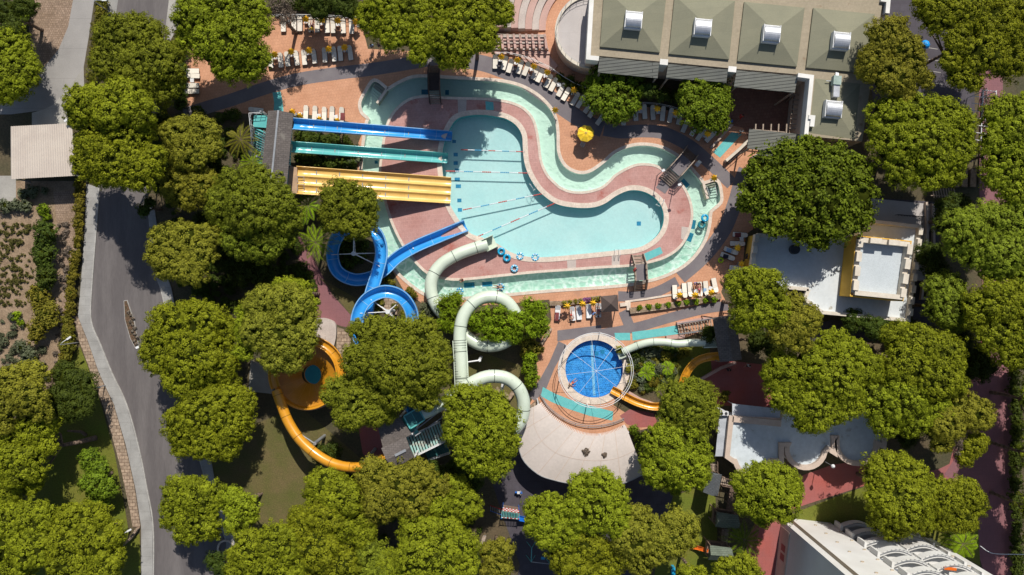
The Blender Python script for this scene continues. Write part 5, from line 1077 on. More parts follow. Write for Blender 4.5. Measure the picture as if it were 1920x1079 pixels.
# --- crescent canopy
t = thing('crescent_canopy', 'large crescent-shaped pale fabric canopy with a scalloped inner edge below the round pool', 'canopy', (*W(1090, 850)[:2], 0))
inn = smooth_open([(1012,757,0),(1030,778,0),(1053,796,0),(1075,809,0),(1097,816,0),(1116,818,0),(1134,816,0),(1153,810,0),(1174,800,0)], 4)
outp = smooth_open([(990,768,0),(972,812,0),(978,858,0),(1008,889,0),(1040,901,0),(1075,908,0),(1120,912,0),(1165,908,0),(1208,889,0)], 4)
n = len(inn); K = 8; vs = []
for i in range(n):
    for k in range(K + 1):
        f = k / K; p = inn[i].lerp(outp[i], f); z = 4.3 + 0.30 * math.sin(math.pi * f) - (0.05 if i % 4 == 0 else 0.0) - 0.35 * f * f
        vs.append(W(p.x, p.y, z))
mb = MB(); mb.add(vs, [(i * (K + 1) + k, (i + 1) * (K + 1) + k, (i + 1) * (K + 1) + k + 1, i * (K + 1) + k + 1) for i in range(n - 1) for k in range(K)]); mb.build('fabric_sheet', M['canopy'], t, smooth=True)
for i in range(4, n - 1, 4):
    mb = MB(); mb.sweep([Vector(vs[i * (K + 1) + k]) + Vector((0, 0, .012)) for k in range(K + 1)], [(-.03, 0), (-.03, .012), (.03, .012), (.03, 0)], True); mb.build('fabric_seam', M['pinkcream'], t)
mb = MB(); mb.sweep([Vector(vs[i * (K + 1) + 4]) + Vector((0, 0, .014)) for i in range(n)], [(-.02, 0), (-.02, .012), (.02, .012), (.02, 0)], True); mb.build('fabric_seam', M['pinkcream'], t)
mb = MB()
ip = [vs[i * (K + 1)] for i in range(n)]; tot = 62
for j in range(tot):
    f = j / tot * (n - 1); i = int(f); a = ip[i].lerp(ip[i + 1], f - i); f2 = (j + .8) / tot * (n - 1); i2 = min(int(f2), n - 2); b = ip[i2].lerp(ip[i2 + 1], f2 - i2)
    d = (b - a); nn = Vector((-d.y, d.x, 0)).normalized(); nn = nn if nn.y > 0 else -nn
    mb.add([a, b, (a + b) / 2 + nn * .33 - Vector((0, 0, .1)) + d * .2, (a + b) / 2 + nn * .33 - Vector((0, 0, .1)) - d * .2], [(0, 1, 2, 3)])
mb.build('scalloped_edge', M['canopy'], t)
for i in range(0, n, 8):
    for k in (1, K - 1): p = Vector(vs[i * (K + 1) + k]); mb = MB(); mb.cyl((p.x, p.y, 0), (p.x, p.y, p.z - .02), .09, .09, 8); mb.build('post', M['whitemetal'], t)
mb = MB(); mb.tubepath([Vector(v) + Vector((0, 0, .02)) for v in [vs[i * (K + 1) + K] for i in range(n)]], .06, 6); mb.build('edge_cable', M['greymetal'], t)
for (x, y, r, lb) in ((1099, 849, 7, 'larger brown clump of dead leaves lying on the pale canopy'), (1134, 855, 5, 'smaller brown clump of dead leaves lying on the pale canopy')):
    p = W(x, y, 4.9); o = crown('leaf_litter', [(p.x, p.y, 0, r / 14)], M['dead'], .16, .06, .8, .2, 0); o.location = (0, 0, 4.5); setp(o, lb, 'dead leaves')
# curved grey kerb rails under the frame
mb = MB(); P = smooth_open([W(1013,743,.3), W(1028,765,.3), W(1050,783,.3), W(1080,797,.3), W(1112,802,.3), W(1145,797,.3), W(1170,788,.3)], 4)
mb.tubepath(P, .05, 6); mb.tubepath([p + Vector((0, .22, 0)) for p in P], .05, 6)
for p in P[::3]: mb.bar(p, (p.x, p.y, 0), .05); mb.bar(p + Vector((0, .22, 0)), (p.x, p.y + .22, 0), .05)
solo(mb, 'curved_handrail', M['greymetal'], 'double curved grey rail between the round pool and the canopy edge', 'railing')
# --- frame above round pool
t = thing('round_pool_frame', 'grey ring frame with eight spokes standing over the round blue pool', 'frame', (*W(1114, 692)[:2], 0)); FC = W(1117, 695, 2.9)
def circ(c, r, z, n=56): return [Vector((c.x + r * math.cos(2 * math.pi * i / n), c.y + r * math.sin(2 * math.pi * i / n), z)) for i in range(n)]
mb = MB(); rr = 70.5 / 14 * .968; mb.tubepath(circ(FC, rr, 2.9), .042, 6, True); mb.tubepath(circ(FC, rr - .22, 2.75), .035, 6, True); mb.build('ring', M['whitemetal'], t)
for i in range(8):
    a = math.radians(22.5 * 0 + 45 * i + 8); mb = MB(); mb.cyl((FC.x, FC.y, 3.6), (FC.x + rr * math.cos(a), FC.y + rr * math.sin(a), 2.9), .018, .018, 6); mb.build('spoke', M['whitemetal'], t)
for i in range(6):
    a = math.radians(60 * i + 20); x, y = FC.x + rr * math.cos(a), FC.y + rr * math.sin(a); mb = MB(); mb.cyl((x, y, 0), (x, y, 2.9), .06, .06, 8); mb.build('post', M['whitemetal'], t)
# --- pavilion
t = thing('garden_pavilion', 'small square brown pavilion beside the white loungers', 'pavilion', (*W(1143, 573)[:2], 0)); q = wp([(1127,556),(1158,553),(1160,584),(1128,586)], 2.5); c = W(1145, 570, 3.2)
mb = MB(); mb.add([(*p, 2.5) for p in q] + [(c.x, c.y, 3.3)] + [(*p, 2.3) for p in q], [(0, 1, 4), (1, 2, 4), (2, 3, 4), (3, 0, 4), (0, 5, 6, 1), (1, 6, 7, 2), (2, 7, 8, 3), (3, 8, 5, 0), (5, 6, 7, 8)]); mb.build('roof', M['darkshingle'], t)
for p in q: v = Vector((*p, 0)).lerp(Vector((c.x, c.y, 0)), .08); mb = MB(); mb.bar(v, v + Vector((0, 0, 2.3)), .12); mb.build('post', M['darkwood'], t)
# --- stone planters
def planter(label, pts, w, h=.45):
    t = thing('stone_planter', label, 'planter', (*W(*pts[len(pts) // 2])[:2], 0)); rb = WP(ribbon(pts, w)); rb2 = WP(ribbon(pts, w * .55))
    mb = MB(); mb.prism(rb, 0, h); mb.build('stone_wall', M['rock'], t); mb = MB(); mb.prism(rb2, h + .002, h + .03); mb.build('soil', M['soil'], t)
planter('long curved stone planter with agaves below the path of the lounger row', [(1180,583),(1220,578),(1270,571),(1310,564),(1350,555)], 11)
planter('narrow flower strip in stone edging above the white loungers', [(1030,569),(1070,568),(1100,562),(1126,558)], 8)
mb = MB(); wallbar(mb, WP([(1162,572),(1178,570),(1178,582)]), 0, .3, .5); solo(mb, 'stone_step', M['coping'], 'pale stone step beside the brown pavilion', 'step')
mb = MB(); wallbar(mb, WP([(1172,566),(1210,561),(1260,553)]), 0, .12, .25); solo(mb, 'kerb_strip', M['coping'], 'pale curved kerb strip between the footbridge and the long planter', 'kerb')
mb = MB(); wallbar(mb, WP([(1033,615),(1018,640),(1003,660)]), 0, .5, .4); solo(mb, 'garden_wall', M['rock'], 'low stone wall beside the path left of the round pool', 'wall')
mb = MB(); wallbar(mb, WP([(996,763),(1010,750)]), 0, .9, .5); solo(mb, 'garden_wall', M['rock'], 'short stone wall at the left tip of the pale canopy', 'wall')
mb = MB(); wallbar(mb, WP([(930,728),(955,745),(962,735)]), 0, .7, .5)
solo(mb, 'garden_wall', M['rock'], 'broken stretch of stone wall under the lower loop of the mint tube', 'wall')
mb = MB(); wallbar(mb, WP([(1268,607),(1330,596)]), 0, .5, .4); solo(mb, 'brick_wall', M['pinkstep'], 'pink brick side wall above the stairs of the kids slide tower', 'wall')
mb = MB(); wallbar(mb, WP([(1248,633),(1282,631)]), 0, .5, .45); solo(mb, 'brick_wall', M['pinkstep'], 'short pink brick wall below the foot of the kids tower stairs', 'wall')
mb = MB(); wallbar(mb, WP([(1300,722),(1318,708),(1350,690),(1378,680)]), 0, .5, .35); solo(mb, 'brick_wall', M['pinkstep'], 'slanting pink brick wall below the amber kids slide', 'wall')
mb = MB(); wallbar(mb, WP([(1178,735),(1200,748),(1226,757)]), 0, .5, .3); solo(mb, 'brick_wall', M['pinkstep'], 'thin pink brick wall along the amber chute by the round pool', 'wall')
# rubble strip beside the pavement, lawn wall
t = MB(); t.prism(WP([(139,594),(147,594),(166,642),(187,702),(214,759),(236,836),(254,918),(264,988),(250,988),(243,950),(228,880),(212,820),(196,764),(172,700),(150,640)]), 0, .16)
solo(t, 'rubble_border', M['rock'], 'long strip of pinkish rubble stones between the lawn and the pavement', 'stone border')
mb = MB(); wallbar(mb, WP([(262,988),(250,1006),(234,1020)]), 0, .7, .28); solo(mb, 'garden_wall', M['rock'], 'short stone wall crossing the end of the rubble strip', 'wall')
# road island
t = thing('traffic_island', 'narrow pointed planted island with white kerb in the road', 'traffic island', (*W(245, 610)[:2], 0)); isl = WP([(233,564),(240,563),(254,605),(262,652),(255,654),(245,635),(235,600)])
mb = MB(); mb.prism(isl, 0, .16); mb.build('kerb', M['kerb'], t)
mb = MB(); mb.prism(offset(isl, -.09), .162, .2); mb.build('soil', mat('leafy_soil', (0.07, 0.055, 0.03), (0.13, 0.07, 0.04), scale=3, fine=.5, fscale=6), t)
o = crown('ground_plants', [(*W(246 + (i % 3) * 3 - 3 + i * 1.2, 585 + i * 6)[:2], .25, .22) for i in range(11)], M['dead'], .14, .07, .7, .7, 0, tone=.1); o.location = (0, 0, 0); o.parent = t; o.matrix_parent_inverse = Matrix.Translation(-Vector(t.location))
mb = MB(); P = circ(W(424, 1028), 1.05, 0, 20)[:14]; wallbar(mb, [tuple(p[:2]) for p in P], 0, .22, .22); solo(mb, 'kerb_ring', M['coping'], 'pale curved kerb ring at the bottom right of the road', 'kerb')
mb = MB(); wallbar(mb, WP([(410,975),(425,995),(438,1006)]), 0, .2, .2); solo(mb, 'kerb_strip', M['coping'], 'short slanting kerb below the road edge pine', 'kerb')
# --- bowl slide plaza
mb = MB(); mb.prism(WP(smooth_closed([(590,600),(598,597),(612,597),(628,604),(632,618),(630,640),(622,655),(596,650)], 4)), 0, .5); mb.prism(WP([(598,600),(602,600),(604,640),(600,640)]), .5, .56); 
mb.prism(WP([(601,627),(613,630),(612,637),(600,635)]), .5, .62); mb.prism(WP(smooth_closed([(594,604),(610,601),(624,608),(626,620),(624,640),(598,640)], 3)), .5, .505)
solo(mb, 'stone_platform', M['stepstone'], 'rounded pale stone platform above the amber bowl slide', 'platform')
mb = MB(); mb.prism(WP([(634,614),(650,620),(660,640),(650,690),(640,675),(632,650)]), 0, .35); solo(mb, 'rubble_border', M['rock'], 'pale rubble stonework right of the rounded platform', 'stone border')
mb = MB(); mb.prism(WP([(473,676),(512,690),(514,738),(468,733)]), 0, .5); mb.prism(WP([(475,679),(510,692),(510,696),(474,683)]), .5, .6); solo(mb, 'concrete_platform', M['concrete'], 'grey concrete slab left of the amber bowl slide', 'platform')
mb = MB(); mb.prism(WP([(722,560),(738,556),(748,572),(745,590),(730,592),(718,580)]), 0, .4); solo(mb, 'boulder', M['rock'], 'flat sandstone boulder inside the lower blue loop', 'rock')

# ------------------------------------------------------------------ slides
def path(pts, n=5):
    return smooth_open([W(*p) for p in pts], n)
def U_prof(r, lip=.12, th=.05, deep=1.0):
    inn = [(-r * math.cos(a), -r * deep * math.sin(a)) for a in [math.pi * i / 10 for i in range(11)]]
    inn = [(-r - lip, 0.02)] + inn + [(r + lip, 0.02)]
    out = [(x * 1.0 + (th if x > 0 else -th) * (1 if abs(x) > r * .5 else 0), w - th) for x, w in inn[::-1]]
    return inn + out
def posts(t, P, step, off=0.0, r=.11, zmin=1.0, drop=.4, m='greymetal'):
    acc = 0; last = P[0]
    for i in range(1, len(P) - 1):
        acc += (P[i] - last).length; last = P[i]
        if acc > step and P[i].z > zmin:
            acc = 0; mb = MB(); mb.cyl((P[i].x, P[i].y, 0), (P[i].x, P[i].y, P[i].z - drop), r, r * .9, 8); mb.build('support_post', M[m], t)
def seams(t, P, prof, step, m, every=None, name='joint_seam', w=.06, closed=False):
    acc = 0; last = P[0]
    for i in range(1, len(P) - 1):
        acc += (P[i] - last).length; last = P[i]
        if acc > step:
            acc = 0; d = (P[i + 1] - P[i - 1]).normalized(); mb = MB(); mb.sweep([P[i] - d * w / 2, P[i] + d * w / 2], prof, closed); mb.build(name, M[m], t)
def tubeprof(r, n=16): return [(r * math.cos(2 * math.pi * i / n), r * math.sin(2 * math.pi * i / n)) for i in range(n)]
def straight_slide(label, q, m, h0, h1, lanes, wallh=.35, mrim=None, seam='seampale'):
    """q: image corners top-left, top-right, bottom-right, bottom-left"""
    t = thing('racing_slide', label, 'water slide', (*W((q[0][0] + q[1][0]) / 2, (q[0][1] + q[2][1]) / 2)[:2], 0)); n = 40; rows = []
    zs = []
    for i in range(n + 1):
        f = i / n; z = h1 + (h0 - h1) * (1 - f) ** 1.0
        z += .22 * math.sin(f * math.pi * 4) * (1 - f) * (f > .05)
        if f > .86: z = max(h1, z * (1 - (f - .86) * 2))
        if f < .07: z = h0
        zs.append(z)
    pr = []
    for l in range(lanes):
        for k in range(9):
            u = (l + k / 8) / lanes; a = k / 8; pr.append((u, -wallh * math.sin(math.pi * a) ** .6 if 0 < a < 1 else 0))
    pr = [(-.012, -.05 - wallh)] + [(-.012, 0.03)] + [pr[0]] + pr[1:-1] + [pr[-1]] + [(1.012, .03), (1.012, -.05 - wallh)]
    vs = []
    for i in range(n + 1):
        f = i / n; z = zs[i]
        a = W(q[0][0] + (q[1][0] - q[0][0]) * f, q[0][1] + (q[1][1] - q[0][1]) * f, z); b = W(q[3][0] + (q[2][0] - q[3][0]) * f, q[3][1] + (q[2][1] - q[3][1]) * f, z)
        for u, w_ in pr: p = a.lerp(b, u); vs.append((p.x, p.y, z + w_))
    k = len(pr); mb = MB(); mb.add(vs, [(i * k + j, i * k + j + 1, (i + 1) * k + j + 1, (i + 1) * k + j) for i in range(n) for j in range(k - 1)])
    mb.build('flume', M[m], t, smooth=True)
    mb = MB()
    edge = [[], []]
    for e, side in enumerate((0, 1)):
        pts = [Vector(vs[i * k + (1 if side == 0 else k - 2)]) for i in range(n + 1)]; mb.tubepath(pts, .065, 6)
    mb.build('rim', M[mrim or m], t, smooth=True)
    for i in range(4, n, 4):
        mb = MB()
        for j in range(2, k - 3): mb.bar(Vector(vs[i * k + j]) + Vector((0, 0, .012)), Vector(vs[i * k + j + 1]) + Vector((0, 0, .012)), .035, .012)
        if seam: mb.build('joint_seam', M[seam], t)
    for i in range(5, n - 6, 6):
        a = Vector(vs[i * k]); b = Vector(vs[i * k + k - 1]); mb = MB(); m_ = a.lerp(b, .5)
        mb.bar((a.x, a.y, a.z + .05), (b.x, b.y, a.z + .05), .12)
        if not (845 > 960 + m_.x * S > 682): mb.cyl((m_.x, m_.y, 0), (m_.x, m_.y, m_.z), .11, .11, 8)
        mb.build('support_post', M['greymetal'], t)
    return t
straight_slide('deep blue straight slide, topmost of the three beside the slide tower', [(549,222),(848,247),(846,264),(548,242)], 'blueplastic', 5.6, .35, 1, .55, 'bluerim')
straight_slide('turquoise straight slide between the blue and the cream yellow one', [(546,266),(840,288),(838,306),(545,285)], 'tealplastic', 5.6, .35, 1, .5)
straight_slide('wide cream yellow racing slide with three lanes ending in the pool', [(556,313),(846,334),(844,381),(556,363)], 'yellowplastic', 5.4, .35, 3, .34, None, 'yellowplastic')
# slide tower
def stairs(t, a, b, w, n, z0, z1, m='tealplastic', mrail='whitemetal', rails=True, gapf=.35):
    """a,b px positions of bottom and top of the flight"""
    A_ = W(*a, z0); B_ = W(*b, z1); d = (B_ - A_); dh = Vector((d.x, d.y, 0)); L = dh.length; dh.normalize(); sd = Vector((-dh.y, dh.x, 0)); rz = math.atan2(dh.y, dh.x)
    for i in range(n):
        p = A_ + d * ((i + .5) / n); mb = MB(); mb.box(p, (L / n * (1 - gapf), w, .06), rz); mb.build('tread', M[m], t)
    for s in (-1, 1):
        mb = MB(); mb.bar(A_ + sd * s * (w / 2 + .05), B_ + sd * s * (w / 2 + .05), .06, .22); mb.build('stringer', M[mrail], t)
        if rails:
            mb = MB(); o = sd * s * (w / 2 + .08)
            for hh in (.5, .95): mb.bar(A_ + o + Vector((0, 0, hh)), B_ + o + Vector((0, 0, hh)), .06)
            for i in range(0, n + 1, 2): p = A_ + d * (i / n) + o; mb.bar(p, p + Vector((0, 0, .95)), .045)
            mb.build('handrail', M[mrail], t)
t = thing('slide_tower', 'slide tower under a long grey-brown gabled roof at the head of the racing slides', 'slide tower', (*W(520, 285)[:2], 0))
HR = 8.3; q = wp([(502.5,208),(550,213),(536,366),(487,352)], HR); mb = MB(); gable(mb, q, HR, .8); mb.build('roof', M['shingle'], t)
mb = MB(); a = Vector((*q[0], 0)).lerp(Vector((*q[1], 0)), .5); b = Vector((*q[2], 0)).lerp(Vector((*q[3], 0)), .5); mb.bar((a.x, a.y, HR + .83), (b.x, b.y, HR + .83), .22, .07); mb.build('ridge_cap', M['greymetal'], t)
fl = wp([(503,215),(548,220),(541,364),(492,350)], 5.5); mb = MB(); mb.prism(fl, 5.25, 5.45); mb.build('platform', M['tealplastic'], t)
for i in range(4):
    for f in (0, 1): p = Vector((*fl[0], 0)).lerp(Vector((*fl[3], 0)), (i + .1) / 3.3) if f == 0 else Vector((*fl[1], 0)).lerp(Vector((*fl[2], 0)), (i + .1) / 3.3); mb = MB(); mb.bar(p, p + Vector((0, 0, HR - .1)), .16); mb.build('post', M['greymetal'], t)
mb = MB(); mb.prism(wp([(476,216),(502,217),(500,240),(474,238)], 4.8), 4.6, 4.75); mb.build('landing', M['tealplastic'], t)
stairs(t, (482,300), (489,243), 1.5, 13, 1.6, 4.6)
mb = MB(); mb.prism(wp([(481,300),(494,302),(492,330),(480,328)], 1.6), 1.45, 1.58); mb.build('landing', M['tealplastic'], t)
stairs(t, (498,256), (488,298), 0.8, 8, 0.1, 1.4, 'palewood')
railing('', [tuple(v) for v in (W(474,238,4.75), W(472,216,4.75), W(500,214,4.75))], .95, 4.75, .5, parent=t, name='guard_rail')
railing('', [tuple(v) for v in (W(474,238,4.75), W(477,260,3.9), W(478,300,1.6), W(482,330,1.6))], .95, 4.75, .5, parent=t, name='guard_rail')
railing('', [tuple(v) for v in (W(549,244,5.45), W(547,264,5.45))], .95, 5.45, .35, parent=t, name='guard_rail')
railing('', [tuple(v) for v in (W(546,287,5.45), W(543,309,5.45))], .95, 5.45, .35, parent=t, name='guard_rail')
mb = MB(); mb.prism(wp([(542,313),(557,314),(557,363),(539,362)], 5.45), 5.25, 5.46); mb.build('start_deck', mat('sandy_start_deck', (0.50, 0.33, 0.20), (0.35, 0.24, 0.16), scale=1), t)
mb = MB()
for y in (331, 346): 
    c = [W(558,y,5.6), W(570,y + .8,5.5), W(570,y + 12,5.5), W(558,y + 11,5.6)]
    for i in range(4): mb.bar(c[i], c[(i + 1) % 4], .05)
mb.build('lane_gate', M['greymetal'], t)

# blue spiral
bp = path([(775,770,7.2),(742,722,6.9),(694,672,6.6),(671,625,6.3),(672,588,6.1),(690,560,5.9),(722,547,5.6),(754,558,5.3),(772,588,5.0),(768,622,4.7),(740,642,4.4),(708,636,4.2),(690,610,4.0),(689,578,3.8),(697,545,3.6),(708,510,3.35),(715,475,3.1),(708,443,2.9),(690,428,2.75),
    (660,424,2.6),(634,442,2.4),(623,475,2.2),(632,508,2.0),(660,524,1.85),(690,522,1.7),(718,508,1.5),(745,483,1.3),(780,462,1.1),(825,443,.8),(874,423,.4)], 6)
t = thing('blue_spiral_slide', 'bright blue open flume slide twisting in two loops down to the main pool', 'water slide', (*W(700, 540)[:2], 0))
pr = U_prof(.66, .13, .05, 1.2); mb = MB(); mb.sweep(bp, pr, True); mb.build('flume', M['blueplastic'], t, smooth=True)
mb = MB(); mb.sweep([p + Vector((0, 0, .015)) for p in bp], [(-.80, 0), (-.80, .07), (-.68, .07), (-.68, 0)], True); mb.sweep([p + Vector((0, 0, .015)) for p in bp], [(.80, 0), (.80, .07), (.68, .07), (.68, 0)], True); mb.build('rim', M['bluerim'], t)
seams(t, bp, [(x * .985, w * .97 + .02) for x, w in pr[1:12]], 3.0, 'seampale', w=.05)
for (cx_, cy_), hh, tg in (((663,476), 3.0, ((708,475,2.6),(622,478,1.7),(663,430,2.2),(712,500,2.7))), ((727,585), 5.2, ((695,562,5.2),(752,564,4.7),(675,588,5.4),(760,618,4.3)))):
    mb = MB(); c = W(cx_, cy_, hh); mb.cyl((c.x, c.y, 0), (c.x, c.y, c.z), .2, .17, 12); mb.cyl((c.x, c.y, c.z - .02), (c.x, c.y, c.z + .1), .3, .3, 12)
    for g in tg: mb.cyl(c, W(*g), .07, .05, 8); mb.cyl((c.x, c.y, c.z - 1.0), W(*g), .04, .04, 6)
    mb.build('mast_support', M['whitemetal'], t)
posts(t, bp[150:], 4.5, zmin=.9, drop=.6, m='whitemetal')

# mint tube
tp_ = path([(793,775,7.9),(812,766,7.8),(840,750,7.6),(872,727,7.3),(898,712,7.1),(922,706,6.9),(950,710,6.7),(972,728,6.5),(982,757,6.3),(976,790,6.1),(950,815,5.9),(910,824,5.7),(880,806,5.5),(868,770,5.3),(866,725,5.1),(864,675,4.9),(862,632,4.6),(868,595,4.4),
    (888,568,4.15),(915,557,3.9),(945,563,3.7),(966,588,3.5),(968,615,3.3),(950,640,3.1),(920,649,2.9),(890,642,2.7),(862,620,2.5),(838,597,2.3),(818,573,2.1),(808,545,1.9),(812,517,1.7),(830,494,1.4),(862,476,1.15),(893,465,.95),(914,459,.85)], 6)
t = thing('mint_tube_slide', 'pale mint closed tube slide coiling from the grey tower down to the main pool', 'water slide', (*W(900, 640)[:2], 0)); r = .82
mb = MB(); mb.sweep(tp_, tubeprof(r)); mb.build('tube', M['mint'], t, smooth=True)
seams(t, tp_, tubeprof(r + .025), 3.1, 'seam', w=.07, closed=True)
i0 = min(range(len(tp_)), key=lambda i: (tp_[i] - W(866, 722, 5.1)).length); i1 = min(range(len(tp_)), key=lambda i: (tp_[i] - W(864, 640, 4.7)).length)
mb = MB(); A_, B_ = tp_[i0], tp_[i1]
for k in range(19): p = A_.lerp(B_, k / 18); d = (B_ - A_).normalized(); mb.sweep([p - d * .025, p + d * .025], tubeprof(r + .03), True)
mb.build('rib', M['seam'], t)
mb = MB(); mb.sweep(tp_[i0:i1 + 1], [(-r - .08, -.1), (-r - .08, .12), (-r + .1, .12), (-r + .1, -.1)], True); mb.sweep(tp_[i0:i1 + 1], [(r - .1, -.1), (r - .1, .12), (r + .08, .12), (r + .08, -.1)], True); mb.build('side_flange', M['mint'], t)
posts(t, tp_, 9.0, zmin=1.6, drop=.8, m='whitemetal')
for (x, y, h_), g in (((899,676,4.2), (872,680,4.3)), ((941,733,5.6), (948,715,6.1))):
    mb = MB(); c = W(x, y, h_); mb.cyl((c.x, c.y, 0), c, .2, .2, 12); mb.cyl(c, W(*g), .1, .08, 8); mb.build('mast_support', M['whitemetal'], t)
a = W(908, 462, .9); b = W(929, 452, .75); d = (b - a).normalized(); mb = MB(); mb.sweep([a, b], [(-.85, .75), (-.85, -.65), (.85, -.65), (.85, .75), (.78, .75), (.78, -.58), (-.78, -.58), (-.78, .75)], True, caps=False); mb.build('exit_trough', M['mint'], t)

# amber bowl
BC = W(576, 706, 3.4); BC.z = 0; t = thing('amber_bowl_slide', 'amber funnel-shaped bowl slide with a teal pool at its centre', 'water slide', BC)
mb = MB(); mb.lathe([(4.3, 3.05), (4.25, 3.75), (4.05, 3.75), (3.95, 3.1), (2.6, 2.5), (1.3, 1.75), (1.2, 1.7)], (BC.x, BC.y, 0), 48); mb.build('bowl', M['bowlyellow'], t, smooth=False)
mb = MB(); mb.lathe([(4.05, 3.76), (4.1, 3.84), (4.26, 3.84), (4.32, 3.76)], (BC.x, BC.y, 0), 48); mb.build('rim', M['orangeplastic'], t)
mb = MB(); mb.lathe([(0, 1.66), (1.26, 1.66)], (BC.x + .45, BC.y + .05, .12), 28); mb.build('pool_disc', mat('teal_pool_disc', (0.02, 0.26, 0.30), rough=.3), t)
mb = MB(); mb.lathe([(1.35, .0), (1.35, 1.8), (1.25, 1.8)], (BC.x + .45, BC.y + .05, 0), 28); mb.build('centre_drum', M['bowlyellow'], t)
mb = MB()
for i in range(16):
    a = 2 * math.pi * i / 16; c, s = math.cos(a), math.sin(a)
    P = [Vector((BC.x + r_ * c, BC.y + r_ * s, z_ + .02)) for r_, z_ in ((1.35, 1.78), (2.6, 2.5), (3.95, 3.1))]
    for k in range(2): mb.bar(P[k], P[k + 1], .03, .015)
mb.build('panel_seam', M['orangeplastic'], t)
mb = MB(); mb.lathe([(4.5, 2.5), (4.45, 3.3), (4.3, 3.35)], (BC.x, BC.y, 0), 48, math.radians(-140), math.radians(-40)); mb.build('outer_skirt', M['hoteltrim'], t)
for i in range(8):
    a = 2 * math.pi * i / 8; mb = MB(); mb.cyl((BC.x + 4.1 * math.cos(a), BC.y + 4.1 * math.sin(a), 0), (BC.x + 4.1 * math.cos(a), BC.y + 4.1 * math.sin(a), 3.1), .1, .1, 8); mb.build('post', M['greymetal'], t)
yp = path([(735,852,6.2),(712,866,6.0),(685,875,5.8),(652,876,5.6),(620,868,5.4),(590,850,5.1),(562,824,4.9),(541,792,4.6),(528,760,4.4),(518,732,4.2)], 6)
vp = [W(576 + rr_ * math.cos(math.radians(a)), 706 + rr_ * math.sin(math.radians(a)), z_) for a, rr_, z_ in [(160 + k * 7.5, 63 + 4.5 * math.sin(math.pi * min(1, k / 26)), 4.2 - k * .012) for k in range(29)]]
t2 = thing('amber_tube_slide', 'amber tube slide sweeping from the grey tower into the bowl', 'water slide', (*W(560, 820)[:2], 0))
mb = MB(); mb.sweep(yp, tubeprof(.64)); mb.build('tube', M['orangeplastic'], t2, smooth=True)
seams(t2, yp, tubeprof(.665), 2.6, 'seamyellow', w=.06, closed=True)
mb = MB(); mb.sweep(vp, U_prof(.52, .1, .05, .75), True); mb.build('entry_flume', M['orangeplastic'], t2, smooth=True)
seams(t2, vp, [(x * .98, w + .03) for x, w in U_prof(.52, .1, .05, .75)[1:12]], 1.6, 'seamyellow', w=.05)
for (x, y), g in (((590,832), (566,816)), ((690,858), (672,872))):
    mb = MB(); c = W(x, y, 4.6); mb.cyl((c.x, c.y, 0), c, .22, .22, 12); mb.cyl(c, W(*g, 4.9), .1, .08, 8); mb.build('mast_support', M['greymetal'], t2)
# grey tower
t = thing('grey_slide_tower', 'slide tower with grey-brown shingle roof and a turquoise staircase, start of three slides', 'slide tower', (*W(755, 830)[:2], 0))
q = wp([(714.8,841),(737,880),(777,857.4),(760.7,819.7)], 9.2); mb = MB(); gable(mb, [q[0], q[1], q[2], q[3]], 9.2, .6); mb.build('roof', M['shingle'], t)
mb = MB(); a = Vector((*q[0], 0)).lerp(Vector((*q[1], 0)), .5); b = Vector((*q[2], 0)).lerp(Vector((*q[3], 0)), .5); c1 = a.lerp(b, .38); c2 = a.lerp(b, .85); mb.bar((c1.x, c1.y, 9.84), (c2.x, c2.y, 9.84), .3, .06); mb.build('ridge_cap', M['greymetal'], t)
qb = wp([(708,800),(750,782),(772,815),(718,840)], 8.2); mb = MB(); mb.prism(qb, 8.0, 8.2); mb.build('lower_roof', M['shingle'], t)
mb = MB(); mb.prism(wp([(718,842),(762,821),(776,855),(738,876)], 6.5), 6.2, 6.4); mb.build('platform', M['tealplastic'], t)
mb = MB(); mb.prism(wp([(712,802),(766,780),(785,812),(722,840)], 6.8), 6.4, 6.6); mb.build('platform', M['tealplastic'], t)
hb = wp([(756.6,781),(784,765.5),(796.4,788),(769,804.4)], 8.6); hh = [Vector((*p, 0)) for p in hb]
mb = MB(); mb.prism(hb, 6.7, 8.4); mb.build('start_box', M['darkteal'], t); mb = MB()
for i in range(4): mb.bar(hh[i] + Vector((0, 0, 8.46)), hh[(i + 1) % 4] + Vector((0, 0, 8.46)), .16, .12)
mb.bar(hh[0].lerp(hh[1], .5) + Vector((0, 0, 8.46)), hh[2].lerp(hh[3], .5) + Vector((0, 0, 8.46)), .05, .08); mb.build('start_box_rim', M['tealplastic'], t)
for p in q + qb: mb = MB(); mb.bar((p[0], p[1], 0), (p[0], p[1], 7.9), .18); mb.build('post', M['whitemetal'], t)
M['paleteal'] = mat('pale_teal_treads', (0.30, 0.50, 0.46), (0.42, 0.42, 0.36), scale=1.5, lo=.45, hi=.6)
stairs(t, (831,808), (768,838), 2.4, 13, 3.6, 6.4, 'paleteal', gapf=.3)
mb = MB(); mb.prism(wp([(829,792),(842,786),(846,818),(832,824)], 3.6), 3.45, 3.6); mb.build('landing', M['darkteal'], t)
stairs(t, (797,850), (838,836), 1.7, 10, .3, 3.4, 'darkteal', gapf=.3)
for a, b in (((772,812),(824,772)), ((778,818),(828,784))): mb = MB(); mb.bar(W(*a, 7.0), W(*b, 6.6), .12); mb.bar(W(*a, 6.4), W(*b, 6.0), .1); mb.bar(W(*b, 6.6), (*W(*b, 6.6)[:2], 0), .14); mb.build('guard_rail', M['greymetal'], t)
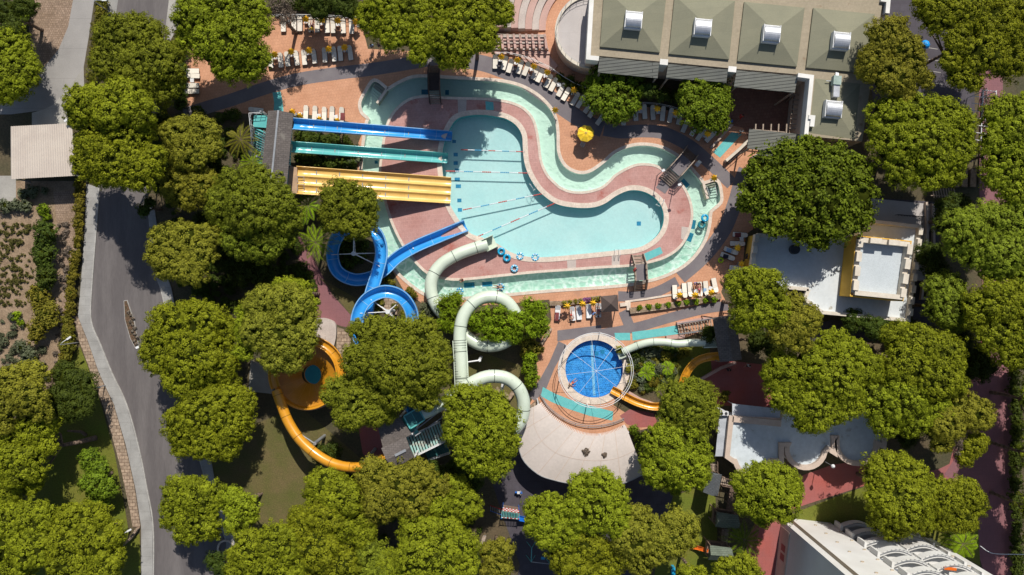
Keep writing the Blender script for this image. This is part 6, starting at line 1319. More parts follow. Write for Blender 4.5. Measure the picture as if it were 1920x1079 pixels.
# kids tower
t = thing('kids_slide_tower', 'small slide tower with dark gabled roof between the mint tube and the amber kids slide', 'slide tower', (*W(1365, 635)[:2], 0))
q = wp([(1336,596),(1379,590),(1391,674),(1350,679)], 5.0); mb = MB(); gable(mb, q, 5.0, .7); mb.build('roof', M['shingle'], t)
mb = MB(); mb.prism(wp([(1338,602),(1378,598),(1388,672),(1350,676)], 2.8), 2.6, 2.8); mb.build('platform', M['wood'], t)
for p in q: mb = MB(); mb.bar((*p, 0), (*p, 4.9), .14); mb.build('post', M['wood'], t)
stairs(t, (1270,617), (1336,607), 1.25, 12, .2, 2.7, 'palewood', 'greymetal', gapf=.55)
t = thing('mint_kids_tube', 'small pale mint tube slide from the kids tower into the round pool', 'water slide', (*W(1240, 645)[:2], 0))
kp = path([(1322,643,2.9),(1300,643,2.75),(1270,645,2.5),(1248,642,2.2),(1222,642,1.8),(1200,647,1.4),(1182,654,1.0),(1168,660,.75)], 6); mb = MB(); mb.sweep(kp, tubeprof(.5)); mb.build('tube', M['mint'], t, smooth=True)
seams(t, kp, tubeprof(.52), 2.0, 'seam', w=.045, closed=True)
a, b = W(1170, 659, .75), W(1157, 665, .55); mb = MB(); mb.sweep([a, b], [(-.7, .5), (-.55, -.45), (.55, -.45), (.7, .5), (.64, .5), (.5, -.4), (-.5, -.4), (-.64, .5)], True); mb.build('exit_trough', M['mint'], t)
mb = MB(); P = [W(1318,642,3.0), W(1345,641,3.05)]; mb.sweep(P, [(-.72, .45), (-.72, -.5), (.72, -.5), (.72, .45), (.6, .45), (.6, -.42), (-.6, -.42), (-.6, .45)], True); mb.build('entry_trough', M['mint'], t); posts(t, kp, 3.2, zmin=1.2, drop=.45)
t = thing('amber_kids_slide', 'narrow amber open slide curving from the kids tower under the pine into the round pool', 'water slide', (*W(1280, 710)[:2], 0))
kp = path([(1352,668,3.0),(1328,670,2.85),(1308,677,2.6),(1294,690,2.35),(1285,705,2.1),(1279,722,1.9),(1272,742,1.65),(1255,758,1.4),(1228,763,1.15),(1198,756,.9),(1172,744,.7),(1147,731,.45)], 6)
pr = U_prof(.42, .08, .04, .9); mb = MB(); mb.sweep(kp, pr, True); mb.build('flume', M['orangeplastic'], t, smooth=True); posts(t, kp, 3.0, zmin=.8, drop=.5)
seams(t, kp, [(x * .985, w + .015) for x, w in pr[1:12]], 1.8, 'seamyellow', w=.035)

# ------------------------------------------------------------------ bridges, steps and pool fittings
def bridge(label, a, b, w, m_deck='graypath', flat=.45, h=1.5, rail='palewood', slats=0.5):
    A_, B_ = W(*a), W(*b); d = (B_ - A_); L = d.length; d.normalize(); sd = Vector((-d.y, d.x, 0)); rz = math.atan2(d.y, d.x)
    t = thing('footbridge', label, 'bridge', (A_ + B_) / 2); s0 = L * (1 - flat) / 2; n = 6
    mb = MB(); c = (A_ + B_) / 2; mb.box((c.x, c.y, h - .06), (L * flat, w, .1), rz); mb.build('deck', M[m_deck], t)
    for e, sg in ((A_, 1), (B_, -1)):
        for i in range(n):
            f = (i + .5) / n; p = e + d * sg * s0 * f; z = h * (i + 1) / (n + 1); mb = MB(); mb.box((p.x, p.y, z - .04), (s0 / n * .62, w, .07), rz); mb.build('tread', M['palewood' if e is A_ else 'wood'], t)
    for s in (-1, 1):
        o = sd * s * (w / 2 + .06); pts = [A_ + o, A_ + d * s0 + o + Vector((0, 0, h)), B_ - d * s0 + o + Vector((0, 0, h)), B_ + o]; mb = MB()
        for i in range(3): mb.bar(pts[i], pts[i + 1], .1, .25)
        mb.build('stringer', M['wood'], t); mb = MB()
        for i in range(3):
            for hh in (.5, .95): mb.bar(pts[i] + Vector((0, 0, hh)), pts[i + 1] + Vector((0, 0, hh)), .09)
            k = 3
            for j in range(k + 1): p = pts[i].lerp(pts[i + 1], j / k); mb.bar(p, p + Vector((0, 0, .95)), .07)
        mb.build('handrail', M[rail], t)
    return t
bridge('dark wooden footbridge across the river at its top left, under the wide pine', (817,196), (816,124), 1.35, 'darkwood', rail='darkwood')
bridge('slanting wooden footbridge across the river bend at the right', (1246,342), (1296,285), 1.75)
bridge('upright wooden footbridge across the bottom of the river', (1194,478), (1199,545), 1.4)
def pool_steps(label, q, n, z1=-.75):
    """q corners: top edge a,b then bottom edge c,d (px)"""
    t = thing('pool_steps', label, 'steps', (*W(*q[0])[:2], -1.0)); P = [W(*p) for p in q]
    for i in range(n):
        f0, f1 = i / n, (i + 1) / n; pl = [tuple(P[0].lerp(P[3], f0)[:2]), tuple(P[1].lerp(P[2], f0)[:2]), tuple(P[1].lerp(P[2], f1 - .02)[:2]), tuple(P[0].lerp(P[3], f1 - .02)[:2])]
        mb = MB(); mb.prism(pl, -.94, .0 + z1 * (i + 1) / n); mb.build('step', M['stepstone'] if i < 2 else M['riverfloor'], t)
    return t
pool_steps('stone steps going down into the river at its top left corner', [(703,155),(721,167),(704,193),(689,177)], 6)
t = pool_steps('stone steps going down into the river bay on the right', [(1323,346),(1341,341),(1348,368),(1329,371)], 6)
for s, (a, b) in enumerate((((1325,350),(1331,368)), ((1340,346),(1345,366)))):
    mb = MB(); mb.bar(W(*a, .8), W(*b, .2), .05); mb.bar(W(*a, .8), W(*a, -.2), .05); mb.bar(W(*b, .2), W(*b, -.6), .05); mb.build('handrail', M['whitemetal'], t)
mb = MB(); wallbar(mb, WP([(725,168),(707,194)]), -.94, .07, .35); solo(mb, 'divider_wall', M['coping'], 'short pale wall between the top left steps and the river', 'wall')
mb = MB(); wallbar(mb, WP([(1319,345),(1327,373)]), -.94, .08, .35); solo(mb, 'divider_wall', M['coping'], 'short pale wall between the bay steps and the river', 'wall')
def drain(x, y, w, h, z, n, lab, rz=0.0):
    c = W(x, y); mb = MB(); mb.box((0, 0, 0), (w / S, h / S, .012)); o = mb.build('drain_grate', M['drain'], None); o.location = (c.x, c.y, z); o.rotation_euler = (0, 0, rz); setp(o, lab, 'grate')
for i, (x, y) in enumerate(((853,287),(853,303),(855,317),(856,334),(858,347),(860,374),(861,392))):
    drain(x, y, 8 if i not in (3, 4) else 10, 7, -1.24, i, ['topmost','second','third','fourth','fifth','sixth','lowest'][i] + ' blue grate in the column along the left side of the main pool floor')
drain(1201, 418, 8, 8, -1.24, 0, 'single blue grate on the floor of the right lobe of the main pool'); drain(850, 262, 7, 6, -1.24, 0, 'blue grate at the foot of the blue straight slide')
for x, y, w, h, rz, lb in ((879,535,20,10,.05,'left of the two blue grates in the bottom stretch of the river'), (913,533,19,9,.05,'right of the two blue grates in the bottom stretch of the river'), (1303,420,9,17,-.15,'upper of the two blue grates in the right bend of the river'),
        (1297,444,10,17,-.35,'lower of the two blue grates in the right bend of the river'), (1288,342,9,17,.75,'blue grate under the slanting footbridge'), (795,169,13,9,0,'blue grate left of the dark footbridge'), (837,170,7,9,0,'blue grate right of the dark footbridge'), (703,302,6,6,0,'small blue grate under the turquoise slide')):
    drain(x, y, w, h, -.94, 0, lb, rz)
drain(1120, 664, 8, 8, -.745, 0, 'left pale grate in the round blue pool'); drain(1131, 661, 8, 8, -.745, 0, 'right pale grate in the round blue pool')
def lane_rope(label, a, b):
    A_, B_ = W(*a), W(*b); d = B_ - A_; n = 46; t = thing('lane_rope', label, 'lane rope', (A_ + B_) / 2); mb = MB(); x = Vector((-d.y, d.x, 0)).normalized(); vs = []; q = 8
    fr = []
    for i in range(n): fr += [(i + .05, .02), (i + .15, .08), (i + .85, .08), (i + .95, .02)]
    for f, r_ in fr:
        for a_ in range(q): an = 2 * math.pi * a_ / q; vs.append(A_ + d * (f / n) + x * math.cos(an) * r_ + Vector((0, 0, math.sin(an) * r_ - .04)))
    fs = []; mi = []
    for i in range(len(fr) - 1):
        for a_ in range(q): fs.append((i * q + a_, i * q + (a_ + 1) % q, (i + 1) * q + (a_ + 1) % q, (i + 1) * q + a_)); mi.append((0, 1, 2, 1)[(i // 20) % 4])
    mb.add(vs, fs); mb.mi = mi; mb.build('float_line', [M['ropered'], M['ropewhite'], M['ropeblue']], t)
    for p_ in (A_, B_): mb = MB(); mb.cyl(p_ - Vector((0, 0, .1)), p_ + Vector((0, 0, .12)), .05, .05, 8); mb.build('anchor', M['greymetal'], t)
lane_rope('topmost red and white lane rope across the main pool', (864,281), (983,285)); lane_rope('second red and white lane rope from the top of the main pool', (836,321), (992,325))
lane_rope('third lane rope from the top, slanting up to the right', (868,394), (1020,363)); lane_rope('lowest and steepest red and white lane rope in the main pool', (889,447), (1046,379))
def ladder(label, x, y, rz):
    c = W(x, y); mb = MB()
    for s in (-.28, .28):
        P = [Vector((s, -.5, 0)), Vector((s, -.5, .7)), Vector((s, -.1, .85)), Vector((s, .35, .6)), Vector((s, .4, -.9))]; mb.tubepath(smooth_open(P, 4), .03, 6)
    for z in (-.2, -.45, -.7): mb.bar((-.28, .4, z), (.28, .4, z), .06, .03)
    o = mb.build('pool_ladder', M['whitemetal']); o.location = c; o.rotation_euler = (0, 0, rz); setp(o, label, 'pool ladder')
ladder('steel pool ladder at the bottom rim of the main pool', 1157, 474, 0.05); ladder('steel pool ladder at the inner bend of the main pool', 1000, 350, math.radians(215))
ladder('steel rail at the right tip of the main pool', 1237, 380, math.radians(150))

# ------------------------------------------------------------------ loungers, tables, parasols
def copy_thing(src, loc, rz, label, group=None, name=None):
    r = src.copy(); COL.objects.link(r); r.location = loc; r.rotation_euler = (0, 0, rz); r['label'] = label
    if group: r['group'] = group
    for ch in src.children:
        c = ch.copy(); COL.objects.link(c); c.parent = r
        for g in ch.children:
            d = g.copy(); COL.objects.link(d); d.parent = c
    return r
def lounger_proto(cush, back, raise_, frame):
    t = thing('sun_lounger', 'x', 'sun lounger'); L = 1.95; w = .62
    mb = MB(); nn = 7
    mb.prism([(-w/2+.03,-L/2),(w/2-.03,-L/2),(w/2,-L/2+.06),(w/2,.28),(-w/2,.28),(-w/2,-L/2+.06)], .33, .41); mb.build('seat_cushion', cush, t)
    a = raise_; y0 = .30; Lb = L / 2 - y0; vs = []
    prof = [(-w/2, 0), (-w/2 + .0, .55), (-w/2 + .05, .85), (-w/2 + .16, 1.0), (w/2 - .16, 1.0), (w/2 - .05, .85), (w/2, .55), (w/2, 0)]
    for dz in (0, .08):
        for x, f in prof: vs.append((x, y0 + Lb * f * math.cos(a), .34 + dz + Lb * f * math.sin(a)))
    n = len(prof); mb = MB(); mb.add(vs, [tuple(range(n)), tuple(range(2 * n - 1, n - 1, -1))] + [(i, (i + 1) % n, n + (i + 1) % n, n + i) for i in range(n)]); mb.build('backrest', back, t)
    mb = MB()
    mb.bar((-w/2-.02,-L/2,.30), (-w/2-.02,L/2-.1,.30), .05); mb.bar((w/2+.02,-L/2,.30), (w/2+.02,L/2-.1,.30), .05)
    mb.bar((-w/2,-L/2+.02,.30), (w/2,-L/2+.02,.30), .05); mb.bar((-w/2,L/2-.1,.30), (w/2,L/2-.1,.30), .05); mb.build('frame', frame, t)
    for sx in (-1, 1):
        for y in (-L/2 + .2, L/2 - .25): mb = MB(); mb.bar((sx * (w/2+.01), y, 0), (sx * (w/2+.01), y, .28), .05); mb.build('leg', frame, t)
    return t
PROT = [lounger_proto(M['cushion'], M['cushion'], .25, M['darkmetal']), lounger_proto(M['cushion'], M['backfabric'], .75, M['darkmetal']), lounger_proto(M['whitecushion'], M['whitecushion'], .5, M['whitemetal'])]
used = [False] * 3
def place(proto, px, py, deg, label, group):
    """deg: tilt of the head end, clockwise from the top of the photo"""
    p = W(px, py); rz = -math.radians(deg)
    if not used[proto]:
        used[proto] = True; o = PROT[proto]; o.location = p; o.rotation_euler = (0, 0, rz); o['label'] = label; o['group'] = group; return o
    return copy_thing(PROT[proto], p, rz, label, group)
ORD = ['first','second','third','fourth','fifth','sixth','seventh','eighth','ninth','tenth','eleventh','twelfth','thirteenth','fourteenth','fifteenth','sixteenth','seventeenth']
def rows(pts, proto, desc, group, from_='from the left'):
    for i, (x, y, d) in enumerate(pts): place(proto, x, y, d, f'{ORD[i]} cream sun lounger {from_} {desc}', group)
rows([(533,48,0),(552.7,47,0),(563.7,47,0),(584.3,49,-2),(596,49,-2),(614.7,50,-2),(625.7,50.5,-2),(644.7,51,-2),(660.3,52,-2)], 0, 'in the topmost row under the trees', 'cream loungers in the topmost row')
rows([(495,117,-3),(509.3,116,-3),(527.7,115,-5),(540.3,113,-6),(557.3,111,-7),(572,110,-5),(590.3,107.5,-8),(610.3,105.5,-4),(627.7,103.5,-5),(639.3,102.5,-5),(657.7,101,-8)], 0, 'in the sunny row above the grey path', 'cream loungers in the row above the grey path')
rows([(575,213,3),(591.7,214,4),(609.3,216,2),(623.7,215,3),(641.7,216.5,2)], 0, 'in the row behind the blue straight slide', 'cream loungers behind the blue slide')
rows([(362,135,-90),(363,144,-88),(362,162,-90),(362,173,-90)], 0, 'in the shaded stack beside the dark bank', 'loungers in the shade beside the dark bank', 'from the top')
place(0, 482, 208, -84, 'single cream lounger lying sideways above the slide tower stairs', 'cream loungers behind the blue slide')
rows([(928.7,117,1),(946.4,119.5,15),(956.6,125,17),(975,127,19),(987,130.5,22),(1003.8,138,24),(1012.7,143,25),(1028.3,153.3,26),(1037.6,160,27),(1052,170,28),(1061.3,177.7,29),(1078.4,187,30),(1089,191.6,32),(1103.4,202,36),(1111.4,210,34),(1126,224,35),(1169,223,5)], 1, 'in the long arc below the round terrace', 'loungers in the long arc')
rows([(1191,214.8,-3),(1207.5,211,-4),(1223,212.6,-3),(1241.5,214.8,5),(1256,218,11),(1273.4,222,15),(1283.7,237,24),(1300.7,244,28),(1313,252.7,34),(1331.6,257,45)], 0, 'in the arc below the brick court', 'loungers in the arc below the brick court')
rows([(1386,441,95),(1381,457.4,92),(1369,471,112),(1362.7,481.5,112),(1379.5,503,94)], 0, 'beside the yellow wall', 'loungers beside the yellow wall', 'from the top')
rows([(1264,548.5,178),(1282.2,545,176),(1292.6,543,176),(1310.8,542.5,176),(1322.4,541,174),(1338.8,535.3,168)], 0, 'in the row above the long stone planter', 'loungers above the long stone planter')
for i, (x, y, d) in enumerate([(1045.4,585,4),(1073,588,-6),(1085,586,-4),(1103.6,583,-2),(1121.8,581.5,0)]): place(2, x, y, d, f'{ORD[i]} white lounger from the left between the flower strip and the round pool', 'white loungers by the pavilion')
# side tables
tt = thing('side_table', 'x', 'side table'); mb = MB(); mb.box((0, 0, .46), (.5, .5, .04)); mb.build('table_top', M['whitemetal'], tt)
for sx in (-1, 1):
    for sy in (-1, 1): mb = MB(); mb.bar((sx * .2, sy * .2, 0), (sx * .2, sy * .2, .44), .04); mb.build('leg', M['whitemetal'], tt)
tb = [('topmost row of loungers', [(543,43),(576,43),(605,46),(635,48)]), ('loungers above the grey path', [(518.3,110),(548,105),(580,101.7),(618.7,98.3),(648.3,96)]), ('loungers behind the blue slide', [(565,216),(599.7,219),(631.7,221)]),
      ('shaded stack of loungers beside the dark bank', [(363,153)]), ('long lounger arc', [(938.4,114),(967.7,120),(996.4,131.4),(1022.4,144.4),(1047.4,161),(1073.4,176),(1098,194)]), ('lounger arc below the brick court', [(1199,210.5),(1232.5,212),(1264.5,219),(1320,256)]),
      ('loungers beside the yellow wall', [(1388.6,449),(1387,496)]), ('loungers above the long stone planter', [(1273,546),(1303,546),(1330.7,541)])]
first = True
for desc, pts in tb:
    for i, (x, y) in enumerate(pts):
        lab = f'{ORD[i]} white side table from the left, {desc}' if len(pts) > 1 else f'small white side table in the {desc}'
        if 'yellow wall' in desc: lab = f'small white side table, {("upper","lower")[i]} of the two at the {desc}'
        rz = R.uniform(-.25, .25)
        if first: first = False; tt.location = W(x, y); tt['label'] = lab; tt['group'] = 'white side tables between the loungers'
        else: copy_thing(tt, W(x, y), rz, lab, 'white side tables between the loungers')
# folded parasols
fp_ = thing('folded_parasol', 'x', 'parasol'); mb = MB(); n = 16; vs = [(0, 0, 2.2)]; rings_ = [(1.8, .22), (1.45, .42), (1.2, .56)]
for z, r_ in rings_:
    for i in range(n): a = 2 * math.pi * i / n; rr_ = r_ * (1.0 if i % 2 else .5); vs.append((rr_ * math.cos(a), rr_ * math.sin(a), z + (.1 if i % 2 else 0)))
fs = [(0, 1 + i, 1 + (i + 1) % n) for i in range(n)]
for k in range(2): fs += [(1 + k * n + i, 1 + (k + 1) * n + i, 1 + (k + 1) * n + (i + 1) % n, 1 + k * n + (i + 1) % n) for i in range(n)]
mb.add(vs, fs); mb.build('folded_canopy', M['parasol'], fp_); mb = MB(); mb.cyl((0, 0, 0), (0, 0, 2.25), .025, .025, 6); mb.build('pole', M['palewood'], fp_); mb = MB(); mb.lathe([(0, .1), (.2, .1), (.25, .0)], (0, 0, 0), 12); mb.build('base', M['greymetal'], fp_)
pb = [('topmost row of loungers', [(571.7,34),(601.7,35.5),(631.7,37),(666,39)]), ('loungers above the grey path', [(513,101),(544,95),(577.3,92.7),(614.7,90),(644.3,87.3)]), ('loungers behind the blue slide', [(546,209),(560,217),(597,223),(630,226)]),
      ('long lounger arc', [(940,105.4),(970,111),(1001.4,122.7),(1026.5,134.2),(1077,167.5)]), ('lounger arc below the brick court', [(1199,200),(1234,202),(1269,210),(1328.4,250)]), ('loungers beside the yellow wall', [(1385.5,464.7),(1393,495.3)]),
      ('loungers above the long stone planter', [(1275.7,554),(1304.8,554),(1335.7,549)]), ('white loungers', [(1064,575),(1093,570.6),(1112.7,569)]), ('', [(1041.5,205)]), ('', [(1341,333)])]
first = True
for j, (desc, pts) in enumerate(pb):
    for i, (x, y) in enumerate(pts):
        lab = f'{ORD[i]} folded yellow parasol from the left, {desc}'
        if 'yellow wall' in desc: lab = f'folded yellow parasol, {("upper","lower")[i]} of the two at the loungers beside the yellow wall'
        if j == 8: lab = 'folded yellow parasol standing alone at the outer edge of the river bend'
        if j == 9: lab = 'folded yellow parasol standing above the steps of the river bay'
        p = W(x, y, 1.8); p.z = 0
        if first: first = False; fp_.location = p; fp_['label'] = lab; fp_['group'] = 'folded yellow parasols'; fp_.rotation_euler = (0, 0, .3)
        else: copy_thing(fp_, p, R.uniform(0, 3), lab, 'folded yellow parasols').scale = (1, 1, 1)
# open parasol
c = W(1098.5, 250, 2.3); t = thing('open_parasol', 'large open yellow octagonal parasol on the brick paving inside the river bend', 'parasol', (c.x, c.y, 0)); mb = MB(); n = 8; rr_ = 1.13; vs = [(c.x, c.y, 2.55)]
for r_, z_ in ((rr_ * .5, 2.41), (rr_, 2.15), (rr_ * 1.0, 2.0)):
    for i in range(16):
        a = 2 * math.pi * i / 16 + .2; k = 1.0 if i % 2 == 0 else math.cos(math.pi / 8) * .985; vs.append((c.x + r_ * k * math.cos(a), c.y + r_ * k * math.sin(a), z_ - (0 if i % 2 == 0 else .03)))
fs = [(0, 1 + i, 1 + (i + 1) % 16) for i in range(16)]
for k in range(2): fs += [(1 + k * 16 + i, 1 + (k + 1) * 16 + i, 1 + (k + 1) * 16 + (i + 1) % 16, 1 + k * 16 + (i + 1) % 16) for i in range(16)]
mb.add(vs, fs); mb.build('canopy', M['parasol'], t)
mb = MB()
for i in range(8): a = 2 * math.pi * i / 8 + .2; mb.bar((c.x, c.y, 2.57), (c.x + rr_ * math.cos(a), c.y + rr_ * math.sin(a), 2.17), .02, .02)
mb.build('rib', M['palewood'], t); mb = MB(); mb.cyl((c.x, c.y, 0), (c.x, c.y, 2.62), .03, .03, 8); mb.build('pole', M['palewood'], t); mb = MB(); mb.lathe([(0, .12), (.28, .12), (.32, 0)], (c.x, c.y, 0), 14); mb.build('base', M['greymetal'], t)
def chair(label, px, py, rz, m):
    t = thing('garden_chair', label, 'chair', (0, 0, 0)); mb = MB(); mb.box((0, 0, .42), (.5, .5, .05)); mb.build('seat', m, t); mb = MB(); mb.box((0, .33, .68), (.5, .05, .55), 0, -.45); mb.build('backrest', m, t)
    for sx in (-1, 1):
        for sy in (-1, 1): mb = MB(); mb.bar((sx * .22, sy * .22, 0), (sx * .22, sy * .22, .4), .04); mb.build('leg', M['whitemetal'], t)
        mb = MB(); mb.box((sx * .27, 0, .62), (.05, .5, .04)); mb.build('armrest', M['whitemetal'], t)
    t.location = W(px, py); t.rotation_euler = (0, 0, rz)
chair('grey-blue chair standing below the large open yellow parasol', 1092, 272, math.radians(155), M['backfabric'])
chair('pale chair standing beside the slanting footbridge', 1305.6, 309.7, math.radians(-40), M['whitecushion'])
# inner tubes
def torus(R0, r0, n=28, k=12):
    mb = MB(); P = [Vector((R0 * math.cos(2 * math.pi * i / n), R0 * math.sin(2 * math.pi * i / n), r0)) for i in range(n)]; mb.sweep(P, tubeprof(r0, k), True, True); return mb
def tube_ring(label, px, py, z, m, m2=None, Rr=.38, r0=.16, group='inflatable rings'):
    mb = torus(Rr, r0)
    if m2:
        mb.mi = [1 if (i // 12) % 7 in (0, 3, 4) else 0 for i in range(len(mb.f))]
    o = mb.build('inflatable_ring', [M[m]] + ([M[m2]] if m2 else []), None, True); o.location = W(px, py, z); o.rotation_euler = (0, 0, R.uniform(0, 6)); return setp(o, label, 'swim ring', group)
tube_ring('plain cyan ring on the pool rim right beside the mint tube exit', 940, 472, .06, 'tube')
tube_ring('plain cyan ring, lower of the touching pair by the mint tube exit', 950.5, 484, .06, 'tube')
tube_ring('white-patterned blue ring floating at the rim, left of two', 975, 481, -.15, 'tube', 'tubewhite')
tube_ring('white-patterned blue ring floating at the rim, right of two', 1003.5, 483, -.15, 'tube', 'tubewhite')
tube_ring('white-patterned blue ring lying on the maroon tiles', 964.5, 504, .02, 'tube', 'tubewhite')
tube_ring('bright cyan ring lying on the rim of the right river bend', 1321, 409.5, .05, 'tube')
tube_ring('dark teal ring floating in the right river bend', 1315, 422, -.25, 'tubedark')
tube_ring('white-patterned blue ring floating in the river under the mint tube', 862, 547, -.15, 'tube', 'tubewhite')
tube_ring('white-patterned blue ring with a bather in the river', 938.5, 539, -.15, 'tube', 'tubewhite', .40)
tube_ring('lime green ring lying beside the loungers at the yellow wall', 1351, 488.5, .01, 'tubelime', None, .28, .11)
# floodlight posts on the island
def lamp(label, px, py, h, kind='flood', m='greymetal', cat='lamp'):
    b = W(px, py, h); b.z = 0; t = thing('lamp_post', label, cat, b); mb = MB(); mb.cyl(b, b + Vector((0, 0, h)), .06, .045, 8); mb.build('pole', M[m], t); mb = MB()
    if kind == 'flood': mb.box(b + Vector((.1, .1, h + .08)), (.42, .3, .14), .4)
    elif kind == 'globe': mb.lathe([(.0, -.26), (.18, -.2), (.26, 0), (.18, .2), (0, .26)], b + Vector((0, 0, h + .26)), 16)
    mb.build('lamp_head', M['whitemetal'], t, smooth=(kind == 'globe')); return t
lamp('floodlight post at the left foot of the slanting footbridge', 1242, 321.5, 3.2); lamp('floodlight post at the right foot of the slanting footbridge', 1272.5, 348, 3.2)
lamp('globe lamp on the maroon path below the scalloped roof', 1560, 873.5, 4.2, 'globe'); lamp('small lamp post at the tip of the road island', 257, 653, 2.2); lamp('lamp at the top right corner of the corrugated roof', 123, 228, 4.2)
for lab, a, b, h in (('curved-arm street lamp over the hedge between the two top left roads', (176,3), (193,1), 3.6), ('street lamp with a white arm reaching over the hedge by the left pavement', (113,647), (127,636), 3.7), ('small street lamp by the lawn wall at the bottom left', (231,1001), (240,996), 1.6), ('small lamp on the lawn edge beside the dark evergreen', (177,728), (182,727), 2.5)):
    A_ = W(*a, h); t = thing('street_lamp', lab, 'street lamp', (A_.x, A_.y, 0)); mb = MB(); mb.cyl((A_.x, A_.y, 0), A_, .08, .05, 8); mb.build('pole', M['greymetal'], t); B_ = W(*b, h + .2)
    mb = MB(); mb.tubepath(smooth_open([A_, A_.lerp(B_, .5) + Vector((0, 0, .25)), B_], 4), .045, 6); mb.build('arm', M['whitemetal'], t); d = (B_ - A_).normalized()
    mb = MB(); mb.box(B_ + d * .2, (.6, .22, .12), math.atan2(d.y, d.x)); mb.build('lamp_head', M['whitemetal'], t)
# white cable
mb = MB(); mb.tubepath(smooth_open([W(1838,1024,5), W(1852,1034,4.9), W(1870,1039,4.9), W(1925,1040,5.0)], 6), .05, 6); solo(mb, 'overhead_cable', M['whitemetal'], 'white sagging cable crossing the maroon lane at the right edge', 'cable')
# wire pergola
t = thing('wire_pergola', 'white metal frame of thin parallel beams right of the round pine', 'pergola', (*W(1845, 215)[:2], 0)); mb = MB()
for k in range(8): mb.bar(W(1822, 167 + k * 13.5, 3.2), W(1868 - max(0, k - 5) * 6, 172 + k * 13.5, 3.2), .07)
mb.build('cross_beam', M['whitemetal'], t)
for x in (1843, 1868): mb = MB(); mb.bar(W(x, 170, 3.1), W(x - 4, 265, 3.1), .09); mb.build('long_beam', M['whitemetal'], t)
for x, y in ((1843,172),(1868,172),(1840,262),(1865,262)): p = W(x, y, 3.1); mb = MB(); mb.bar((p.x, p.y, 0), p, .09); mb.build('post', M['whitemetal'], t)
t = thing('picket_fence', 'grey picket fence running down the middle of the right side lane', 'fence', (*W(1840, 270)[:2], 0)); mb = MB(); a, b = W(1841, 170), W(1834, 345); d = b - a
for k in range(60): p = a + d * (k / 59); mb.box((p.x, p.y, .55), (.06, .1, 1.1), 0)
mb.build('picket', M['palewood'], t)['kind'] = 'stuff'; mb = MB(); mb.bar(a + Vector((.05, 0, .8)), b + Vector((.05, 0, .8)), .06); mb.bar(a + Vector((.05, 0, .3)), b + Vector((.05, 0, .3)), .06); mb.build('rail', M['greymetal'], t)
for k, x in enumerate((1786, 1801, 1817)):
    mb = MB(); mb.prism(WP([(x, 318), (x + 11, 319), (x + 10, 352), (x - 1, 351)]), 0, .35); t = solo(mb, 'raised_bed', M['soil'], f'{ORD[k]} of three narrow raised earth beds from the left by the picket fence', 'raised bed', 'raised earth beds')
mb = MB()
for k in range(9): mb.box(W(1750 + k * 5, 362, 1.2), (.12, 1.2, .08), .2)
mb.bar(W(1745, 367, 1.1), W(1797, 368, 1.1), .1); mb.bar(W(1750, 366, 0), W(1750, 366, 1.1), .1); mb.bar(W(1790, 367, 0), W(1790, 367, 1.1), .1); solo(mb, 'slatted_rack', M['palewood'], 'slatted pale wooden rack below the raised earth beds', 'rack')
mb = MB(); wallbar(mb, WP([(1734,380),(1736,460),(1725,560),(1738,560),(1748,470),(1746,382)]), 0, .5, .3); solo(mb, 'garden_wall', M['pinkcream'], 'stone edge wall along the shaded lane right of the battlement building', 'wall')
c = W(1737, 83, 2.4); t = thing('blue_parasol', 'small bright blue parasol half hidden between the pines at the top right', 'parasol', (c.x, c.y, 0)); mb = MB(); mb.lathe([(0, 2.6), (.35, 2.5), (.62, 2.2)], (c.x, c.y, 0), 8); mb.build('canopy', M['brightblue'], t); mb = MB(); mb.cyl((c.x, c.y, 0), (c.x, c.y, 2.6), .03, .03, 6); mb.build('pole', M['whitemetal'], t)
mb = MB(); P = WP([(1695,152),(1700,124)]); 
# parking lines in the forecourt
for k in range(4): paint('painted_line', [(1718 + k * 3, 86 + k * 22), (1758 + k * 3, 92 + k * 22), (1758 + k * 3, 93.2 + k * 22), (1718 + k * 3, 87.2 + k * 22)], M['concrete'])
# ------------------------------------------------------------------ playground
def turret(label, q, h, rise, m, along_x):
    t = thing('play_turret', label, 'play tower', (*W(*q[0])[:2], 0)); Q = wp(q, h); c = [Q[0], Q[3], Q[2], Q[1]] if along_x else Q; mb = MB(); gable(mb, c, h, rise); mb.build('roof', M[m], t)
    cc = sum((Vector((*p, 0)) for p in Q), Vector((0, 0, 0))) / 4; I = [Vector((*p, 0)).lerp(cc, .12) for p in Q]
    for p in I: mb = MB(); mb.bar(p, p + Vector((0, 0, h - .1)), .12); mb.build('post', M['wood'], t)
    mb = MB(); mb.prism([tuple(p[:2]) for p in I], 1.2, 1.32); mb.build('deck', M['wood'], t); mb = MB(); wallbar(mb, [tuple(p[:2]) for p in I], 1.4, 2.0, .06, True); mb.build('side_panel', M['wood'], t)
turret('wooden play turret with slate grey gabled roof, topmost of three', [(1328,885),(1353.5,890.5),(1346,930),(1318,923)], 3.6, .8, 'greyshingle', False)
turret('wooden play turret with green-grey roof, middle of three', [(1344,960),(1384,967),(1384,994),(1341,988)], 3.6, .8, 'greenshingle', True)
turret('wooden play turret with green-grey roof, lowest of three, with the orange slide', [(1331,1023),(1372,1028),(1372,1052),(1328,1050)], 3.6, .8, 'greenshingle', True)
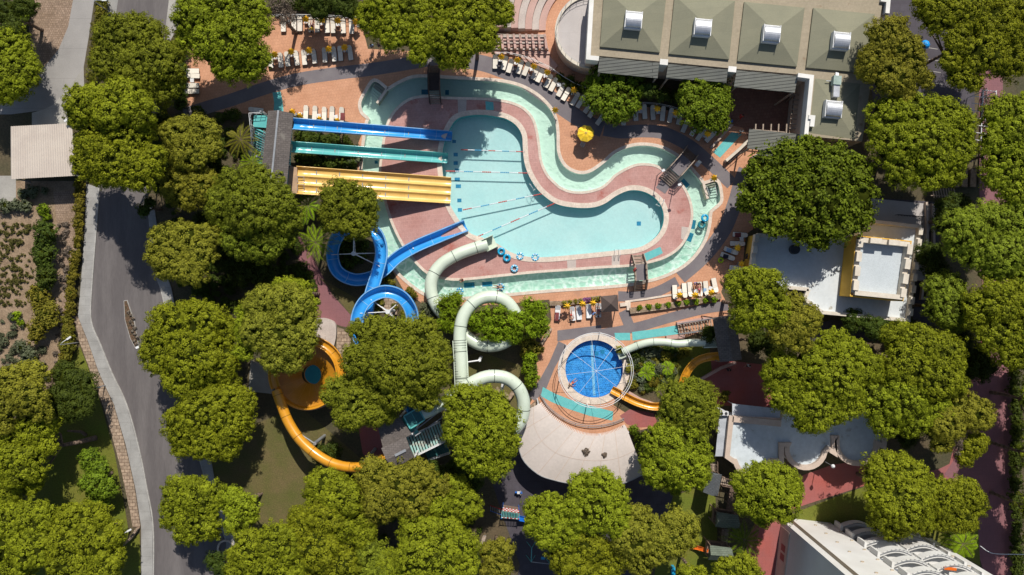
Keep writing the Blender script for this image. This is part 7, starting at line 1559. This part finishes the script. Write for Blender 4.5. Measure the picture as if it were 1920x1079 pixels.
def walkway(label, a, b, w, h, n, m='palewood'):
    t = thing('plank_walkway', label, 'walkway', (*W(*a)[:2], 0)); A_, B_ = W(*a, h), W(*b, h); d = B_ - A_; rz = math.atan2(d.y, d.x); sd = Vector((-d.y, d.x, 0)).normalized(); mb = MB()
    for i in range(n): p = A_ + d * ((i + .5) / n); mb.box(p, (d.length / n * .7, w, .05), rz)
    mb.build('plank', M[m], t)['kind'] = 'stuff'
    for s in (-1, 1):
        mb = MB(); o = sd * s * w / 2; mb.bar(A_ + o + Vector((0, 0, .8)), B_ + o + Vector((0, 0, .8)), .08); mb.bar(A_ + o - Vector((0, 0, .06)), B_ + o - Vector((0, 0, .06)), .08)
        for i in range(4): p = A_ + d * (i / 3) + o; mb.bar((p.x, p.y, 0), p + Vector((0, 0, .8)), .07)
        mb.build('handrail', M['wood'], t)
walkway('plank ladder bridge rising above the topmost play turret', (1337,864), (1337,887), .75, 1.5, 8)
walkway('short plank bridge from the topmost play turret to the right', (1352,901), (1380,907), 1.0, 1.4, 8)
walkway('brown plank walkway down to the middle play turret', (1376,912), (1368,962), .9, 1.3, 22, 'wood')
walkway('grey plank walkway between the middle and the lowest play turret', (1361,992), (1357,1026), .9, 1.3, 14)
t = thing('plastic_slide', 'bright orange plastic slide beside the lowest play turret', 'slide', W(1312, 1028)); pp = path([(1328,1034,1.4),(1318,1030,1.1),(1308,1027,.6),(1296,1025,.25)], 4); mb = MB(); mb.sweep(pp, [(-.28, .15), (-.24, -.03), (.24, -.03), (.28, .15), (.24, .15), (.2, .02), (-.2, .02), (-.24, .15)], True); mb.build('chute', M['orange'], t); posts(t, pp, .9, zmin=.3, drop=.05, r=.04)
t = thing('play_structure', 'playground climber with red and white top panel, blue slide and ladder', 'play structure', W(950, 966)); q = wp([(943,951),(973,956),(974,975),(940,972)], 1.9)
Q = [Vector((*p, 0)) for p in q]
mb = MB()
for i in range(12): a = Q[0].lerp(Q[1], i / 11); b = Q[3].lerp(Q[2], i / 11); mb.bar(a.lerp(b, .35) + Vector((0, 0, 2.0)), b + Vector((0, 0, 1.8)), .08)
mb.build('slat_roof', M['tealplastic'], t); mb = MB()
for i in range(10):
    for j in range(3):
        a = Q[0].lerp(Q[1], (i + .5) / 10); mb.m = (i + j) % 2; b = Q[3].lerp(Q[2], (i + .5) / 10); mb.box(a.lerp(b, .05 + j * .1) + Vector((0, 0, 2.0)), (.2, .11, .04), -.15)
mb.build('chequered_panel', [M['shirtwhite'], M['ropered']], t); mb = MB()
for i in range(10): a = Q[3].lerp(Q[2], (i + .5) / 10); mb.m = i % 2; mb.box(a + Vector((0, .1, 1.85)), (.16, .12, .04), -.1)
mb.build('chequered_edge', [M['shirtwhite'], M['ropered']], t)
for p in Q: mb = MB(); mb.cyl(p, p + Vector((0, 0, 2.0)), .05, .05, 8); mb.build('post', M['playblue'], t)
mb = MB(); mb.prism(q, .95, 1.05); mb.build('deck', M['wood'], t)
pp = path([(972,971,1.1),(982,973,.9),(990,975,.5),(998,977,.25)], 4); mb = MB(); mb.sweep(pp, [(-.35, .2), (-.3, -.03), (.3, -.03), (.35, .2), (.3, .2), (.25, .02), (-.25, .02), (-.3, .2)], True); mb.build('chute', M['playblue'], t)
for s in (0, 1): mb = MB(); mb.bar(W(919, 948 + s * 10, .05), W(943, 957 + s * 10, 1.1), .06); mb.build('ladder_side', M['playblue'] if s else M['red'], t)
mb = MB()
for i in range(6): mb.bar(W(920 + i * 4, 949 + i * 1.5, .1 + i * .18), W(920 + i * 4, 959 + i * 1.5, .1 + i * .18), .05)
mb.build('rung', M['greymetal'], t)
t = thing('spring_rider', 'small blue and pale spring rider alone on the dark playground', 'spring rider', W(972, 921)); c = W(972, 921); mb = MB(); P = [c + Vector((.1 * math.cos(i), .1 * math.sin(i), .02 + i * .014)) for i in range(26)]; mb.tubepath(P, .02, 5); mb.build('spring', M['darkmetal'], t)
mb = MB(); mb.box(c + Vector((0, 0, .55)), (.9, .12, .35)); mb.box(c + Vector((.4, 0, .8)), (.2, .12, .4)); mb.build('body', M['playblue'], t); mb = MB(); mb.box(c + Vector((0, 0, .76)), (.35, .35, .05)); mb.bar(c + Vector((.3, -.3, .85)), c + Vector((.3, .3, .85)), .05); mb.build('seat', M['shirtwhite'], t)
t = thing('bench', 'pale plank bench at the left edge of the dark playground', 'bench', W(906, 1012)); a, b = W(903, 1020), W(909, 1003); mb = MB(); mb.bar(a + Vector((0, 0, .45)), b + Vector((0, 0, .45)), .45, .06); mb.build('seat', M['palewood'], t)
for p in (a, b): q_ = p.lerp((a + b) / 2, .2); mb = MB(); mb.box((q_.x, q_.y, .2), (.4, .08, .4), .3); mb.build('leg', M['greymetal'], t)
t = thing('swing_frame', 'teal swing frame half hidden under the pine at the bottom', 'swing', W(1010, 1045)); P = [W(997,1028,2.2), W(996,1054,2.2), W(1032,1058,2.2)]
mb = MB(); mb.cyl(P[0], P[1], .06, .06, 8); mb.build('top_bar', M['tealplastic'], t); mb = MB(); mb.cyl(P[1], P[2], .05, .05, 8); mb.build('side_bar', M['greymetal'], t)
for p in P:
    for s in (-.6, .6): mb = MB(); mb.cyl(p, (p.x + s, p.y, 0), .045, .045, 8); mb.build('leg', M['tealplastic'], t)
mb = MB(); c = W(1018, 1047, .5); mb.box(c, (.5, .35, .05)); mb.bar(c, W(1018, 1047, 2.2), .02); mb.build('swing_seat', M['ropeblue'], t)
mb = MB(); mb.box(W(1262, 1072, .5), (.35, 1.4, 1.0)); mb.box(W(1262, 1072, 1.1), (.5, .5, .3)); solo(mb, 'spring_toy', M['tube'], 'bright blue toy standing at the bottom edge left of the lowest turret', 'playground toy')
# old logs of the leaning pine
mb = MB(); P = smooth_open([W(126,808,2.2), W(140,809,1.6), W(152,810,.9), W(161,816,.2)], 4)
for i in range(len(P) - 1): mb.cyl(P[i], P[i + 1], .13 + i * .008, .138 + i * .008, 8)
solo(mb, 'bare_branch', M['bark'], 'crooked bare branch above the leaning pine trunk on the left lawn', 'branch', smooth=True)
mb = MB(); P = smooth_open([W(470,940,2.5), W(476,932,2.9), W(479,927,3.2)], 3)
for i in range(len(P) - 1): mb.cyl(P[i], P[i + 1], .1, .09, 6)
mb.bar((*W(479,936,2.5)[:2], 0), W(470,940,2.5), .2); solo(mb, 'tree_stump', M['bark'], 'thin bare stem on the dry lawn right of the joined pine head', 'tree stump')
# bins, small things
mb = MB(); c = W(1368, 229, 0); mb.box(c + Vector((0, 0, .25)), (.5, .3, .5)); mb.box(c + Vector((0, 0, .52)), (.54, .34, .05)); solo(mb, 'cool_box', M['playblue'], 'small blue box at the corner of the brick court', 'box')
mb = MB(); wallbar(mb, WP([(1352,234),(1370,237),(1332,278)]), 0, .4, .3); solo(mb, 'garden_wall', M['pinkcream'], 'pinkish low wall beside the slanting teal mat', 'wall')
mb = MB(); wallbar(mb, WP([(1358,304),(1382,283),(1400,266)]), 0, .9, .35); solo(mb, 'ramp_wall', M['cream'], 'pale slanting parapet below the lower tiled awning', 'wall')
railing('dark railing beside the pale slanting parapet', WP([(1362,308),(1380,292),(1395,277)]), 1.0, 0, .6, 'darkmetal')
mb = MB(); c = W(1415, 298, 0); mb.box((c.x, c.y, .5), (1.2, .9, 1.0), .5); mb.box((c.x, c.y, 1.02), (1.1, .8, .05), .5); solo(mb, 'blue_crate', M['backfabric'], 'grey-blue covered crate beside the lower tiled awning', 'crate')
# towels on loungers
def towel(label, px, py, w, l, z, rz, m):
    mb = MB(); n = 6; vs = []
    for i in range(n + 1):
        for j in range(n + 1): vs.append((w * (i / n - .5), l * (j / n - .5), .012 * math.sin(i * 2.3 + j) + (-.10 if i in (0, n) else 0)))
    mb.add(vs, [(i * (n + 1) + j, (i + 1) * (n + 1) + j, (i + 1) * (n + 1) + j + 1, i * (n + 1) + j + 1) for i in range(n) for j in range(n)]); o = mb.build('towel', M[m]); o.location = W(px, py, z); o.rotation_euler = (0, 0, rz); setp(o, label, 'towel')
towel('maroon towel over the last lounger behind the blue slide', 641.5, 219, .66, 1.0, .44, -.05, 'towelred'); towel('maroon towel on the leftmost white lounger', 1044.5, 594, .66, 1.1, .44, -.07, 'towelred'); towel('maroon towel on the fourth lounger above the long planter', 1310.6, 543, .7, 1.6, .46, 0, 'towelred')
towel('red towel on the topmost lounger beside the yellow wall', 1384, 441, 1.0, .6, .46, 0, 'towelred'); towel('pale blue towel on the third lounger beside the yellow wall', 1367, 470, .9, .5, .45, -.3, 'towelblue'); towel('dark towel on the fourth lounger beside the yellow wall', 1361, 481, .9, .5, .45, -.3, 'darkcloth')
towel('pale blue towel on the fifth lounger above the long planter', 1322, 545, .5, .6, .45, 0, 'towelblue')

# ------------------------------------------------------------------ people
def skin_mesh(name, nodes, edges, m, parent=None, sub=1):
    me = bpy.data.meshes.new(name); me.from_pydata([n[:3] for n in nodes], edges, []); o = bpy.data.objects.new(name, me); COL.objects.link(o)
    o.modifiers.new('s', 'SKIN'); sv = me.skin_vertices[0].data
    for i, n in enumerate(nodes): sv[i].radius = (n[3], n[3] if len(n) < 5 else n[4]); sv[i].use_root = (i == 0)
    if sub: o.modifiers.new('u', 'SUBSURF').levels = sub
    dg = bpy.context.evaluated_depsgraph_get(); dg.update(); ev = o.evaluated_get(dg); nm = bpy.data.meshes.new_from_object(ev); o.modifiers.clear(); o.data = nm; bpy.data.meshes.remove(me); nm.name = name
    nm.materials.clear(); nm.materials.append(m); nm.polygons.foreach_set('use_smooth', [True] * len(nm.polygons))
    if parent: o.parent = parent
    return o
def person(label, loc, rz, pose='stand', top='darkcloth', bottom='darkcloth', hair='hairdark', shirt=True):
    t = thing('person', label, 'person')
    J = {'pel': (0,0,.95), 'bel': (0,.01,1.1), 'che': (0,0,1.3), 'nk': (0,0,1.5)}
    for s, k in ((-1, 'L'), (1, 'R')):
        J['sh' + k] = (s*.19,0,1.42); J['el' + k] = (s*.26,-.03,1.15); J['wr' + k] = (s*.27,.06,.90); J['ha' + k] = (s*.27,.09,.82)
        J['hi' + k] = (s*.1,0,.9); J['kn' + k] = (s*.11,.03,.5); J['an' + k] = (s*.12,-.01,.08); J['to' + k] = (s*.13,.16,.03)
    if pose == 'walk':
        J['knL'] = (-.1,.18,.52); J['anL'] = (-.1,.28,.10); J['toL'] = (-.1,.44,.06); J['knR'] = (.1,-.02,.5); J['anR'] = (.1,-.28,.13); J['toR'] = (.1,-.16,.04)
        J['elL'] = (-.25,-.15,1.18); J['wrL'] = (-.24,-.12,.94); J['haL'] = (-.24,-.08,.86); J['elR'] = (.25,.08,1.17); J['wrR'] = (.22,.28,1.02); J['haR'] = (.21,.35,.98)
    if pose == 'lie':
        J['elL'] = (-.33,.05,1.18); J['elR'] = (.33,.05,1.18); J['wrL'] = (-.3,.08,.95); J['wrR'] = (.3,.08,.95); J['haL'] = (-.29,.09,.87); J['haR'] = (.29,.09,.87); J['knL'] = (-.13,.10,.5); J['toL'] = (-.16,.12,.02); J['toR'] = (.16,.12,.02)
    if pose == 'float':
        for s, k in ((-1, 'L'), (1, 'R')): J['kn' + k] = (s*.16,.38,.75); J['an' + k] = (s*.15,.42,.38); J['to' + k] = (s*.16,.55,.34); J['el' + k] = (s*.42,.0,1.2); J['wr' + k] = (s*.5,.12,1.02); J['ha' + k] = (s*.5,.18,.96)
    if pose == 'sit':
        for s, k in ((-1, 'L'), (1, 'R')): J['hi' + k] = (s*.1,.05,.92); J['kn' + k] = (s*.13,.46,.95); J['an' + k] = (s*.13,.50,.53); J['to' + k] = (s*.14,.66,.49); J['el' + k] = (s*.27,.08,1.17); J['wr' + k] = (s*.2,.3,1.05); J['ha' + k] = (s*.18,.37,1.03)
    nodes = []; edges = []; idx = {}
    def nd(k, p, r, par=None, r2=None):
        idx[k] = len(nodes); nodes.append((*p, r, r2 or r)); 
        if par: edges.append((idx[par], idx[k]))
    nd('pel', J['pel'], .13, None, .11); nd('bel', J['bel'], .115, 'pel', .095); nd('che', J['che'], .135, 'bel', .10); nd('nk', J['nk'], .052, 'che'); nx, ny, nz = J['nk']
    nd('jaw', (nx, ny + .03, nz + .09), .068, 'nk'); nd('skull', (nx, ny + .01, nz + .19), .085, 'jaw'); nd('crown', (nx, ny - .005, nz + .255), .05, 'skull'); nd('nose', (nx, ny + .115, nz + .135), .012, 'jaw')
    for s, k in ((-1, 'L'), (1, 'R')):
        nd('ear' + k, (nx + s*.09, ny, nz + .15), .012, 'skull')
        nd('sh' + k, J['sh' + k], .055, 'che'); nd('el' + k, J['el' + k], .042, 'sh' + k); nd('wr' + k, J['wr' + k], .028, 'el' + k); nd('ha' + k, J['ha' + k], .036, 'wr' + k, .018)
        h = Vector(J['ha' + k]); d = (h - Vector(J['wr' + k])).normalized(); sd = Vector((0, 1, 0)) - d * d.y; sd = sd.normalized() if sd.length > .1 else Vector((1, 0, 0)); inw = Vector((-s, 0, 0)) - d * (-s * d.x)
        for f, (o_, l_) in enumerate(((-.027, .062), (-.009, .078), (.009, .083), (.027, .072))):
            b_ = h + sd * o_ + d * .03; nd(f'f{f}{k}', b_, .0095, 'ha' + k); nd(f'g{f}{k}', b_ + d * l_ * .55, .009, f'f{f}{k}'); nd(f'h{f}{k}', b_ + d * l_ + inw * .02, .008, f'g{f}{k}')
        nd('t1' + k, h + sd * .045 - d * .005, .011, 'ha' + k); nd('t2' + k, h + sd * .062 + d * .035 + inw * .01, .009, 't1' + k)
        nd('hi' + k, J['hi' + k], .088, 'pel'); nd('kn' + k, J['kn' + k], .058, 'hi' + k); nd('an' + k, J['an' + k], .038, 'kn' + k); nd('to' + k, J['to' + k], .034, 'an' + k)
    parts = [skin_mesh('body', nodes, edges, M['skin'], t)]
    def sub(name, keys, m, grow):
        ks = [k for k in keys]; loc = {k: i for i, k in enumerate(ks)}; inv = {v: k for k, v in idx.items()}
        nn = [(*nodes[idx[k]][:3], nodes[idx[k]][3] + grow, nodes[idx[k]][4] + grow) for k in ks]; ee = [(loc[inv[a]], loc[inv[b]]) for a, b in edges if inv[a] in loc and inv[b] in loc]; parts.append(skin_mesh(name, nn, ee, m, t))
    if shirt: sub('shirt', ['che', 'bel', 'pel', 'shL', 'shR', 'elL', 'elR'], M[top], .014)
    sub('shorts', ['pel', 'hiL', 'hiR', 'knL', 'knR'] if shirt else ['pel', 'hiL', 'hiR'], M[bottom], .017)
    mb = MB(); mb.lathe([(.112, -.03), (.113, .05), (.08, .10), (0, .125)], (nx, ny - .018, nz + .18), 14); parts.append(mb.build('hair', M[hair], None, True)); parts[-1].parent = t
    if pose in ('lie', 'float', 'swim', 'recline'):
        pass
    ang = {'lie': math.radians(-88), 'float': math.radians(-50), 'swim': math.radians(82)}.get(pose, 0)
    if ang:
        Mx = Matrix.Rotation(ang * -1 if pose != 'swim' else -ang, 4, 'X') @ Matrix.Translation((0, 0, -.95))
        for p in parts: p.data.transform(Mx)
    if pose == 'sit':
        for p in parts: p.data.transform(Matrix.Translation((0, 0, -.84)))
    t.location = loc; t.rotation_euler = (0, 0, rz); return t
def G(x, y, z=0.0): return W(x, y, z)
person('person in red walking across the shaded brick court', G(1385,222), 2.5, 'walk', 'red', 'red')
person('person in a white shirt and dark trousers walking on the slanting teal mat', G(1384,250), 2.8, 'walk', 'shirtwhite', 'darkcloth')
person('person in a light blue shirt sitting on a lounger below the brick court', G(1187,215,.42), 1.8, 'sit', 'shirtblue', 'darkcloth')
person('left of the two people standing in the shade of the upper terrace, pale shirt', G(700,92), .4, 'stand', 'towelblue', 'darkcloth')
person('right of the two people standing in the shade of the upper terrace, dark clothes', G(713,90), 3.4, 'stand', 'darkcloth', 'darkcloth')
person('person lying under the topmost row of trees on a lounger, yellow top', G(584.5,50,.56), 0.0, 'lie', 'parasol', 'towelred')
person('person lying on the maroon towel in the row above the long planter', G(1311,542,.60), 3.14, 'lie', 'pinkcloth', 'pinkcloth', shirt=False)
person('bather lying in the patterned ring in the bottom stretch of the river', G(935,538.5,.18), 1.45, 'float', 'pinkcloth', 'darkcloth', shirt=False)
person('swimmer in the round blue pool', G(1073,718,-.05), -.9, 'float', 'darkcloth', 'red', shirt=False)
person('bather at the inner rim of the river below the mint tube, reddish swimwear', G(868,525,-.05), 2.0, 'sit', 'red', 'red', shirt=False)
person('lifeguard in red standing on the left side of the upright footbridge', G(1188,507,1.5), 1.4, 'stand', 'red', 'red')
person('tanned bather sitting on the side of the leftmost white lounger', G(1051,590,.43), -1.5, 'sit', 'red', 'darkcloth', shirt=False)
person('tanned bather lying on the second white lounger', G(1071,592,.56), .1, 'lie', 'red', 'red', shirt=False)
person('bather in a blue top bending beside the fourth white lounger', G(1112,588,0), .9, 'stand', 'shirtblue', 'playblue')
person('bather lying on the white lounger beside the pavilion', G(1122,583,.56), 0.0, 'lie', 'pinkcloth', 'pinkcloth', shirt=False)
person('small person in dark clothes in the shaded maroon plaza, right of two', G(1398,684,0), 2.2, 'walk', 'shirtwhite', 'darkcloth')
person('small person in dark clothes in the shaded maroon plaza, left of two', G(1362,692,0), .3, 'walk', 'darkcloth', 'darkcloth')
person('bather standing next to the lounger row above the long planter', G(1300.5,532,0), 3.1, 'stand', 'playblue', 'playblue', shirt=False)

# ------------------------------------------------------------------ camera, sun, sky, render
cam = bpy.data.cameras.new('camera'); co = bpy.data.objects.new('camera', cam); COL.objects.link(co)
cam.sensor_width = 36.0; cam.lens = 36.0 * H / (1920 / S); cam.clip_end = 2000; cam.clip_start = 1.0
co.location = (0, 0, H); co.rotation_euler = (0, 0, 0); scene.camera = co
el = math.radians(47.0); sdir = Vector((0.20, 1.0, 0)).normalized() * math.cos(el) + Vector((0, 0, math.sin(el)))
sun = bpy.data.lights.new('sun', 'SUN'); sun.energy = 5.0; sun.angle = math.radians(0.55); sun.color = (1.0, 0.955, 0.88)
so = bpy.data.objects.new('sun', sun); COL.objects.link(so); so.rotation_euler = sdir.to_track_quat('Z', 'Y').to_euler(); so.location = (20, 60, 80)
w = bpy.data.worlds.new('World'); scene.world = w; w.use_nodes = True
nt = w.node_tree; bg = nt.nodes['Background']; sky = nt.nodes.new('ShaderNodeTexSky'); sky.sky_type = 'NISHITA'; sky.sun_disc = False
sky.sun_elevation = el; sky.sun_rotation = math.atan2(sdir.x, sdir.y)
nt.links.new(sky.outputs[0], bg.inputs[0]); bg.inputs[1].default_value = 0.085
scene.render.engine = 'CYCLES'
scene.view_settings.view_transform = 'Standard'; scene.view_settings.look = 'None'; scene.view_settings.exposure = 0
scene.cycles.max_bounces = 6; scene.cycles.transparent_max_bounces = 12; scene.cycles.diffuse_bounces = 3
